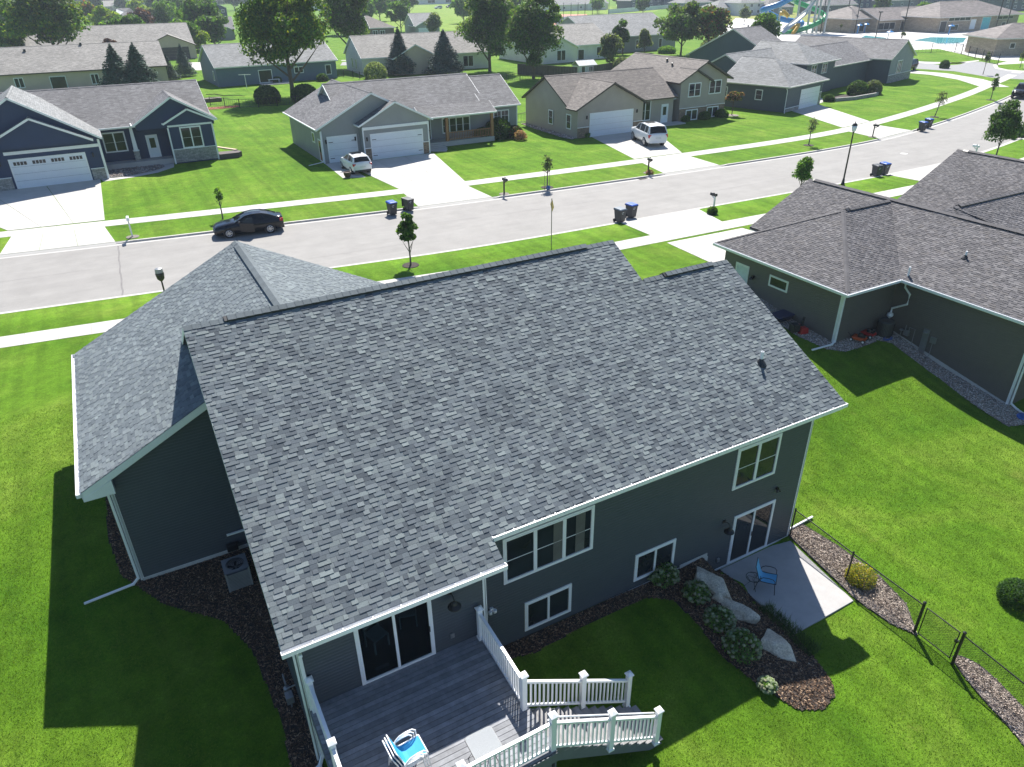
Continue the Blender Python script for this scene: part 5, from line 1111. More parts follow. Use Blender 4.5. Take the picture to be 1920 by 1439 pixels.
def gdoor(h, xc, y, zb, w, hh=2.35, rows=4, cols=4, lites=False, mat=None, hinges=False, trim=None):
    mat = mat or SOLIDG; trim = trim or WHITE; b = MB(); frame_rect(b, (xc, y, zb+hh/2), (1, 0, 0), w+.2, hh+.2, .12, 0, .03, (0, -1, 0)); f = b.build('garage_door', trim, h)
    ph = hh/rows
    for k in range(rows):
        s = MB(); z0 = zb+k*ph+.008; s.box(xc-w/2+.01, y-.012, z0, xc+w/2-.01, y, z0+ph-.016); cw = w/cols
        for c in range(cols):
            if not (lites and k == rows-1): s.box(xc-w/2+c*cw+.08, y-.020, z0+.07, xc-w/2+(c+1)*cw-.08, y-.0121, z0+ph-.086)
        s.build('section', mat, f)
    if lites:
        for c in range(4):
            for q in range(4):
                p = MB(); X = xc-w/2+(c+.5)*w/4-.52+q*.27; z0 = zb+(rows-1)*ph+.14; p.box(X, y-.02, z0, X+.22, y-.013, z0+.30); p.build('pane', GLASS, f)
    if hinges:
        for sx in (-1, 1):
            for z in (.35, 1.9): p = MB(); p.box(xc+sx*w/2-sx*.05, y-.03, zb+z, xc+sx*(w/2-.5), y-.021, zb+z+.06); p.build('hinge', BLACKM, f)
    return f
def lamp_side(h, x, y, z): b = MB(); b.box(x-.06, y-.12, z, x+.06, y, z+.28); b.lathe([(.02, .28), (.09, .26), (.07, .36), (.01, .4)], x, y-.08, z, 8); b.build('wall_light', BLACKM, h)
def entry_door(h, x, y, zb, w=.95, hh=2.05, mat=None, face='S'):
    d = window(h, (x, y, zb+hh/2), face, w, hh, 1, trim=.12, name='door', mat=WHITE, glass=mat or SOLIDG)
    u, n = {'S': ((1,0,0), (0,-1,0)), 'W': ((0,1,0), (-1,0,0))}[face]
    b = MB(); c = Vector((x, y, zb+hh*.66))+Vector(n)*.012
    q = [c+Vector(u)*a+Vector((0,0,1))*z for a, z in ((-.25,-.5),(.25,-.5),(.25,.45),(-.25,.45))]; b.hexa(q, [p+Vector(n)*.008 for p in q]); b.build('pane', GLASS, d); return d
def stone_skirt(h, x0, x1, y, zb, hh, mat=STONE, d=.06): b = MB(); b.box(x0, y-d, zb, x1, y-.001, zb+hh); b.build('stone_veneer', mat, h); b = MB(); b.box(x0-.01, y-d-.03, zb+hh, x1+.01, y, zb+hh+.06); b.build('stone_cap', WHITE, h)
def trimbox(h, *boxes, mat=None, nm='trim'):
    for q in boxes: b = MB(); b.box(*q); b.build(nm, mat or WHITE, h)
ZF = 2.42
# H1 ---- navy house
h = house('navy blue sided house with white trim, stone skirt and twin front gables', (0, 86, ZF))
wing(h, -14.3, 84.0, 10.05, 95.2, 6.25, 'x', ZF, S_NAVY, RF_GREY, sl=.48, o=.95)
wing(h, -12.3, 78.8, -.45, 88, 6.15, 'y', ZF, S_NAVY, RF_LGREY, sl=.62, o=.4)
wing(h, -9.3, 78.3, -1.2, 80, 6.15, 'y', 5.9, S_NAVY, RF_LGREY, sl=.50, o=.4, r=.3)
front_gable(h, 3.1, 10.35, 82.1, 6.45, 5.9, 5, S_NAVY, RF_GREY, sl=.60, o=.3)
front_gable(h, 5.9, 10.08, 82.0, 6.40, ZF, 3, S_NAVY, RF_GREY, sl=.5, o=.35, r=.3)
gdoor(h, -4.78, 78.78, ZF+.02, 5.9, 2.45, lites=True); gdoor(h, -11.0, 78.78, ZF+.02, 2.7, 2.45)
stone_skirt(h, -1.62, -.45, 78.79, ZF, 1.0); stone_skirt(h, -9.3, -8.0, 78.79, ZF, 1.0); stone_skirt(h, 5.9, 10.1, 82.0, ZF+.1, 1.25)
trimbox(h, (-8.0, 78.72, 5.35, -.45, 78.80, 5.62), (-.50, 78.70, ZF, -.38, 78.82, 6.0), (5.84, 81.92, ZF, 5.98, 82.02, 5.9), (10.02, 81.92, ZF, 10.16, 82.02, 6.0), (5.9, 81.92, 5.95, 10.1, 81.99, 6.12))
window(h, (7.95, 81.99, 4.85), 'S', 1.85, 1.9, 2, hung=True, trim=.14)
window(h, (.98, 83.99, 4.75), 'S', 1.9, 1.75, 2, hung=True, trim=.14); entry_door(h, 4.35, 83.99, 3.0)
b = MB(); b.box(-.4, 82.5, ZF, 5.85, 84.0, 2.92); b.build('porch', CONC, h)
b = MB(); b.hexa([(2.45, 83.1, 3.9), (2.85, 83.1, 3.9), (2.85, 83.5, 3.9), (2.45, 83.5, 3.9)], [(2.52, 83.17, 6.06), (2.78, 83.17, 6.06), (2.78, 83.43, 6.06), (2.52, 83.43, 6.06)]); b.build('column', WHITE, h)
b = MB(); b.box(2.40, 83.05, 2.92, 2.90, 83.55, 3.85); b.build('column_base', STONE, h); b = MB(); b.box(2.36, 83.01, 3.85, 2.94, 83.59, 3.92); b.build('column_cap', WHITE, h)
trimbox(h, (-.43, 78.6, 2.5, -.30, 78.7, 6.0)); lamp_side(h, -1.15, 78.78, 4.5); lamp_side(h, -8.5, 78.78, 4.5)
# H2 ---- sage grey house with porch
h = house('sage grey ranch house with two garage doors and cedar front porch', (30, 78, ZF))
wing(h, 22.2, 77.0, 38.6, 87.2, 5.75, 'x', ZF, S_GRN, RF_GREY, sl=.56); wing(h, 38.62, 77.05, 42.75, 86.2, 5.80, 'x', ZF, S_GRN, RF_GREY, sl=.55)
wing(h, 18.9, 73.8, 29.8, 86.5, 5.75, 'y', ZF, S_GRN, RF_GREY, sl=.5, o=.5); wing(h, 22.85, 72.8, 29.9, 76, 5.88, 'y', ZF, S_GRN, RF_GREY, sl=.5, o=.45, r=.35)
gdoor(h, 20.95, 73.78, ZF+.02, 2.9, 2.4, cols=2, hinges=True); gdoor(h, 26.4, 72.78, ZF+.02, 5.5, 2.4, hinges=True)
trimbox(h, (22.8, 72.7, 5.35, 29.95, 72.79, 5.62), (22.80, 72.72, ZF, 22.92, 72.82, 5.5), (29.82, 72.72, ZF, 29.94, 72.82, 5.5), (18.85, 73.72, ZF, 18.97, 73.82, 5.5), (42.68, 76.92, ZF, 42.80, 77.02, 5.6))
stone_skirt(h, 22.92, 23.55, 72.79, ZF, 1.15, STONEB); stone_skirt(h, 29.2, 29.82, 72.79, ZF, 1.15, STONEB)
window(h, (18.887, 76.8, 4.5), 'W', .9, .9, 1, trim=.1); entry_door(h, 18.887, 74.6, ZF+.1, face='W', mat=MAT('rust_door', (.30, .10, .06), .5))
window(h, (40.7, 76.99, 4.35), 'S', 1.9, 1.7, 2, grid=(2, 3), trim=.12); window(h, (35.0, 76.99, 4.2), 'S', 3.3, 1.5, 4, hung=True, trim=.12); entry_door(h, 31.4, 76.99, 2.95, mat=DOORD)
b = MB(); b.box(29.95, 74.9, ZF, 38.7, 77.0, 2.92); b.build('porch', CONC, h)
for x in (33.0, 38.5): b = MB(); b.box(x-.14, 74.95, 2.92, x+.14, 75.23, 5.5); b.build('post', WOODP, h)
b = MB(); b.box(33.1, 75.02, 3.75, 38.4, 75.14, 3.83); b.box(33.1, 75.05, 3.02, 38.4, 75.11, 3.09); b.build('porch_rail', WOODP, h)
for k in range(26): b = MB(); x = 33.25+k*.2; b.box(x-.025, 75.05, 3.09, x+.025, 75.11, 3.75); b.build('baluster', WOODP, h)
for k in range(3): trimbox(h, (30.2, 74.9-.35*(k+1), ZF, 32.4, 74.9-.35*k, 2.92-.13*(k+1)), mat=CONC, nm='step')
wing(h, 29.95, 75.0, 38.9, 78, 5.62, 'x', 5.5, S_GRN, RF_GREY, sl=.5, walls=False, cap=False, o=.35, r=0.)
lamp_side(h, 22.3, 73.78, 4.3); lamp_side(h, 19.3, 73.78, 4.3); lamp_side(h, 30.0, 72.78, 4.4); lamp_side(h, 23.2, 72.78, 4.3)
b = MB(); b.lathe([(.05, 0), (.05, .02)], 18, 72, 2.5, 8)
downspout(h, [(18.8, 73.6, 5.5), (18.8, 73.7, 2.6), (17.2, 73.4, 2.5)])
# H3 ---- tan split level
h = house('taupe split-level house with brown trim, white garage door and stone base', (58, 77, ZF))
wing(h, 47.16, 72.9, 62.5, 82.6, 5.55, 'x', ZF, S_TAN, RF_BRN, DKTRIM, sl=.53, o=.5); wing(h, 47.1, 70.8, 56.2, 73.5, 5.55, 'y', ZF, S_TAN, RF_BRN, DKTRIM, sl=.5, o=.5, r=.5, back=(72.45, 77.4))
wing(h, 63.6, 73.3, 71.3, 87.0, 7.0, 'y', ZF, S_TAN, RF_BRN, DKTRIM, sl=.5, o=.6, r=.5); wing(h, 63.5, 72.9, 67.9, 75.5, 7.0, 'y', ZF, S_TAN, RF_BRN, DKTRIM, sl=.5, o=.55, r=.3)
wing(h, 57, 74.0, 63.4, 77, 5.75, 'x', 5.4, S_TAN, RF_BRN, DKTRIM, sl=.45, walls=False, cap=False, o=.4, r=0, hips=(0, 0))
gdoor(h, 51.75, 70.78, ZF+.02, 5.9, 2.45, cols=4); stone_skirt(h, 47.1, 48.6, 70.8, ZF, 1.1, STONEB); stone_skirt(h, 54.9, 56.2, 70.8, ZF, 1.1, STONEB); stone_skirt(h, 63.5, 67.9, 72.9, ZF, 1.5, STONEB); stone_skirt(h, 67.95, 71.3, 73.3, ZF, 1.5, STONEB)
window(h, (65.7, 72.89, 6.0), 'S', 1.85, 1.5, 2, grid=(1, 2), trim=.12); window(h, (69.4, 73.29, 6.05), 'S', 1.9, 1.5, 2, grid=(1, 2), trim=.12)
window(h, (65.5, 72.82, 3.1), 'S', 1.8, 1.15, 2, trim=.12); window(h, (69.3, 73.22, 3.1), 'S', 1.8, 1.15, 2, trim=.12)
window(h, (47.087, 76.5, 4.0), 'W', .9, 1.5, 1, hung=True, trim=.1); window(h, (47.087, 72.6, 4.0), 'W', .9, 1.5, 1, hung=True, trim=.1)
window(h, (58.2, 72.89, 4.2), 'S', 1.5, 2.2, 2, hung=True, trim=.12); entry_door(h, 61.2, 72.89, 2.6)
b = MB(); b.box(60.35, 73.6, 5.0, 63.5, 74, 5.2); b.box(61.95, 73.2, 2.6, 62.1, 73.35, 5.6); b.build('column', WHITE, h)
trimbox(h, (59.5, 71.3, ZF, 63.4, 72.9, 2.55), mat=CONC, nm='porch'); lamp_side(h, 48.3, 70.78, 4.4); lamp_side(h, 55.3, 70.78, 4.5)
for x, y in ((66.5, 79.5), (65.8, 77.6)): b = MB(); b.lathe([(.12, 0), (.12, .28), (.16, .3), (.02, .36)], x, y, 7.0+.5*(x-63)+.0, 10); b.build('roof_vent', BLACKM, h)
# H4 ---- slate house (local frame, turned 17 deg)
h = house('slate blue-grey house with layered hip roofs and white garage door', (79.4, 70.6, ZF), math.radians(15), world=False)
wing(h, 0, 0, 10.0, 9.5, 3.25, 'y', 0, S_SLATE, RF_LGREY, sl=.5, o=.55, hips=(1, 0), trim=S_CREAM); wing(h, 14.9, 5.0, 24.0, 15, 4.55, 'y', 0, S_SLATE, RF_LGREY, sl=.48, o=.55, hips=(1, 0), trim=S_CREAM)
wing(h, 5.0, 7.5, 18, 17.5, 3.4, 'x', 0, S_SLATE, RF_LGREY, sl=.5, o=.5, trim=S_CREAM); wing(h, 24.0, 5.5, 38, 14.5, 3.5, 'x', 0, S_SLATE, RF_GREY, sl=.5, o=.5, trim=S_CREAM); wing(h, 37.6, 1.9, 47.0, 20, 3.7, 'y', 0, S_SLATE, RF_GREY, sl=.5, o=.5, trim=S_CREAM); b = MB(); b.box(37.62, 1.87, 0, 46.98, 1.899, 3.7); b.add([(37.6, 1.88, 3.7), (47, 1.88, 3.7), (42.3, 1.88, 6.1)], [(0, 1, 2)]); b.build('shake_panel', SIDING('pale_slate_shake', (.22, .25, .27), .2), h); stone_skirt(h, 37.6, 47, 1.86, 0, 1.2); window(h, (41.5, 1.86, 2.2), 'S', 1.9, 2.0, 3, trim=.12); wing(h, 20.5, 13, 28.5, 29, 4.2, 'x', 0, S_SLATE, RF_GREY, sl=.5, o=.5, trim=S_CREAM)
gdoor(h, 6.6, -.02, .02, 5.2, 2.35, cols=4); stone_skirt(h, 0.05, 3.8, 0, 0, .45); stone_skirt(h, 9.3, 10.0, 0, 0, 1.6)
window(h, (-.013, 3.9, 1.9), 'W', .95, 1.2, 1, hung=True, trim=.1); window(h, (-.013, 9.2, 1.9), 'W', .95, 1.2, 1, hung=True, trim=.1)
window(h, (17.2, 4.99, 3.5), 'S', 1.6, 1.3, 2, grid=(1, 2), trim=.1); window(h, (20.6, 4.99, 3.5), 'S', 1.6, 1.3, 2, grid=(1, 2), trim=.1); window(h, (16.6, 4.93, .9), 'S', 1.5, .95, 2, grid=(1, 2), trim=.1); stone_skirt(h, 14.9, 21, 5, 0, 1.3)
entry_door(h, 12.0, 7.49, .2, mat=DOORD); trimbox(h, (13.2, 4.6, 0, 13.4, 4.8, 3.2)); wing(h, 10.2, 4.8, 14.9, 7, 3.3, 'x', 3.2, S_SLATE, RF_LGREY, sl=.4, walls=False, cap=False, o=.3, r=0, trim=S_CREAM)

downspout(h, [(-.4, -.1, 3.0), (-.1, -.1, 2.7), (-.1, -.1, .2), (-1.0, -.6, .1)])
# ------------------------------------------------------------------ second row
def simple(label, loc, w, d, hh, rz, wall, roof, trim=None, sl=.45, hips=(0, 0), wins=(), front=None, zw=0, ax='x', o=.45, side=(), name='house', cat='house'):
    h = house(label, loc, rz, world=False, name=name, cat=cat); ro = wing(h, 0, 0, w, d, hh, ax, 0, wall, roof, trim, sl=sl, hips=hips, o=o, gut=False)
    for x, z, ww, wh in wins: window(h, (x, -.012, z), 'S', ww, wh, 2 if ww > 1.1 else 1, trim=.12)
    for y, z, ww, wh in side: window(h, (-.012, y, z), 'W', ww, wh, 2 if ww > 1.1 else 1, trim=.12)
    return h, ro
def place(px, py, z=2.5): x, y, _ = at(px, py, z); return (x, y, ZF)
h, ro = simple('long tan ranch house with a plain tan-grey roof at the far left', (-17.5, 158.5, ZF), 31, 17.5, 3.05, math.radians(-1.5), S_TANL, RF_TAN, DKTRIM, sl=.40, wins=((7.3, 1.6, 1.3, 1.5), (19, 1.5, 1.2, 1.6)))
entry_door(h, 13.2, -.02, .2, w=2.4, mat=GLASS)
for x, y in ((9, 7), (18, 8.4)): b = MB(); b.box(x-.2, y-.2, 3.05+.4*y, x+.2, y+.2, 3.6+.4*y); b.build('roof_vent', BLACKM, h)
h, ro = simple('dusty blue ranch house with grey roof behind the big maple', (20.4, 145.5, ZF), 21.8, 14.5, 3.2, math.radians(2), S_BLUE, RF_LGREY, sl=.42, wins=((14.6, 1.9, 1.6, 1.0), (20.2, 1.6, 1.0, 1.6)), side=((3, 1.6, .9, 1.5),))
entry_door(h, 8.4, -.02, .2, w=2.3, mat=GLASS); trimbox(h, (7.0, -3.0, 0, 12.5, 0, .12), mat=CONC, nm='patio')
h, ro = simple('white-gabled house with beige roof behind the two spruces', (47.6, 147.0, ZF), 27, 13.5, 3.1, math.radians(-4), S_CREAM, RF_TAN, sl=.5, side=((8, 1.7, .9, 1.8), (5.0, 1.7, .9, 1.8)), wins=((22, 1.5, 2.2, 2.0),))
wing(h, 5.5, -3.5, 14, 5, 3.0, 'y', 0, S_TANL, RF_TAN, sl=.5, gut=False)
h, ro = simple('pale green house with patio and light roof right of the maples', (86.0, 146.0, ZF), 20.5, 16, 3.1, math.radians(2), S_CREAM, RF_TAN, sl=.45, wins=((17.4, 1.6, 2.6, 1.7),))
wing(h, 0.5, -2.2, 9.2, 6, 2.9, 'y', 0, S_CREAM, RF_TAN, sl=.45, gut=False); entry_door(h, 11.8, -.02, .1, w=1.6, mat=GLASS); window(h, (5, -2.22, 1.5), 'S', 2.2, 2.0, 2, trim=.12)
h, ro = simple('sage green house with long grey roof behind the twin arborvitae', (107.0, 155.5, ZF), 26, 20, 3.6, math.radians(2), S_GRN, RF_LGREY, sl=.42, wins=((8, 1.6, 1.6, 2.0), (14, 1.6, 1.6, 2.0), (21, 1.6, 1.0, 2.0)))
# tan house with the dark garage door
p = place(170, 118); h, ro = simple('tan house with a dark double garage door and front gable', (p[0]-14, p[1]+3, ZF), 38, 20, 3.1, math.radians(-2), S_TANL, RF_TAN, DKTRIM, sl=.42)
wing(h, 26.5, -5, 38, 6, 3.0, 'y', 0, S_TANL, RF_TAN, DKTRIM, sl=.42, gut=False); gdoor(h, 32.8, -5.02, .02, 7.0, 2.6, mat=DOORD, trim=DKTRIM)
# ------------------------------------------------------------------ cars
def PAINT(name, col, rough=.22): 
    m, t, b = base(name, rough, 0, .4); b.inputs['Base Color'].default_value = (*col, 1); b.inputs['Coat Weight'].default_value = .25; b.inputs['Coat Roughness'].default_value = .05; return m
CGL = GLASSM('car_glass', (.006, .007, .008), .05); TYRE = MAT('tyre', (.015, .015, .016), .85); RIM_ = MAT('alloy', (.55, .56, .57), .3, .7); REDL = MAT('tail_lamp_red', (.45, .01, .012), .25); HEADL = MAT('head_lamp', (.6, .63, .66), .15); PLATE = MAT('plate', (.6, .62, .62), .5)
P_BLK = PAINT('black_paint', (.002, .003, .007)); P_WHT = PAINT('white_paint', (.74, .75, .76)); P_MAR = PAINT('maroon_paint', (.05, .012, .016)); P_BLU = PAINT('blue_paint', (.03, .10, .28)); P_SIL = PAINT('silver_paint', (.38, .40, .42))
CARS = {  # stations: x, zbottom, zwide, ztop, halfwidth wide, halfwidth top ; greenhouse: x, zbelt, zroof, wbelt, wroof
 'sedan': dict(L=4.9, W=1.86, r=.335, wx=(-1.42, 1.42), st=[(-2.42,.30,.48,.60,.60,.50),(-2.36,.22,.52,.70,.80,.66),(-2.15,.20,.58,.80,.89,.74),(-1.6,.20,.62,.90,.92,.80),(-.95,.20,.64,.99,.925,.82),(-.2,.20,.66,1.0,.93,.83),(.9,.20,.68,1.01,.93,.82),(1.6,.21,.70,1.06,.92,.78),(2.1,.24,.72,1.09,.88,.72),(2.38,.30,.74,1.06,.80,.68),(2.45,.36,.72,.90,.68,.60)],
   gh=[(-1.0,.97,.98,.80,.78),(-.15,.98,1.38,.81,.60),(.35,.99,1.46,.81,.58),(.95,1.0,1.45,.80,.58),(1.45,1.02,1.33,.77,.60),(2.02,1.07,1.10,.72,.66)], roof=(1, 4)),
 'hatch': dict(L=4.2, W=1.78, r=.32, wx=(-1.28, 1.28), st=[(-2.08,.30,.48,.62,.58,.5),(-2.02,.22,.52,.74,.78,.64),(-1.8,.20,.58,.85,.86,.72),(-1.2,.20,.62,.96,.885,.78),(-.6,.20,.64,1.0,.89,.80),(.5,.20,.66,1.02,.89,.80),(1.4,.21,.70,1.04,.885,.78),(1.9,.24,.74,1.06,.85,.76),(2.06,.30,.78,1.02,.80,.74),(2.12,.40,.70,.80,.72,.70)],
   gh=[(-.95,.96,.98,.78,.76),(-.15,.99,1.40,.79,.60),(.3,1.0,1.49,.79,.58),(1.2,1.02,1.48,.78,.60),(1.72,1.03,1.42,.77,.62),(2.02,1.04,1.08,.76,.72)], roof=(1, 4)),
 'suv': dict(L=5.3, W=2.06, r=.42, wx=(-1.58, 1.52), st=[(-2.62,.42,.62,.86,.78,.7),(-2.56,.34,.68,1.02,.92,.82),(-2.3,.32,.74,1.14,.99,.9),(-1.6,.32,.80,1.20,1.02,.93),(-1.1,.32,.82,1.23,1.03,.95),(.5,.32,.84,1.25,1.03,.95),(1.8,.34,.86,1.26,1.02,.94),(2.4,.38,.90,1.27,.99,.93),(2.6,.44,.92,1.24,.93,.90),(2.66,.52,.86,1.0,.86,.84)],
   gh=[(-1.25,1.20,1.22,.93,.90),(-.55,1.24,1.78,.94,.76),(-.1,1.25,1.88,.94,.74),(1.2,1.25,1.90,.94,.75),(2.2,1.26,1.86,.93,.77),(2.56,1.26,1.30,.91,.88)], roof=(1, 4)),
 'pickup': dict(L=5.8, W=2.04, r=.42, wx=(-1.85, 1.75), st=[(-2.9,.42,.62,.9,.8,.7),(-2.82,.36,.68,1.06,.94,.82),(-2.5,.34,.74,1.14,1.0,.9),(-1.5,.34,.80,1.18,1.02,.93),(.9,.34,.84,1.2,1.02,.95),(.95,.36,.84,1.2,1.02,.97),(2.7,.38,.86,1.2,1.01,.97),(2.86,.46,.88,1.18,.98,.95),(2.9,.52,.86,1.1,.94,.9)],
   gh=[(-1.3,1.16,1.18,.93,.90),(-.6,1.19,1.72,.94,.76),(-.2,1.2,1.84,.94,.74),(.5,1.2,1.84,.94,.76),(.85,1.2,1.78,.93,.78),(1.0,1.2,1.24,.92,.86)], roof=(1, 4)),
}
def car(kind, label, loc, rz, paint, cat='car', open_door=False, name='parked_car', sunroof=False):
    K = CARS[kind]; t = thing(name, label, cat, loc, rz); b = MB(); rings = []
    for x, zb, zw, zt, w, wt in K['st']:
        rings.append([(x, 0, zb), (x, w*.86, zb), (x, w*.97, zb+(zw-zb)*.35), (x, w, zw), (x, (w+wt)/2, zw+(zt-zw)*.7), (x, wt, zt), (x, wt*.55, zt+.035), (x, 0, zt+.045)])
    n = len(rings[0]); V = []; F = []
    for rg in rings: V += rg; V += [(x, -y, z) for x, y, z in rg]
    for i in range(len(rings)-1):
        for s in (0, 1):
            for k in range(n-1):
                a = i*2*n+s*n+k; c = a+2*n; F.append((a, a+1, c+1, c) if s == 0 else (a, c, c+1, a+1))
    m = len(rings)-1
    for i in (0, m):
        o_ = i*2*n; F.append(tuple(o_+k for k in range(n))+tuple(o_+n+k for k in range(n-2, 0, -1)))
    b.add(V, F); body = b.build('body', paint, t, smooth=True)
    g_ = K['gh']; r0, r1 = K['roof']; gb = MB(); rb = MB(); e = .004
    for (x, zb, zr, wb, wr), (x2, zb2, zr2, wb2, wr2), i in zip(g_[:-1], g_[1:], range(9)):
        tgt = rb if r0 <= i < r1 else gb
        tgt.poly([(x, -wr, zr), (x2, -wr2, zr2), (x2, 0, zr2+.05), (x, 0, zr+.05 if i else zr+.02)]); tgt.poly([(x, 0, zr+.05 if i else zr+.02), (x2, 0, zr2+.05), (x2, wr2, zr2), (x, wr, zr)])
        for s in (-1, 1):
            q = [(x, s*wb, zb-.03), (x2, s*wb2, zb2-.03), (x2, s*wr2, zr2), (x, s*wr, zr)]; gb.poly(q if s < 0 else q[::-1])
            rb.bar((x, s*wr, zr), (x2, s*wr2, zr2), .07, .05)
    for s in (-1, 1):
        for i in ((2, 3) if kind != 'pickup' else (2,)):
            x, zb, zr, wb, wr = g_[i]; rb.bar((x+.12, s*(wb+.004), zb-.02), (x+.05, s*(wr+.004), zr), .09, .03, up=(0, 1, 0))
        if kind in ('suv', 'hatch'): x, zb, zr, wb, wr = g_[4]; rb.bar((x-.05, s*(wb+.004), zb-.02), (x-.12, s*(wr+.004), zr), .16, .03, up=(0, 1, 0)); x, zb, zr, wb, wr = g_[5]; rb.bar((x-.05, s*(wb+.0), zb), (g_[4][0], s*(g_[4][4]), g_[4][2]), .12, .05)
    gb.build('windows', CGL, t); rb.build('roof', paint, t, smooth=False)
    if sunroof: p = MB(); p.box(-.05, -.42, g_[2][2]+.045, .75, .42, g_[2][2]+.062); p.build('sunroof', CGL, t)
    r = K['r']; hw = K['W']/2
    for x in K['wx']:
        for s in (-1, 1):
            w = MB(); w.tube([(x, s*(hw-.24), r), (x, s*(hw-.01), r)], r, 24); wo = w.build('wheel', TYRE, t)
            w = MB(); w.tube([(x, s*(hw-.30), r+.02), (x, s*(hw-.035), r+.02)], r*1.17, 24); w.build('wheel_arch', BLACKP, t)
            w = MB()
            for k in range(7): a = k*2*math.pi/7; w.bar((x, s*(hw+.0), r), (x+math.cos(a)*r*.62, s*(hw+.0), r+math.sin(a)*r*.62), r*.17, .02, up=(0, 1, 0))
            w.tube([(x+math.cos(a)*r*.64, s*(hw-.0), r+math.sin(a)*r*.64) for a in np.linspace(0, 2*math.pi, 21)], .022, 6, caps=False); w.build('rim', RIM_, wo)
    st = K['st']; xf, xr = st[1][0], st[-2][0]; zf = st[1][3]; zr = st[-2][3]; wf = st[1][4]; wr = st[-2][4]
    for s in (-1, 1):
        p = MB(); p.hexa([(xf-.03, s*wf*.55, zf-.16), (xf-.03, s*wf*.92, zf-.14), (xf+.28, s*(wf+.05), zf-.06), (xf+.1, s*wf*.55, zf-.05)], [(xf+.02, s*wf*.55, zf-.04), (xf+.02, s*wf*.92, zf-.03), (xf+.30, s*(wf+.03), zf+.03), (xf+.12, s*wf*.55, zf+.0)]); p.build('headlight', HEADL, t)
        p = MB(); h0 = .30 if kind in ('suv', 'pickup') else .20; p.box(xr-.20, s*(wr-.20), zr-h0-.06, xr+.045, s*(wr+.035), zr-.06); p.build('tail_light', REDL, t, bevel=.02)
        p = MB(); x, zb, _, wb, _ = g_[0]; p.box(x+.30, s*(wb+.06), zb+.02, x+.44, s*(wb+.26), zb+.15); p.build('mirror', paint, t, bevel=.03)
    p = MB(); p.box(xr+.06, -.26, .62 if kind != 'suv' else .80, xr+.085, .26, .75 if kind != 'suv' else .93); p.build('licence_plate', PLATE, t)
    p = MB(); p.box(xr-.1, -wr*.9, st[-2][1]-.04, xr+.08, wr*.9, st[-2][1]+.14); p.build('bumper', BLACKP if kind != 'suv' else paint, t, bevel=.03)
    p = MB(); p.box(xf-.09, -wf*.5, zf-.24, xf-.05, wf*.5, zf-.10); p.build('grille', BLACKP, t)
    for s in (-1, 1):
        for x in (-.45, .55): p = MB(); p.box(x, s*(K['W']/2-.005), .84*st[4][3], x+.18, s*(K['W']/2+.02), .84*st[4][3]+.025); p.build('door_handle', paint, t)
    if open_door:
        p = MB(); x0, y0 = -.62, -.90; a = math.radians(-28); L = 1.05; ex, ey = x0+L*math.cos(a), y0+L*math.sin(a); nx_, ny_ = math.sin(a)*.05, -math.cos(a)*.05
        p.hexa([(x0, y0, .32), (ex, ey, .32), (ex-nx_, ey-ny_, .32), (x0-nx_, y0-ny_, .32)], [(x0, y0, .98), (ex, ey, 1.0), (ex-nx_, ey-ny_, 1.0), (x0-nx_, y0-ny_, .98)]); dd = p.build('door', paint, t, bevel=.02)
        p = MB(); p.hexa([(x0+.1, y0-.0, 1.0), (ex, ey, 1.0), (ex-nx_*.5, ey-ny_*.5, 1.0), (x0+.1, y0+.02, 1.0)], [(x0+.55, y0-.18, 1.32), (ex, ey+.1, 1.34), (ex-nx_*.5, ey+.12, 1.34), (x0+.55, y0-.16, 1.32)]); p.build('door_window', CGL, dd)
    return t
def by_wheels(kind, rear, front, z, hand=1):
    """left wheels' ground contacts in the photograph -> pose; car front is local -X"""
    r = Vector(at(*rear, z)[:2]); f = Vector(at(*front, z)[:2]); d = (f-r).normalized(); ang = math.atan2(-d.y, -d.x); K = CARS[kind]; nrm = Vector((d.y, -d.x))*hand
    mid = r+d*(K['wx'][1]-0)+nrm*(K['W']/2-.12); return (mid.x, mid.y, z), ang
car('sedan', 'black sedan parked at the far kerb with its driver door ajar', (7.80, 54.68, ZR+.01), -.125, P_BLK, open_door=True)
loc, a = by_wheels('hatch', (661, 326), (637, 311), 2.43); car('hatch', 'white hatchback parked in front of the small garage door', loc, a, P_WHT, sunroof=True).scale = (1.09,)*3
loc, a = by_wheels('suv', (1209, 273), (1177, 256), 2.43); car('suv', 'large white sport utility vehicle on the taupe house driveway', loc, a, P_WHT, sunroof=True).scale = (1.1,)*3
car('pickup', 'black pickup truck parked at the kerb by the right edge', (118.4, kf(118.4)-1.45, ZR+.01), .32, P_BLK, cat='truck')
x, y, _ = at(1712, 133, 2.5); car('suv', 'dark maroon vehicle behind the slate blue-grey house', (x, y+1.5, ZF), .2, P_MAR)
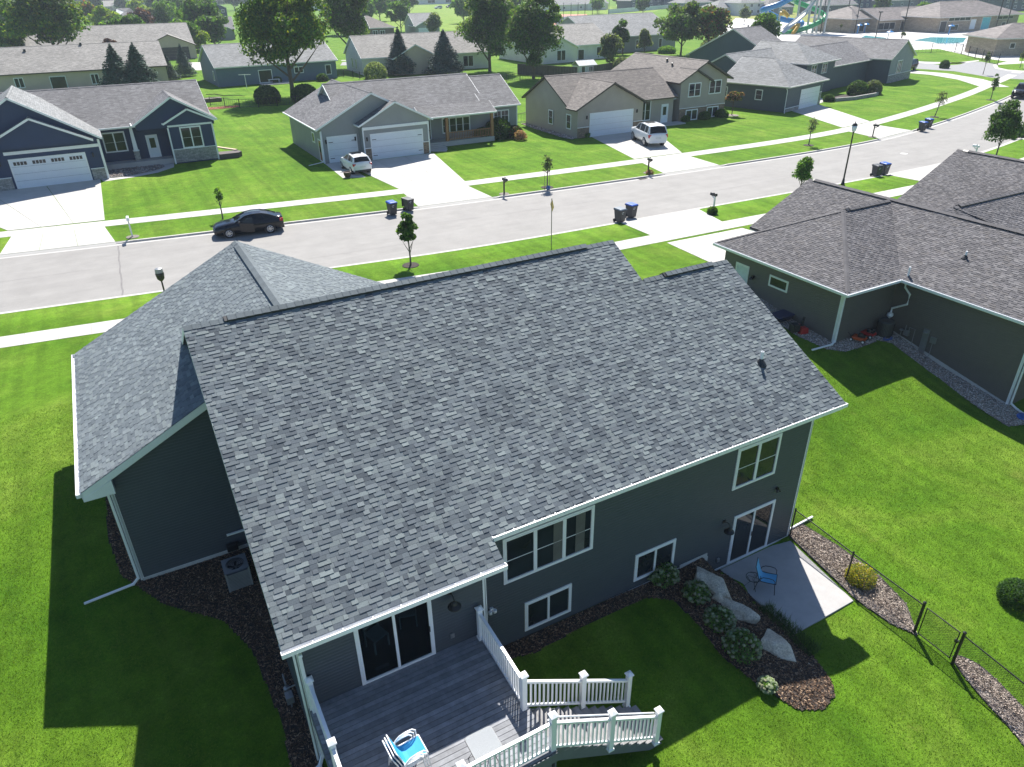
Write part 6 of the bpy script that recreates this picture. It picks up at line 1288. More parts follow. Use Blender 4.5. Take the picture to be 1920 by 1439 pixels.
# ------------------------------------------------------------------ wheeled bins
BINB = MAT('bin_body', (.022, .027, .034), .5, var=.15); BLUEL = MAT('blue_lid', (.02, .085, .40), .35, var=.1); GREYL = MAT('slate_lid', (.10, .13, .16), .4)
WLAB = MAT('white_print', (.7, .72, .74), .5)
def wbin(label, px, py, z, rz, lid, open_lid=False, group='wheeled bins set out at the kerb'):
    x, y, _ = at(px, py, z); t = thing('wheeled_bin', label, 'bin', (x, y+.35, z), rz, group); b = MB()
    b.hexa([(-.25,-.29,.06),(.25,-.29,.06),(.25,.27,.06),(-.25,.27,.06)], [(-.31,-.38,.93),(.31,-.38,.93),(.31,.34,.93),(-.31,.34,.93)]); b.box(-.33, -.41, .90, .33, .37, .97); b.build('body', BINB, t, bevel=.025)
    b = MB()
    if open_lid: b.hexa([(-.34, .40, .30), (.34, .40, .30), (.34, .47, .30), (-.34, .47, .30)], [(-.34, .38, .98), (.34, .38, .98), (.34, .46, 1.0), (-.34, .46, 1.0)])
    else: b.hexa([(-.35,-.44,.975),(.35,-.44,.975),(.35,.39,.975),(-.35,.39,.975)], [(-.27,-.36,1.05),(.27,-.36,1.05),(.29,.36,1.07),(-.29,.36,1.07)])
    b.build('lid', lid, t, bevel=.02)
    for s in (-1, 1): b = MB(); b.tube([(s*.24, .29, .13), (s*.30, .29, .13)], .13, 16); b.build('wheel', TYRE, t)
    b = MB(); b.tube([(-.27, .36, .9), (-.27, .46, .96), (.27, .46, .96), (.27, .36, .9)], .016, 6); b.build('handle', BINB, t)
    b = MB(); b.tube([(.07*math.cos(a)-.06, -.365, .74+.06*math.sin(a)) for a in np.linspace(.4, 5.6, 12)], .012, 5); b.bar((-.06, -.366, .80), (.05, -.366, .80), .02, .02); b.build('emblem', WLAB, t); return t
wbin('blue-lidded bin on the far kerb, left of the open-lid bin', 739, 405, 2.29, .1, BLUEL); wbin('dark bin with its lid hanging open beside the blue-lidded one', 770, 397, 2.29, .25, BINB, True)
wbin('dark bin with pale slate lid on the near kerb, left of the blue-lidded pair', 1167, 419, 2.29, .1, GREYL); wbin('blue-lidded bin on the near kerb beside the slate-lidded one', 1188, 410, 2.29, .12, BLUEL)
wbin('dark bin left of its blue-lidded twin near the black lamp post', 1648, 333, 2.29, -.2, BINB); wbin('blue-lidded bin right of the dark one near the black lamp post', 1662, 329, 2.29, -.1, BLUEL)
wbin('front blue-lidded bin by the far kerb on the right', 1733, 247, 2.29, -.1, BLUEL); wbin('rear bin partly hidden behind the blue-lidded one at the far kerb', 1744, 241, 2.29, -.1, BLUEL)
wbin('blue-lidded bin at the right edge behind the street tree', 1906, 262, 2.29, .2, BLUEL); wbin('brown-grey bin cut by the right edge of the photo', 1924, 260, 2.29, .2, BINB)
# ------------------------------------------------------------------ lamps, signs, mailboxes
LENS = MAT('lamp_globe', (.62, .68, .72), .15)
def lamp(label, x, y, h, z=ZL):
    t = thing('street_lamp', label, 'street lamp', (x, y, z), group='black post-top street lamps'); b = MB(); b.lathe([(.17, 0), (.17, .1), (.12, .2), (.09, .5), (.07, .55), (.055, h-.85), (.08, h-.83), (.08, h-.78)], 0, 0, 0, 12); b.build('post', BLACKM, t, smooth=True)
    b = MB(); b.lathe([(.09, h-.78), (.16, h-.70), (.21, h-.42), (.20, h-.30)], 0, 0, 0, 14); b.build('globe', LENS, t, smooth=True)
    b = MB(); b.lathe([(.22, h-.30), (.21, h-.24), (.12, h-.12), (.03, h-.06), (.03, h), (.01, h+.05)], 0, 0, 0, 12); b.build('cap', BLACKM, t); return t
lamp('tall black lamp post with clear globe standing by the right-hand neighbour', 54.75, 41.05, 5.15); 
# a dark-headed lamp rising beside our front lawn
t = thing('post_light', 'dark lantern on a post rising behind the grey garage roof', 'light', (.95, 44.0, ZL)); b = MB(); b.lathe([(.07, 0), (.05, .1), (.045, 1.0)], 0, 0, 0, 10); b.build('post', BLACKM, t)
b = MB(); b.lathe([(.10, 1.0), (.20, 1.12), (.24, 1.4), (.22, 1.5)], 0, 0, 0, 12); b.build('head', BLACKM, t); b = MB(); b.lathe([(.23, 1.5), (.20, 1.72), (.05, 1.76)], 0, 0, 0, 12); b.build('cap', GREYM, t)
t = thing('sign_post', 'thin bare sign pole with a yellow sign seen edge-on', 'sign', (24.95, 40.3, ZL)); b = MB(); b.tube([(0, 0, 0), (0, 0, 3.2)], .028, 8); b.build('post', MAT('galvanised', (.20, .20, .19), .5, .5), t); b = MB(); c = Vector((0, -.04, 2.72)); u = Vector((.26, .97, 0)).normalized(); q = [c+Vector((0, 0, -.42)), c+u*.42, c+Vector((0, 0, .42)), c-u*.42]; b.hexa(q, [p+Vector((.012, -.003, 0)) for p in q]); b.build('panel', MAT('yellow_sign', (.75, .50, .12), .5), t)
def mailbox(label, x, y, rz, col, boxc, h=1.15, base_=None):
    t = thing('mailbox', label, 'mailbox', (x, y, ZL), rz); b = MB(); b.box(-.05, -.05, 0, .05, .05, h); b.bar((0, 0, h-.22), (0, -.38, h+.0), .06, .06); b.build('post', col, t)
    b = MB(); b.box(-.10, -.45, h, .10, .15, h+.12); pts = [(.10*math.cos(a), h+.12+.10*math.sin(a)) for a in np.linspace(0, math.pi, 9)]; n = len(pts)
    b.add([(x_, -.45, z_) for x_, z_ in pts]+[(x_, .15, z_) for x_, z_ in pts], [(i, i+1, n+i+1, n+i) for i in range(n-1)]+[tuple(range(n))[::-1], tuple(range(n, 2*n))]); bx = b.build('box', boxc, t); b = MB(); b.box(.105, -.1, h+.05, .115, .06, h+.26); b.build('flag', boxc, t); return t
DKW = MAT('dark_wood_post', (.06, .045, .035), .7)
def ring_bed(x, y, r, z=None, mat=None, name='tree_ring'): 
    b = MB(); b.lathe([(r, 0), (r*.96, .03), (.02, .05)], x, y, ZL+.002 if z is None else z, 18); o = b.build(name, mat or MULCHM); o['kind'] = 'structure'
mailbox('black mailbox on dark post in front of the sage grey house', 28.6, 53.85, .1, DKW, BLACKP); mailbox('black mailbox on dark wooden post before the taupe house', 43.5, 53.4, -.1, DKW, BLACKP); mailbox('black mailbox beside the slate house driveway', 74.85, 53.6, .3, BLACKP, BLACKP); mailbox('white mailbox post by the sidewalk of the navy house', .15, 57.6, 0, WHITE, WHITE, 1.3); mailbox('white post with small brown box beside the neighbour driveway', 39.9, 40.8, math.pi, WHITE, BLACKP); mailbox('white mailbox rising behind the right neighbour roof', 72.9, 40.85, math.pi, WHITE, WHITE, 1.2)
for x, y in ((28.6, 53.85), (43.5, 53.4), (74.85, 53.6), (.15, 57.6)): ring_bed(x, y, .45, mat=GRV)
# small yard things
t = thing('planter', 'round brown planter pot at the driveway corner by the hatchback', 'planter', (*at(652, 333, 2.42)[:2], 2.42)); b = MB(); b.lathe([(.22, 0), (.33, .25), (.36, .5), (.30, .5), (.28, .42)], 0, 0, 0, 16); b.build('pot', MAT('brown_pot', (.09, .05, .04), .6), t)
t = thing('raised_bed', 'curved dark block raised bed beside the navy house corner', 'planter', (11.0, 82.6, ZF), world=True); b = MB(); b.prism([(10.2, 81.7), (12.1, 81.7), (12.5, 82.3), (12.2, 83.0), (10.2, 83.2)], ZF, ZF+.5); b.build('blocks', MAT('dark_block', (.09, .07, .07), .8), t); b = MB(); b.bar((10.3, 87.6, ZF+.35), (12.1, 82.9, ZF+.55), .3, .12); b.build('plank', MAT('pale_plank', (.55, .42, .30), .7), t)
t = thing('garden_flag', 'small white and blue garden flag beside the cedar porch', 'flag', (*at(842, 262, 2.45)[:2], ZF)); b = MB(); b.tube([(0, 0, 0), (0, 0, 1.1), (.3, 0, 1.1)], .012, 6); b.build('pole', BLACKM, t); b = MB(); b.box(.04, -.01, .62, .45, .01, 1.08); b.build('flag', WHITE, t); b = MB(); b.box(.12, -.014, .68, .30, -.011, .95); b.build('print', P_BLU, t)
t = thing('shed', 'tiny white playhouse with a pale roof behind the taupe house', 'shed', (*at(1095, 138, 2.45)[:2], ZF)); h0 = t; b = MB(); b.box(-1.9, -1.2, 0, 1.9, 1.2, 1.5); b.build('wall', S_WHT, t)
b = MB(); b.hexa([(-2.1, -1.4, 1.45), (2.1, -1.4, 1.45), (2.1, 0, 2.25), (-2.1, 0, 2.25)], [(-2.1, -1.4, 1.55), (2.1, -1.4, 1.55), (2.1, 0, 2.35), (-2.1, 0, 2.35)]); b.hexa([(-2.1, 0, 2.25), (2.1, 0, 2.25), (2.1, 1.4, 1.45), (-2.1, 1.4, 1.45)], [(-2.1, 0, 2.35), (2.1, 0, 2.35), (2.1, 1.4, 1.55), (-2.1, 1.4, 1.55)]); b.build('roof', MAT('pale_roof', (.5, .52, .5), .6), t); window(t, (.7, -1.21, .9), 'S', .8, .8, 2, trim=.08); entry_door(t, -1.0, -1.21, 0, .8, 1.4, mat=BLACKP)
t = thing('clothes_line', 'white T-shaped clothes line pole behind the dusty blue house', 'pole', (*at(463, 166, 2.45)[:2], ZF)); b = MB(); b.tube([(0, 0, 0), (0, 0, 2.3)], .05, 8); b.bar((-.9, .6, 2.2), (.9, -.6, 2.25), .07, .07); b.build('post', WHITE, t)
t = thing('patio_set', 'white patio table with chairs outside the dusty blue house', 'table', (*at(515, 157, 2.45)[:2], ZF)); b = MB(); b.box(-1, -.5, .72, 1, .5, .76); b.build('table_top', WHITE, t)
for sx in (-.9, .9):
    for sy in (-.4, .4): b = MB(); b.box(sx-.03, sy-.03, 0, sx+.03, sy+.03, .72); b.build('leg', WHITE, t)
t = thing('planter_box', 'square wooden planter box on the lawn behind the navy house', 'planter', (*at(400, 190, 2.45)[:2], ZF)); b = MB(); b.box(-1.2, -.8, 0, 1.2, .8, .5); b.build('box', MAT('weathered_box', (.10, .08, .06), .8), t)
t = thing('log', 'bare crooked branch lying on the back lawn', 'branch', (*at(420, 182, 2.45)[:2], ZF+.1)); b = MB(); b.tube([(-2.5, 1.5, .3), (-1.2, .9, .35), (0, 0, .1), (1.4, -.8, .15), (3.0, -1.9, .05)], [.05, .07, .06, .05, .03], 6); b.build('branch', BARK, t)
x, y, _ = at(413, 202, 2.45); bed('red_mulch_bed', [(x-2, y-1), (x+2.2, y-.9), (x+2.4, y+.8), (x-2, y+1)], MAT('red_mulch', (.25, .09, .05), .9), CHIP, PL*np.array([1.3, .6, .4]), 40, .06, .02, label='reddish mulch bed behind the navy house')
b = None
def metal_fence(label, pts, h=1.25, sp=2.4, name='fence', mat=None, pick=.45, group=None):
    c = pts[0]; t = thing(name, label, 'fence', (*c, ZF), group=group, world=True); mat = mat or BLACKM
    for (x0, y0), (x1, y1) in zip(pts[:-1], pts[1:]):
        L = math.dist((x0, y0), (x1, y1)); n = max(1, int(L/sp)); 
        for z in (.15, h-.08): b = MB(); b.bar((x0, y0, ZF+z), (x1, y1, ZF+z), .05, .05); b.build('rail', mat, t)
        for i in range(n+1): f = i/n; x, y = x0+(x1-x0)*f, y0+(y1-y0)*f; b = MB(); b.box(x-.05, y-.05, ZF, x+.05, y+.05, ZF+h+.05); b.build('post', mat, t)
        if pick:
            b = MB(); m = int(L/pick)
            for i in range(m): f = i/m; x, y = x0+(x1-x0)*f, y0+(y1-y0)*f; b.box(x-.012, y-.012, ZF+.15, x+.012, y+.012, ZF+h)
            b.build('pickets', mat, t)['kind'] = 'stuff'
    return t
A = lambda px, py, z=2.45: at(px, py, z)[:2]
metal_fence('black metal fence across the back lawns of the navy and sage houses', [A(395, 198), A(450, 203), A(520, 199), A(590, 194)]); metal_fence('black metal fence between the sage and taupe back gardens', [A(925, 157), A(975, 150), A(1015, 150)]); metal_fence('short black fence panel between the sage and taupe houses', [A(966, 233), A(988, 229)])
metal_fence('black post fence by the white-gabled house', [A(628, 142), A(662, 146), A(688, 150)])
def board_fence(label, p, q, h, mat, w=.6, name='wooden_fence'):
    t = thing(name, label, 'fence', (*p, ZF), world=True); L = math.dist(p, q); n = min(280, int(L/w)); d = ((q[0]-p[0])/L, (q[1]-p[1])/L)
    for i in range(n):
        a = i*L/n+.02; c = (i+1)*L/n-.02; b = MB(); dz = random.uniform(-.02, .02); b.hexa([(p[0]+d[0]*a, p[1]+d[1]*a, ZF), (p[0]+d[0]*c, p[1]+d[1]*c, ZF), (p[0]+d[0]*c-d[1]*.06, p[1]+d[1]*c+d[0]*.06, ZF), (p[0]+d[0]*a-d[1]*.06, p[1]+d[1]*a+d[0]*.06, ZF)], [(p[0]+d[0]*a, p[1]+d[1]*a, ZF+h+dz), (p[0]+d[0]*c, p[1]+d[1]*c, ZF+h+dz), (p[0]+d[0]*c-d[1]*.06, p[1]+d[1]*c+d[0]*.06, ZF+h+dz), (p[0]+d[0]*a-d[1]*.06, p[1]+d[1]*a+d[0]*.06, ZF+h+dz)]); b.build('board', mat, t)
    return t
DKF = MAT('dark_fence_wood', (.085, .07, .06), .8, var=.2); WHF = MAT('white_vinyl_fence', (.62, .68, .72), .5)
board_fence('dark wooden board fence behind the two round maples', A(970, 140), A(1082, 147), 1.9, DKF); board_fence('dark wooden board fence right of the white playhouse', A(1113, 140), A(1165, 131), 1.6, DKF)
# ------------------------------------------------------------------ trees
PG1 = np.array([(.046,.105,.022),(.062,.135,.028),(.036,.082,.019),(.095,.17,.03)]); PGY = np.array([(.12,.17,.02),(.09,.14,.02),(.17,.19,.025),(.06,.11,.02)]); PSP = np.array([(.055,.092,.075),(.078,.118,.098),(.040,.068,.055)]); PGD = np.array([(.028,.066,.019),(.040,.086,.024),(.055,.105,.028)])
PRD = np.array([(.20,.07,.03),(.12,.09,.03),(.07,.08,.03),(.16,.10,.03)]); PPU = np.array([(.045,.022,.026),(.06,.03,.03),(.03,.016,.02)]); PLM = np.array([(.20,.30,.03),(.15,.25,.03),(.26,.34,.05)]); PSV = np.array([(.085,.115,.07),(.11,.14,.09),(.065,.09,.05)])
def crown_pts(n, R, Hc, zb, nb, seed, shape='oval', rough=.34):
    r = np.random.default_rng(seed); d = r.normal(size=(nb, 3)); d /= np.linalg.norm(d, axis=1, keepdims=True); rad = r.uniform(.25, .80, (nb, 1)); B = d*rad*np.array([R, R, Hc/2]); B[:, 2] += zb+Hc/2
    if shape == 'egg': f = 1.12-.62*np.clip((B[:, 2]-zb)/Hc, 0, 1); B[:, :2] *= f[:, None]
    if shape == 'vase': f = .62+.5*np.clip((B[:, 2]-zb)/Hc, 0, 1); B[:, :2] *= f[:, None]
    br = r.uniform(rough*.65, rough*1.25, nb)*min(R, Hc*.6); k = r.integers(0, nb, n); e = r.normal(size=(n, 3)); e /= np.linalg.norm(e, axis=1, keepdims=True); e[:, 2] = np.where(e[:, 2] < -.35, -e[:, 2], e[:, 2])
    P = B[k]+e*br[k][:, None]*r.uniform(.55, 1.08, (n, 1)); tint = r.uniform(.72, 1.25, nb)[k]; return P, e, tint
def tree(name, label, x, y, h, R, zb, pal, n, leaf, seed, shape='oval', z=ZF, nb=30, group=None, mat=None, bark=None, trunk=None, rough=.34, cat='tree', multi=0):
    t = thing(name, label, cat, (x, y, z), group=group); P, e, tint = crown_pts(n, R, h-zb, zb, nb, seed, shape, rough); V, F, c = leafcloud(P, e, leaf, pal, n, .8, .7); npmesh('crown', V, F, mat or LEAF, t, c*tint[:, None])
    b = MB(); tr = trunk or max(.05, h*.018); rr = random.Random(seed); b.tube([(0, 0, -.1), (tr*.3, 0, zb*.6), (0, tr*.4, zb+ (h-zb)*.35), (tr, 0, zb+(h-zb)*.8)], [tr*1.25, tr, tr*.7, tr*.2], 8)
    for k in range(6+multi):
        a = k*2.4+rr.random(); z0 = zb*(.75 if multi else .95)+(h-zb)*.06*k; L = R*.72; b.tube([(0, 0, z0), (math.cos(a)*L*.5, math.sin(a)*L*.5, z0+(h-zb)*.16), (math.cos(a)*L, math.sin(a)*L, z0+(h-zb)*.34)], [tr*.55, tr*.35, tr*.1], 6)
    b.build('trunk', bark or BARK, t); return t
def conifer(name, label, x, y, h, R, pal, n, leaf, seed, z=ZF, group=None, layers=24):
    r = np.random.default_rng(seed); t = thing(name, label, 'tree', (x, y, z), group=group); 
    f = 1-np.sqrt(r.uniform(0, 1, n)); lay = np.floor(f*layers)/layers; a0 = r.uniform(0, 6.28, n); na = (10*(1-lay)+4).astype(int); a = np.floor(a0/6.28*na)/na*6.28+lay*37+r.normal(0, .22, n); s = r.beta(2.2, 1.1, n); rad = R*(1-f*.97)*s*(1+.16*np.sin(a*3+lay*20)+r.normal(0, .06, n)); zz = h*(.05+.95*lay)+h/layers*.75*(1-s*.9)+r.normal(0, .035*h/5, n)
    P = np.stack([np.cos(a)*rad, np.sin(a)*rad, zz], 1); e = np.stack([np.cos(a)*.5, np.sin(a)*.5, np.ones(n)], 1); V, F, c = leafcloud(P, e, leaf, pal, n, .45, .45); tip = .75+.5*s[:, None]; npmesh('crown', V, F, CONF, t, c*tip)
    b = MB(); b.tube([(0, 0, 0), (0, 0, h*.97)], [h*.02, .01], 8); b.build('trunk', BARK, t); return t
# young street trees
def young(label, px, py, h, R, zb, pal, seed, z=ZL, n=1500, leaf=.085, shape='egg', ring=True, lean=0, stakes=False, xy=None, rough=.42):
    x, y = xy or at(px, py, z)[:2]; t = tree('young_tree', label, x, y, h, R, zb, pal, n, leaf, seed, shape, z=z, nb=26, group='young street trees in the verge', bark=BARKG, trunk=.035+.006*h, rough=rough); t.rotation_euler = (0, lean, 0)
    if ring: ring_bed(x, y, .55)
    if stakes:
        for s in (-.25, .25): b = MB(); b.tube([(s, 0, 0), (s, 0, 1.5)], .02, 6); b.build('stake', BARKG, t)
    return t
young('dense oval young tree on the near verge, left of the sign pole', 770, 498, 3.6, .66, .75, PG1, 11, n=4200, rough=.42); young('sparse staked sapling on the far verge before the sage house', 1026, 352, 2.8, .62, 1.15, PSV, 12, n=420, stakes=True); young('thin sapling behind the black sedan', 418, 411, 2.6, .42, 1.0, PG1, 13, n=260, ring=False)
young('bushy young tree partly hidden by the neighbour roof peak', 1500, 362, 3.2, .76, .3, PG1*1.25, 14, n=4500, rough=.6); young('sparse yellowing sapling on the verge before the slate house', 1516, 273, 2.9, .75, 1.2, PSV*1.2, 15, n=420); young('sparse leaning sapling in a white ring on the far verge', 1752, 220, 3.2, .85, 1.2, PSV*1.1, 16, n=480, lean=.25); young('dark narrow young tree near the pickup truck', 1857, 188, 3.5, .62, 1.0, PGD*1.2, 17, n=900)
young('large dark maple on the near verge by the right edge', 1866, 297, 5.3, 1.75, 1.0, PGD*1.15, 18, n=9000, leaf=.11, shape='egg', rough=.5); 
for i, (px, py, h) in enumerate(((1843, 140, 4.2), (1912, 128, 3.2), (1690, 80, 2.6), (1575, 62, 2.5))): x, y = A(px, py); tree('sapling', ['slim leaning sapling on the island by the side road', 'slim sapling at the right edge by the side road', 'small tree beside the pool fence', 'small tree near the slide tower'][i], x, y, h, .75, 1.4, PSV, 420, .16, 40+i, 'egg', nb=10, bark=BARKG, trunk=.05)
# garden blue sign ball near sapling
x, y = at(1028, 357, ZL)[:2]; t = thing('tree_bag', 'bright blue watering bag at the foot of the staked sapling', 'bag', (x, y, ZL)); b = MB(); V, F = ICO[2]; b.add([(a*.22, c*.18, d*.2+.2) for a, c, d in V], [tuple(f) for f in F]); b.build('bag', P_BLU, t)
# mature trees
def T(label, px, py, h, R, zb, pal, seed, n=9000, leaf=.30, shape='oval', name='maple_tree', nb=46, **k): x, y = A(px, py); return tree(name, label, x, y, h, R, zb, pal, n, leaf, seed, shape, nb=nb, **k)
T('big spreading maple with golden-edged crown behind the black fence', 549, 181, 18.5, 8.0, 2.6, np.concatenate([PG1, PG1, PGY]), 21, 28000, .24, multi=5, nb=70, rough=.26); T('tall dense maple left of the white-gabled house', 663, 126, 19.5, 7.0, 2.6, np.concatenate([PG1, PSV]), 22, 22000, .26, nb=60, rough=.28); T('left one of the two round dark maples in the centre', 918, 134, 17.5, 6.4, .9, np.concatenate([PG1, PSV]), 23, 24000, .23, nb=60, rough=.28); T('right one of the two round dark maples in the centre', 1000, 147, 15.6, 5.7, .9, np.concatenate([PG1, PSV]), 24, 22000, .22, nb=60, rough=.28)
T('round maple behind the taupe house', 1276, 104, 11.4, 6.6, 1.8, np.concatenate([PG1, PSV]), 25, 11000, .30, nb=50, rough=.28); T('reddish-tinged maple right behind the round one', 1325, 105, 10.3, 5.0, 2.0, np.concatenate([PG1, PRD*.6]), 26, 8000, .28, rough=.3)
T('huge dark tree at the upper left behind the tan ranch', 112, 128, 19, 8.8, 2, np.concatenate([PGD, PG1, PGD, PGY]), 27, 18000, .38, nb=64, rough=.28); T('yellow-tinged tree at the upper left edge', 34, 122, 10, 3.6, 1, np.concatenate([PGY, PG1]), 28, 8000, .34)
T('purple-leaved small tree behind the tan ranch', 218, 122, 5.6, 3.0, 1, PPU*1.3, 29, 4500, .34, nb=24); T('tall green tree just right of the slide tower spruce', 1425, 113, 9.0, 4.4, .4, PGD*1.25, 30, 9000, .28, rough=.3); T('silvery small tree beside the green shed roofs', 1143, 128, 7.2, 3.0, .6, PSV, 31, 5000, .22, shape='egg', nb=26); T('slender silvery tree before the sage green house', 1208, 99, 5.6, 2.4, .5, PSV, 32, 3000, .24, shape='egg', nb=20)
T('narrow tree beside the brown-walled house', 752, 60, 11, 5.0, 1, PG1, 33, 5000, .4, nb=24)
for i, (px, py, h, R, nm) in enumerate(((1153, 103, 8.0, 1.0, 'left arborvitae column of the pair behind the playhouse'), (1167, 102, 8.6, 1.3, 'right arborvitae column of the pair behind the playhouse'), (315, 70, 11, 3.0, 'dark arborvitae left of the yellowish shrubs'), (297, 55, 8, 2.6, 'short dark arborvitae beside the purple tree'))): T(nm, px, py, h, R, .2, PGD, 50+i, 3500, .26, name='arborvitae', nb=26, rough=.7)
conifer('spruce_tree', 'left blue spruce before the white-gabled house', *A(752, 140), 8.4, 3.3, PSP, 11000, .22, 60); conifer('spruce_tree', 'right blue spruce before the white-gabled house', *A(835, 140), 8.0, 3.9, PSP, 12000, .22, 61)
conifer('spruce_tree', 'left of the two big green spruces beside the tan ranch', *A(230, 180), 7.9, 3.6, PSP*np.array([.8, 1., .75]), 11000, .24, 62); conifer('spruce_tree', 'right of the two big green spruces beside the tan ranch', *A(270, 177), 7.9, 3.8, PSP*np.array([.8, 1., .75]), 11000, .24, 63); conifer('spruce_tree', 'small green spruce in front of the dark garage door', *A(320, 150), 4.6, 2.0, PSP, 3500, .17, 64); conifer('spruce_tree', 'small blue spruce left of the dusty blue house', *A(349, 143), 6.0, 2.2, PSP*1.3, 4500, .17, 65); conifer('spruce_tree', 'narrow dark spruce left of the slate house', *A(1395, 113), 6.8, 2.6, PSP*.8, 6000, .2, 66)
for i, (px, py, r, fl, pal, lb) in enumerate(((503, 193, 2.0, .85, PGD, 'dark globe shrub left of the big maple trunk'), (573, 190, 2.1, .8, PGD, 'dark globe shrub right of the big maple trunk'), (520, 155, .9, .8, PGD, 'small round shrub on the blue house wall'), (605, 152, 1.1, .8, PGD, 'round shrub at the blue house corner'), (705, 148, 2.2, .9, PSV*1.6, 'pale grey bush at the white gable'), (905, 262, 1.0, .9, PGD, 'left dark bush under the cedar porch'), (935, 258, 1.6, .9, PGD, 'large dark bush right of the cedar porch'), (965, 258, 1.0, .9, np.concatenate([PRD*.35, PG1]), 'pink-red hydrangea by the sage house corner'), (1030, 240, .6, .6, PSV*2, 'white flowering bush along the taupe side wall'), (1086, 245, 1.0, 1.0, PSV, 'round ornamental shrub at the taupe garage corner'), (1096, 256, .7, .7, PG1*1.4, 'low green shrub at the taupe garage corner'), (1225, 226, .6, .8, PGD, 'dark pot plant on the taupe porch'), (1283, 227, .7, .7, PG1, 'left foundation shrub of the split-level'), (1318, 223, .9, .7, PG1, 'middle foundation shrub of the split-level'), (1352, 219, .9, .7, PG1, 'right foundation shrub of the split-level'), (1606, 178, 1.5, .9, PGD, 'large dark shrub in the slate house bed'), (1635, 176, 1.3, 1., PSV, 'pale round shrub in the slate house bed'), (1464, 208, .6, 1.1, PGD, 'small cone shrub at the slate garage corner'), (1553, 190, .8, .8, PGD, 'dark shrub by the slate house entry'), (1420, 122, 1., 1.6, PGD, 'left small cone cedar left of the slate house'), (1398, 122, .9, 1.6, PGD, 'small cone cedar nearest the lawn left of the slate house'), (1770, 128, .9, 1.1, PGD, 'dark cone shrub on the island by the side road'), (1335, 400, .38, .9, PG1, 'small round shrub at the white post mailbox'), (1166, 134, 2.0, .85, PSV, 'rounded silvery bush before the dark board fence'), (1335, 92, 3.0, .5, PSV*1.3, 'wild pale perennials behind the reddish maple'), (1250, 100, 2.2, .5, PG1*1.5, 'low green perennials under the round maple'))):
    x, y = at(px, py, 2.45)[:2]; simple_shrub('shrub', lb, x, y, r, fl, pal, int(900+1100*min(r, 2)), .07+.05*min(r, 2), z=ZF, inner=.8)
x, y = at(1372, 216, 2.45)[:2]; t = tree('flowering_tree', 'small pink panicle tree in a mulch ring beside the taupe house', x, y, 2.9, 1.35, 1.45, np.array([(.22,.09,.10),(.26,.17,.15),(.06,.09,.03),(.05,.09,.03)]), 1800, .12, 70, nb=18, trunk=.05); ring_bed(x, y, .9, mat=GRV)
x, y = at(1218, 327, ZL)[:2]; simple_shrub('flower_clump', 'pink flowers around the foot of the taupe house mailbox', x, y, .4, .7, np.array([(.2,.08,.12),(.06,.1,.03)]), 500, .05, z=ZL)
x, y = at(976, 262, 2.45)[:2]; simple_shrub('flower_clump', 'pink hydrangea blooms at the far corner of the sage house bed', x, y, .8, .9, np.array([(.24,.10,.12),(.08,.08,.04),(.28,.2,.18)]), 900, .09, z=ZF)
# beds by the houses
bed('rock_bed', [(-.4, 79.0), (2.5, 79.3), (4.4, 80.6), (4.6, 82.2), (3, 82.4), (-.4, 82.4)], MAT('grey_rock', (.10, .10, .105), .9, var=.4, vs=8), CHIP, PG*.6, 40, .10, .03, rock=True, label='grey rock bed before the navy house porch')
bed('gravel_bed', [(47.0, 70.8), (46.2, 70.5), (45.9, 72), (46.1, 80), (46.6, 82.8), (47.1, 82.8)], GRV, CHIP, PG, 25, .09, .05, smooth=False, rock=True, label='gravel strip along the taupe garage side wall')
def path(pts, w, z, mat=None, name='path'):
    b = MB(); P = [Vector((x, y, 0)) for x, y in pts]
    for i in range(len(P)-1):
        d0 = (P[min(i+1, len(P)-1)]-P[max(i-1, 0)]).normalized(); d1 = (P[min(i+2, len(P)-1)]-P[i]).normalized(); n0 = Vector((-d0.y, d0.x, 0))*w/2; n1 = Vector((-d1.y, d1.x, 0))*w/2
        b.poly([tuple(p)[:2]+(z,) for p in (P[i]-n0, P[i+1]-n1, P[i+1]+n1, P[i]+n0)])
    o = b.build(name, mat or CONCW); o['kind'] = 'structure'; return o
path([(-1, 78.3), (1.5, 78.6), (3.6, 79.4), (5.0, 80.8), (5.2, 82.5)], 1.2, ZL+.012)
path([(30.8, 73.0), (31.3, 73.8), (31.4, 74.6)], 2.0, ZL+.012); path([(57, 71.2), (59, 72.0), (61.5, 72.0)], 1.3, ZL+.012); path([(89.5, 74.3), (92.5, 75.5), (93.5, 77.6)], 1.4, ZL+.012)
t = thing('retaining_wall', 'low curved stone wall around the slate house bed', 'wall', (103, 76, ZF), world=True)
p0 = [A(1565, 190), A(1600, 187), A(1640, 180), A(1650, 175), A(1640, 168)]
for (x0, y0), (x1, y1) in zip(p0[:-1], p0[1:]): b = MB(); b.bar((x0, y0, ZF+.2), (x1, y1, ZF+.2), .35, .45); b.build('block_run', STONE, t)
x = sum(p[0] for p in p0)/5; y = sum(p[1] for p in p0)/5; sheet('mulch_patch', [p0[0], p0[2], p0[3], p0[4], (p0[0][0]+1, p0[0][1]+3)], MULCHM, z=ZL+.02)
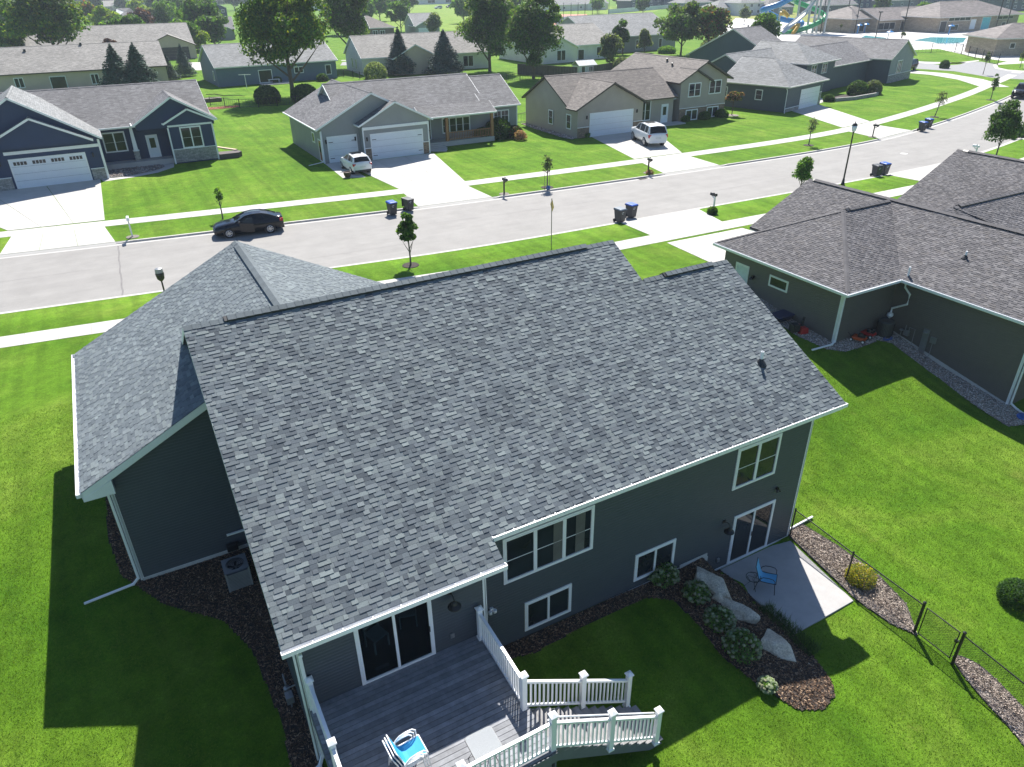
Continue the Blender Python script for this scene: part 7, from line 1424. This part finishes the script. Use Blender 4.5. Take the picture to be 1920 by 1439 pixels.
# ------------------------------------------------------------------ side street, car park, pool complex
def gz(pts, z): return [(*A(px, py, z)[:2],) for px, py in pts]
def psheet(name, px, z, mat): return sheet(name, [(*p, z) for p in gz(px, z)], mat)
ASPH2 = MAT('grey_asphalt', (.25, .25, .25), .85, var=.08); DECKC = MAT('pool_deck', (.56, .54, .51), .8, var=.06, vs=.2); RINF = MAT('red_infield', (.46, .19, .13), .9, var=.1, vs=.1); LAWNF = GRASSF
psheet('field', [(600, 58), (1140, 56), (1250, 14), (760, 6)], ZL+.004, LAWNF); psheet('field', [(1235, 66), (1600, 60), (1630, 22), (1290, 28)], ZL+.006, GRASSM('dry_grass', (.20, .24, .06), (.26, .28, .08), (.32, .31, .12)))
psheet('infield', [(1030, 50), (1118, 49), (1100, 27), (1040, 27)], ZL+.012, RINF); psheet('infield', [(762, 58), (778, 58), (776, 42), (764, 44)], ZL+.012, RINF)
psheet('pool_deck', [(1330, 112), (1505, 92), (1660, 96), (1760, 92), (1830, 108), (1910, 118), (1920, 60), (1640, 50), (1380, 34), (1350, 60)], ZL+.008, DECKC)
psheet('lawn', [(1390, 100), (1450, 96), (1450, 70), (1395, 60), (1350, 66), (1340, 92)], ZL+.016, GRASS)
psheet('island_lawn', [(1702, 109), (1716, 97), (1740, 96), (1790, 105), (1818, 113), (1790, 115), (1730, 114)], ZL+.016, GRASS)
psheet('side_road', [(1625, 96), (1700, 114), (1740, 116), (1800, 118), (1840, 116), (1920, 130), (1930, 150), (1860, 146), (1790, 134), (1700, 128), (1600, 112)], ZL+.012, ASPH2)
psheet('kerb_strip', [(1700, 112), (1735, 117), (1795, 117.5), (1835, 113), (1836, 115), (1797, 120), (1735, 119.5), (1698, 114.5)], ZL+.020, CONCW)
psheet('island_lawn', [(1750, 121), (1790, 117), (1812, 117), (1800, 121), (1776, 123)], ZL+.020, GRASS); psheet('island_lawn', [(1870, 122), (1920, 119), (1920, 133), (1890, 131), (1872, 127)], ZL+.022, GRASS)
psheet('kerb_strip', [(1861, 122), (1885, 116), (1925, 115), (1925, 136), (1890, 133.5), (1866, 129)], ZL+.018, CONCW)
path([A(1700, 134), A(1760, 139), A(1820, 149), A(1866, 163)], 4.2, ZL+.024); 
psheet('pool_walk', [(1330, 64), (1500, 60), (1500, 52), (1335, 56)], ZL+.012, DECKC)
WAT = base('pool_water', .08, 0, .6)[0]; t_ = WAT.node_tree; t_.nodes['Principled BSDF'].inputs['Base Color'].default_value = (.10, .50, .55, 1); bump(t_, t_.nodes['Principled BSDF'], noise(t_, 2.5, 3), .15, .05)
def pool(px):
    o = psheet('pool_water', px, ZL+.02, WAT); return o
pool([(1606, 76), (1622, 67), (1660, 71), (1668, 80), (1640, 79), (1618, 78)]); pool([(1712, 76), (1745, 70), (1812, 71), (1806, 80), (1770, 84), (1745, 79)])
path([A(640, 119.5), A(690, 118), A(740, 116)], 8, ZL+.01, ASPH2, 'back_street'); path([A(340, 120), A(380, 118), A(400, 130)], 7, ZL+.01, CONCW, 'driveway'); path([A(640, 113.5), A(690, 111.5), A(760, 109)], 1.6, ZL+.014, CONCW, 'sidewalk_far'); path([A(1880, 88), A(1900, 70), A(1920, 60)], 5, ZL+.02, ASPH2, 'side_road')
# pool buildings
PRF = SHINGLE('pool_roof', (.20, .175, .165), (.16, .14, .13), (.09, .08, .075), row=.3, w=.6); PTRIM = MAT('pale_flashing', (.72, .70, .66), .5); PWIN = GLASSM('far_glass', (.03, .035, .04), .1)
def pbuild(label, p, w, d, hh, rz, ax='x', sl=.38, hips=(1, 1), o=1.2, openings=(), band=True):
    h = house(label, (*p, ZF), rz, world=False, name='pool_building', cat='building'); ro = wing(h, 0, 0, w, d, hh, ax, 0, STONET, PRF, PTRIM, sl=sl, hips=hips, o=o, gut=False, capw=.8)
    for x, z, ww, wh, k in openings:
        window(h, (x, -.02, z), 'S', ww, wh, max(1, int(ww/2.2)), trim=.12, glass={'g': PWIN, 'd': DOORD, 'w': SOLIDG, 'c': MAT('cyan_panel', (.12, .50, .58), .4)}[k], mat=PTRIM)
    return h
import itertools
pa = A(1592, 62); pbuild('stone pool building wing with hipped brown roof at the left', pa, 15, 15, 3.9, -.05, hips=(1, 1), openings=((5, 1.4, 2, 2.4, 'g'),))
pb = A(1622, 60); pbuild('long low middle wing of the pool building with wide windows', (A(1640, 61)[0], A(1640, 61)[1]), 27, 13, 3.4, -.08, hips=(0, 0), sl=.40, openings=((4.5, 1.6, 7, 1.9, 'g'), (13, 1.5, 5, 2.6, 'd'), (19, 1.9, 1.2, 1.3, 'g'), (24, 1.9, 1.2, 1.3, 'g')))
pc = A(1755, 62); pbuild('largest pool building wing with tall entrance and clerestory windows', (pc[0], pc[1]), 34, 18, 4.2, -.12, hips=(1, 1), sl=.38, openings=((8.5, 3.5, 9, .9, 'g'), (2.2, 1.6, 2.6, 3, 'd'), (14.5, 1.9, 2.2, 2.6, 'w'), (20, 2.0, 3.6, 3.4, 'c'), (28, 3.4, 7, .9, 'g'), (28, 1.3, 1.6, 1.6, 'd'), (7, 1.2, 3, 1.6, 'g')))
pd_ = A(1862, 105.5); pe_ = A(1808, 97); prz = math.atan2(pe_[1]-pd_[1], pe_[0]-pd_[0])-math.pi/2; pbuild('tan block bath house with hipped roof near the side road', (pd_[0], pd_[1]), 22, max(8, math.dist(pd_, pe_)), 3.5, prz, hips=(1, 1), sl=.38, o=1.0, openings=((3.5, 2.0, 1.0, 1.0, 'g'), (7.5, 2.0, 1.0, 1.0, 'g'), (12, 2.0, 1.0, 1.0, 'g')))
metal_fence('tall black fence around the pool yard', [A(1628, 105), A(1700, 101), A(1790, 98), A(1815, 106), A(1870, 122)], h=2.0, sp=4, pick=.9)
# light poles
PM_ = [(1538, 62, 13), (1583, 58, 14), (1602, 62, 12), (1690, 72, 16), (1862, 70, 15), (1882, 66, 14), (1418, 28, 11), (1640, 79, 7)]
for i, (px, py, hh) in enumerate(PM_):
    x, y = A(px, py); t = thing('light_pole', ['slim dark light pole by the slide tower', 'tall light pole left of the pool building', 'light pole before the left pool wing', 'tall light pole before the middle pool wing', 'left light pole beside the largest pool wing', 'right light pole beside the largest pool wing', 'dark light pole in the field left of the slides', 'short pole at the edge of the toddler pool'][i], 'pole', (x, y, ZF)); b = MB(); b.tube([(0, 0, 0), (0, 0, hh)], .13, 8); b.build('post', BLACKM, t); b = MB(); b.box(-.5, -.3, hh, .5, .3, hh+.25); b.build('lamp_head', BLACKM, t)
# water slides
SL = thing('water_slide', 'tall water slide tower with blue and green flumes and grey stairs', 'water slide', (*A(1512, 62), ZF)); fx_ = A(1512, 62); U = Vector((RT[0], RT[1], 0)).normalized(); Fv = Vector((FW[0], FW[1], 0)).normalized()
D_ = math.dist((0, 0), fx_); mpp = (D_*.873+7.6)/FPX
def sp(px, py, dd=0):  # point above the tower's ground plane, built at true size
    bx = (px-1512)*mpp; z = (62-py)*mpp*1.14; v = U*bx+Fv*dd; return (v.x, v.y, z)
def flume(name, pts, r, mat): 
    P = [Vector(p) for p in pts]; out = []
    for i in range(len(P)-1):
        p0, p1, p2, p3 = P[max(i-1, 0)], P[i], P[i+1], P[min(i+2, len(P)-1)]
        for j in range(6): t = j/6; out.append(.5*((2*p1)+(p2-p0)*t+(2*p0-5*p1+4*p2-p3)*t*t+(-p0+3*p1-3*p2+p3)*t**3))
    b = MB(); b.tube(out+[P[-1]], r, 10); return b.build(name, mat, SL, smooth=True)
BLF = MAT('blue_flume', (.02, .20, .48), .3, var=.06); GRF = MAT('green_flume', (.03, .35, .12), .3); YLF = MAT('yellow_flume', (.62, .38, .04), .3); SST = MAT('steel', (.45, .48, .47), .4, .3)
flume('blue_flume', [sp(1514, 2), sp(1490, 8), sp(1462, 22, 2), sp(1437, 30, 4), sp(1450, 34, 7), sp(1480, 44, 8), sp(1512, 49, 6), sp(1500, 53, 3), sp(1475, 56, 0)], .85, BLF)
flume('green_flume', [sp(1512, 5, 3), sp(1490, 16, 5), sp(1500, 20, 8), sp(1530, 30, 6), sp(1546, 40, 3), sp(1530, 48, 0), sp(1500, 56, -2), sp(1462, 62, -3)], .72, GRF)
flume('yellow_flume', [sp(1468, 36, 3), sp(1474, 33, 4), sp(1482, 40, 3)], .6, YLF); flume('yellow_flume', [sp(1478, 56, -2), sp(1492, 50, -2), sp(1480, 62, -4)], .55, YLF)
for i, (px, d) in enumerate(((1512, 0), (1522, 0), (1533, 2), (1538, -2), (1500, 4), (1470, 5), (1448, 5))): b = MB(); x, y, z = sp(px, 5+ (max(0, 1512-px))*.42, d); b.tube([(x, y, 0), (x, y, z)], .32, 8); b.build('column', SST, SL)
b = MB(); c = sp(1525, 4); b.box(c[0]-4, c[1]-4, c[2]-.3, c[0]+4, c[1]+4, c[2]); b.build('platform', SST, SL); b = MB(); b.add([(c[0]-4.5, c[1]-4.5, c[2]+2.6), (c[0]+4.5, c[1]-4.5, c[2]+2.6), (c[0]+4.5, c[1]+4.5, c[2]+2.6), (c[0]-4.5, c[1]+4.5, c[2]+2.6), (c[0], c[1], c[2]+4)], [(0, 1, 4), (1, 2, 4), (2, 3, 4), (3, 0, 4), (3, 2, 1, 0)]); b.build('canopy', PTRIM, SL)
for p, q in ((sp(1520, 6, -3), sp(1500, 34, -3)), (sp(1500, 34, -3), sp(1460, 60, -5))):
    b = MB(); b.bar(p, q, 1.8, .25); b.build('stair', SST, SL); b = MB(); z = Vector((0, 0, 1.1)); b.bar(Vector(p)+z, Vector(q)+z, .1, .5); b.build('stair_rail', PTRIM, SL)
# play features, umbrellas, people-sized white loungers as pool furniture
for i, (px, py, m) in enumerate(((1607, 64, 0), (1620, 62, 0), (1663, 79, 0), (1778, 66, 0))):
    x, y = A(px, py); t = thing('spray_feature', ['left blue spray post in the toddler pool', 'right blue spray post in the toddler pool', 'pale spray bucket frame in the toddler pool', 'tall blue spray post behind the main pool'][i], 'play feature', (x, y, ZF)); b = MB(); b.tube([(0, 0, 0), (0, 0, 2.6), (.5, 0, 3.0)], .14, 8); b.build('post', BLF if i != 2 else PTRIM, t); b = MB(); b.lathe([(.1, 2.8), (.9, 2.4), (.8, 2.3)], .5, 0, 0, 12); b.build('head', BLF, t)
for i in range(9):
    x, y = A(1762+i*5.3, 84.5+(i % 3)*1.1); t = thing('pool_lounger', ('leftmost', 'second', 'third', 'fourth', 'middle', 'sixth', 'seventh', 'eighth', 'rightmost')[i]+(' white pool lounger beside the main pool' if i in (0, 4, 8) else ' white pool lounger from the left beside the main pool'), 'lounger', (x, y, ZF), .6, group='white loungers beside the main pool'); b = MB(); b.box(-.3, -.9, .28, .3, .5, .36); b.hexa([(-.3, .5, .28), (.3, .5, .28), (.3, .56, .36), (-.3, .56, .36)], [(-.3, .95, .75), (.3, .95, .75), (.3, 1.0, .8), (-.3, 1.0, .8)]); b.build('frame', WHITE, t)
# backstop poles and bleachers
t = thing('backstop', 'tall thin backstop poles around the red ball field', 'fence', (*A(1070, 50), ZF), world=True)
for px, py in ((1043, 47), (1056, 48), (1070, 48.5), (1083, 48.5), (1096, 48.5), (1110, 47.5), (1122, 46), (1141, 34), (1038, 35)): x, y = A(px, py); b = MB(); b.tube([(x, y, ZF), (x, y, ZF+8)], .10, 6); b.build('post', BLACKM, t)
t = thing('bleachers', 'white metal bleachers beside the red ball field', 'bleachers', (*A(1072, 46), ZF)); 
for k in range(4): b = MB(); b.box(-5, k*.8, .35+k*.45, 5, k*.8+.5, .45+k*.45); b.build('bench', WHITE, t)
b = MB(); b.box(-5.1, 3.2, 0, 5.1, 3.3, 2.8); b.build('back_rail', WHITE, t)
board_fence('long pale vinyl fence along the new subdivision behind the fields', A(1140, 26), A(1268, 15), 2.0, WHF, 2.4); board_fence('long pale vinyl fence left of the water slides', A(1335, 29), A(1460, 27), 2.0, WHF, 2.4)
# ------------------------------------------------------------------ distant rows of houses: each stands at its own ground point
FM = dict(g=(S_DKG, RF_GREY), s=(S_SLATE, RF_GREY), t=(S_TANL, RF_TAN), c=(S_CREAM, RF_LGREY), w=(S_WHT, RF_LGREY), n=(S_NAVY, RF_GREY), b=(S_BROWN, RF_BRN), u=(S_BLUE, RF_LGREY), k=(S_GRN, RF_LGREY))
FAR = [  # px left, py base, px width, depth m, eave, axis, hips, mat, two-gable?, label
 (-30, 92, 48, 14, 3.2, 'y', (0, 0), 'u', 0, 'dusty blue house cut by the left edge of the photo'), (20, 26, 30, 14, 3, 'x', (1, 1), 't', 0, 'small tan hipped roof between dark trees at the upper left'),
 (180, 22, 50, 16, 3.2, 'x', (1, 0), 't', 1, 'tan roofed house with light cross gables at the top left'), (222, 48, 42, 16, 3.2, 'x', (1, 1), 'g', 0, 'grey hipped roof right of the lime green tree'), (238, 56, 50, 14, 3.0, 'x', (1, 1), 'c', 0, 'cream white hipped house behind the purple tree'),
 (302, 60, 52, 15, 3.4, 'y', (0, 0), 'u', 0, 'grey-gabled blue house beside the arborvitae'), (350, 32, 42, 14, 5.2, 'x', (0, 0), 'w', 1, 'white two-storey house near the top behind dark trees'), (396, 38, 32, 13, 5.4, 'y', (0, 0), 'n', 0, 'navy gabled two-storey house left of the big maple'),
 (392, 76, 50, 15, 3.0, 'x', (0, 0), 'g', 1, 'grey roofed house just left of the big maple crown'), (600, 20, 22, 14, 3, 'x', (1, 1), 'w', 0, 'pale roof glimpsed between the two tall maples'),
 (696, 72, 44, 14, 3.0, 'x', (0, 1), 'b', 0, 'brown-walled house right of the tall dense maple'), (779, 68, 46, 15, 3.0, 'x', (0, 0), 'k', 2, 'pale blue-grey house with a wide garage door by the park'),
 (1036, 22, 104, 18, 3.2, 'x', (0, 0), 'c', 1, 'very long pale house at the top behind the ball field'), (1182, 18, 30, 13, 4.5, 'y', (0, 0), 's', 0, 'dark slate gabled house at the top right of the field'), (1212, 17, 46, 14, 5.2, 'x', (0, 0), 's', 1, 'dark two-storey house beside the slate gabled one'), (1282, 18, 54, 14, 3.2, 'x', (1, 1), 'g', 0, 'grey hipped house above the round maple'),
 (1338, 12, 60, 14, 5.2, 'x', (0, 0), 'b', 0, 'dark brown two-storey house at the top right'), (1342, 30, 44, 13, 3.2, 'x', (1, 0), 'w', 0, 'white hipped bungalow behind the pale vinyl fence'), (1386, 30, 44, 13, 5.2, 'x', (1, 1), 'w', 0, 'white two-storey house behind the pale vinyl fence'), (1436, 29, 50, 14, 3.2, 'x', (1, 1), 'g', 0, 'grey hipped house behind the water slides'),
 (1540, 27, 64, 15, 3.6, 'x', (1, 0), 's', 0, 'slate house with dark wall right of the water slides'), (1596, 17, 36, 14, 5.2, 'y', (0, 0), 'n', 0, 'dark gabled house above the left pool wing'), (1660, 16, 60, 16, 3.6, 'x', (1, 1), 'g', 0, 'grey-brown hipped roof above the middle pool wing'), (1740, 14, 50, 14, 5.2, 'x', (0, 0), 'g', 1, 'grey two-storey house behind the largest pool wing'), (1800, 15, 60, 14, 3.6, 'x', (0, 1), 'u', 0, 'blue-grey house row at the upper right'), (1876, 22, 50, 14, 5.2, 'x', (0, 0), 's', 0, 'slate two-storey house at the top right corner'),
 (1480, 8, 56, 14, 4.5, 'x', (0, 0), 'g', 0, 'grey roofed house behind the top of the slide tower'), (1620, 2, 50, 14, 4, 'x', (1, 1), 't', 0, 'tan roof on the skyline above the pool'), (1250, 2, 60, 14, 4, 'x', (1, 0), 'c', 0, 'pale roof on the skyline right of centre'), (1060, -4, 60, 16, 4, 'x', (0, 1), 'g', 0, 'grey roof on the skyline above the ball field'), (890, 2, 50, 14, 4, 'x', (1, 1), 't', 0, 'tan roof on the skyline between the maples'),
 (1180, -6, 50, 14, 4.5, 'x', (0, 0), 'n', 0, 'dark blue roof on the far skyline'), (1700, -8, 60, 14, 4.5, 'x', (0, 1), 'w', 0, 'white house on the far skyline at the right'), (1840, -4, 60, 14, 4.5, 'x', (1, 1), 's', 0, 'slate roof on the far skyline at the right'), (1380, -6, 60, 14, 4.5, 'x', (1, 1), 'u', 0, 'blue-grey roof on the far skyline')]
for (px, py, w, d, e, ax, hips, mk, ex, lb) in FAR:
    p = A(px, py); q = A(px+w, py-w*.04); L = math.dist(p, q); rz = math.atan2(q[1]-p[1], q[0]-p[0]); wl, rf_ = FM[mk]; h = house(lb, (*p, ZF), rz, world=False, name='far_house'); ro = wing(h, 0, 0, L, d, e, ax, 0, wl, rf_, sl=.45, hips=hips, o=.5, gut=False)
    if ex == 1: wing(h, L*.58, -2.5, L*.92, d*.5, e, 'y', 0, wl, rf_, sl=.5, gut=False)
    if ex == 2: wing(h, L*.0, -2.5, L*.55, d*.5, e, 'y', 0, wl, rf_, sl=.5, gut=False); gdoor(h, L*.28, -2.52, .02, L*.4, 2.4)
    for k in range(3 if L > 12 else 2): window(h, (L*(.2+.3*k), -.02 if ex != 1 or k < 1 else -.02, 1.6), 'S', 1.5, 1.2, 2, trim=.15)
    if e > 4: 
        for k in range(3): window(h, (L*(.18+.3*k), -.02, 4.1), 'S', 1.3, 1.2, 2, trim=.15)
# park pavilion building and vehicles at the top
h, ro = simple('wide low school building with pale roof at the top centre', (*A(752, 10), ZF), 70, 30, 5, -.15, S_WHT, RF_LGREY, sl=.25, hips=(1, 1), wins=((10, 2, 6, 2), (25, 2, 6, 2), (40, 2, 6, 2)))
for i, (px, py, k, m, lb) in enumerate(((822, 17, 'suv', P_WHT, 'white van in the car park at the top centre'), (843, 15, 'suv', P_BLK, 'dark vehicle right of the white van'), (858, 14, 'sedan', P_SIL, 'silver car right of the dark vehicle'), (1160, 12, 'suv', P_BLK, 'dark car beside the far fence'))): x, y = A(px, py); car(k, lb, (x, y, ZF), .3*i, m)
# ------------------------------------------------------------------ background trees: prototypes copied with their parts
protos = {}
def proto(key, h, R, zb, pal, n, leaf, shape='oval', nb=30): protos[key] = (h, dict(h=h, R=R, zb=zb, pal=pal, n=n, leaf=leaf, shape=shape, nb=nb))
proto('dark', 10, 5, .8, np.concatenate([PGD, PG1]), 3800, .46); proto('green', 9, 4.6, 1.2, PG1*1.25, 3600, .42); proto('lime', 8, 5.2, .6, PLM*.8, 3800, .42); proto('red', 9, 4.6, 1, np.concatenate([PRD, PG1]), 3600, .42); proto('purple', 6, 3.6, .6, PPU*1.4, 2600, .36); proto('silver', 8, 3.8, 1, PSV, 3000, .38, 'egg'); proto('column', 9, 1.7, .2, PGD, 2600, .3, nb=20)
first = {}
BT = [(8, 42, 'dark', 1.9, 'dark tree mass at the upper left corner'), (60, 20, 'dark', 1.6, 'dark tree behind the big upper left tree'), (172, 62, 'red', 1.35, 'orange-tinged tree right of the huge upper left tree'), (205, 70, 'lime', 1.25, 'bright lime green tree behind the tan house'), (185, 30, 'dark', 1.4, 'dark green tree above the orange-tinged one'), (275, 72, 'purple', 1.5, 'purple plum tree before the cream hipped house'), (262, 42, 'lime', 1.3, 'light green rounded tree at the top left'), (232, 24, 'dark', 1.0, 'low dark tree among the tan roofs'), (300, 32, 'dark', 1.6, 'dark conifer-like tree left of the navy gable'), (322, 38, 'dark', 1.5, 'dark round tree right of the conifer-like one'), (342, 88, 'lime', .9, 'yellow-green shrubby tree beside the tan garage'), (360, 84, 'green', 1.0, 'green shrubby tree right of the yellow-green one'), (386, 86, 'dark', 1.35, 'dark rounded tree left of the grey roofed house'), (345, 66, 'green', .9, 'green tree behind the blue gabled house'), (352, 14, 'green', 1.8, 'green tree on the skyline at the top left'), (300, 10, 'dark', 1.8, 'dark tree on the skyline above the roofs'), (248, 8, 'green', 2.0, 'broad green tree on the skyline'), (410, 12, 'silver', 1.8, 'hazy tree on the skyline left of the maple'), (440, 20, 'dark', 1.6, 'dark tree behind the big maple'), (620, 30, 'green', 1.6, 'green tree between the two tall maples'), (713, 40, 'green', 1.5, 'rounded park tree right of the tall dense maple'), (738, 22, 'silver', 1.6, 'hazy park tree above the brown house'), (768, 26, 'dark', 1.2, 'small dark park tree on the field edge'), (700, 12, 'dark', 2.0, 'dark tree on the skyline over the park'), (815, 75, 'silver', .9, 'slim silvery tree before the blue-grey garage'), (900, 12, 'dark', 1.6, 'hazy tree between the central maples'), (1100, 12, 'green', 1.2, 'tree before the long pale house'), (1165, 14, 'dark', 1.3, 'dark tree at the corner of the far fence'), (1230, 10, 'silver', 1.1, 'small tree among the dark houses'), (1480, 22, 'green', .7, 'small green tree behind the slides'), (1725, 50, 'green', .8, 'green shrub before the middle pool wing'), (1905, 14, 'lime', 1.2, 'light green tree at the top right corner'), (560, 6, 'dark', 2.0, 'dark tree on the skyline behind the big maple'), (500, 8, 'green', 2.0, 'green tree on the skyline behind the big maple'), (1010, 14, 'dark', 1.7, 'dark tree behind the right round maple'), (30, 12, 'green', 2.0, 'green tree on the skyline at the far left'), (120, 10, 'dark', 2.0, 'dark tree on the skyline behind the huge tree'), (1330, 3, 'dark', 1.5, 'dark tree on the skyline right of the grey hipped roof'), (1540, 4, 'green', 1.5, 'tree on the skyline over the slate house'), (1770, 2, 'dark', 1.5, 'dark tree on the skyline over the pool'), (650, 4, 'dark', 2.0, 'dark tree on the skyline left of the park'), (960, 3, 'green', 1.8, 'green tree on the skyline over the central maples'), (1290, 8, 'green', 1.2, 'green tree left of the grey hipped house'), (330, 104, 'green', .7, 'green bush beside the reddish fence'), (8, 70, 'green', 1.0, 'green tree at the left edge above the blue house')]
BT += [(px, py, k, s, lb) for px, py, k, s, lb in ((90, 14, 'green', 1.7, 'green tree on the far left skyline beyond the big tree'), (158, 36, 'lime', 1.1, 'yellowish tree peeking right of the huge tree'), (228, 92, 'green', 1.0, 'green tree behind the ridge of the tan house'), (252, 94, 'dark', .9, 'dark tree behind the ridge right of the purple one'), (290, 60, 'silver', 1.1, 'grey-green tree behind the cream hipped house'), (318, 58, 'green', 1.2, 'green tree over the blue gabled roof'), (335, 44, 'dark', 1.2, 'dark tree before the white two-storey house'), (366, 58, 'green', 1.2, 'green tree left of the navy gable'), (372, 98, 'lime', .8, 'light shrubby tree above the dusty blue roof'), (350, 100, 'green', .9, 'leafy tree beside the red-brown fence'), (405, 92, 'dark', 1.0, 'dark tree above the dusty blue ridge'), (212, 12, 'dark', 1.6, 'dark tree over the tan cross-gabled roof'), (275, 14, 'silver', 1.7, 'hazy tree over the grey hipped roof'), (385, 22, 'green', 1.4, 'green tree right of the white two-storey house'), (688, 50, 'green', 1.4, 'green tree left of the brown-walled house'), (640, 66, 'dark', 1.2, 'dark tree behind the tall dense maple'), (955, 46, 'dark', 1.3, 'dark tree between the two round maples'), (870, 44, 'green', 1.2, 'green tree left of the round maples'), (1120, 26, 'green', .9, 'small tree before the long pale house'), (1205, 26, 'dark', .8, 'small dark tree before the two-storey slate house'), (1395, 46, 'silver', .7, 'small sapling-like tree in the field'), (1650, 30, 'dark', .8, 'dark tree behind the left pool wing'), (1460, 14, 'dark', 1.0, 'dark tree behind the blue slide'), (1560, 20, 'green', .9, 'green tree beside the slate house right of the slides'), (1850, 12, 'dark', 1.2, 'dark tree behind the largest pool wing'))]
for i, (px, py, k, s, lb) in enumerate(BT):
    x, y = A(px, py); 
    if k not in first: h_, kw = protos[k]; first[k] = tree('background_tree', lb, x, y, seed=100+i, **kw); first[k].scale = (s, s, s)
    else: dup(first[k], (x, y, ZF), random.uniform(0, 6), lb, sc=(s*random.uniform(.9, 1.1), s*random.uniform(.9, 1.1), s*random.uniform(.9, 1.08)))
# far wood line closing the view
n = 26000; xx = RNG.uniform(-500, 1500, n); dd = RNG.uniform(820, 1050, n); ang = RNG.uniform(-.15, 1.75, n); P = np.stack([np.sin(ang)*dd, np.cos(ang)*dd, ZF+RNG.uniform(0, 1, n)**1.2*(11+5*np.sin(ang*37)+3*np.sin(ang*91))], 1)
V, F, c = leafcloud(P, np.tile([0, -.3, 1.], (n, 1)), 3.2, PG1, n, 1.); o = npmesh('wood_line', V, F, CONF, None, c); tag(o, 'distant hazy belt of trees on the skyline', 'trees', kind='stuff')
# ------------------------------------------------------------------ haze
b = MB(); b.box(-1400, -120, -3.5, 1800, 1600, 26); hz = bpy.data.materials.new('haze_air'); hz.use_nodes = True; t = hz.node_tree; t.nodes.remove(t.nodes['Principled BSDF']); v = t.nodes.new('ShaderNodeVolumePrincipled'); v.inputs['Color'].default_value = (.80, .90, 1, 1); v.inputs['Density'].default_value = .00026; v.inputs['Anisotropy'].default_value = .1; t.links.new(v.outputs[0], t.nodes['Material Output'].inputs['Volume'])
o = b.build('haze', hz, uv=False); o['kind'] = 'stuff'
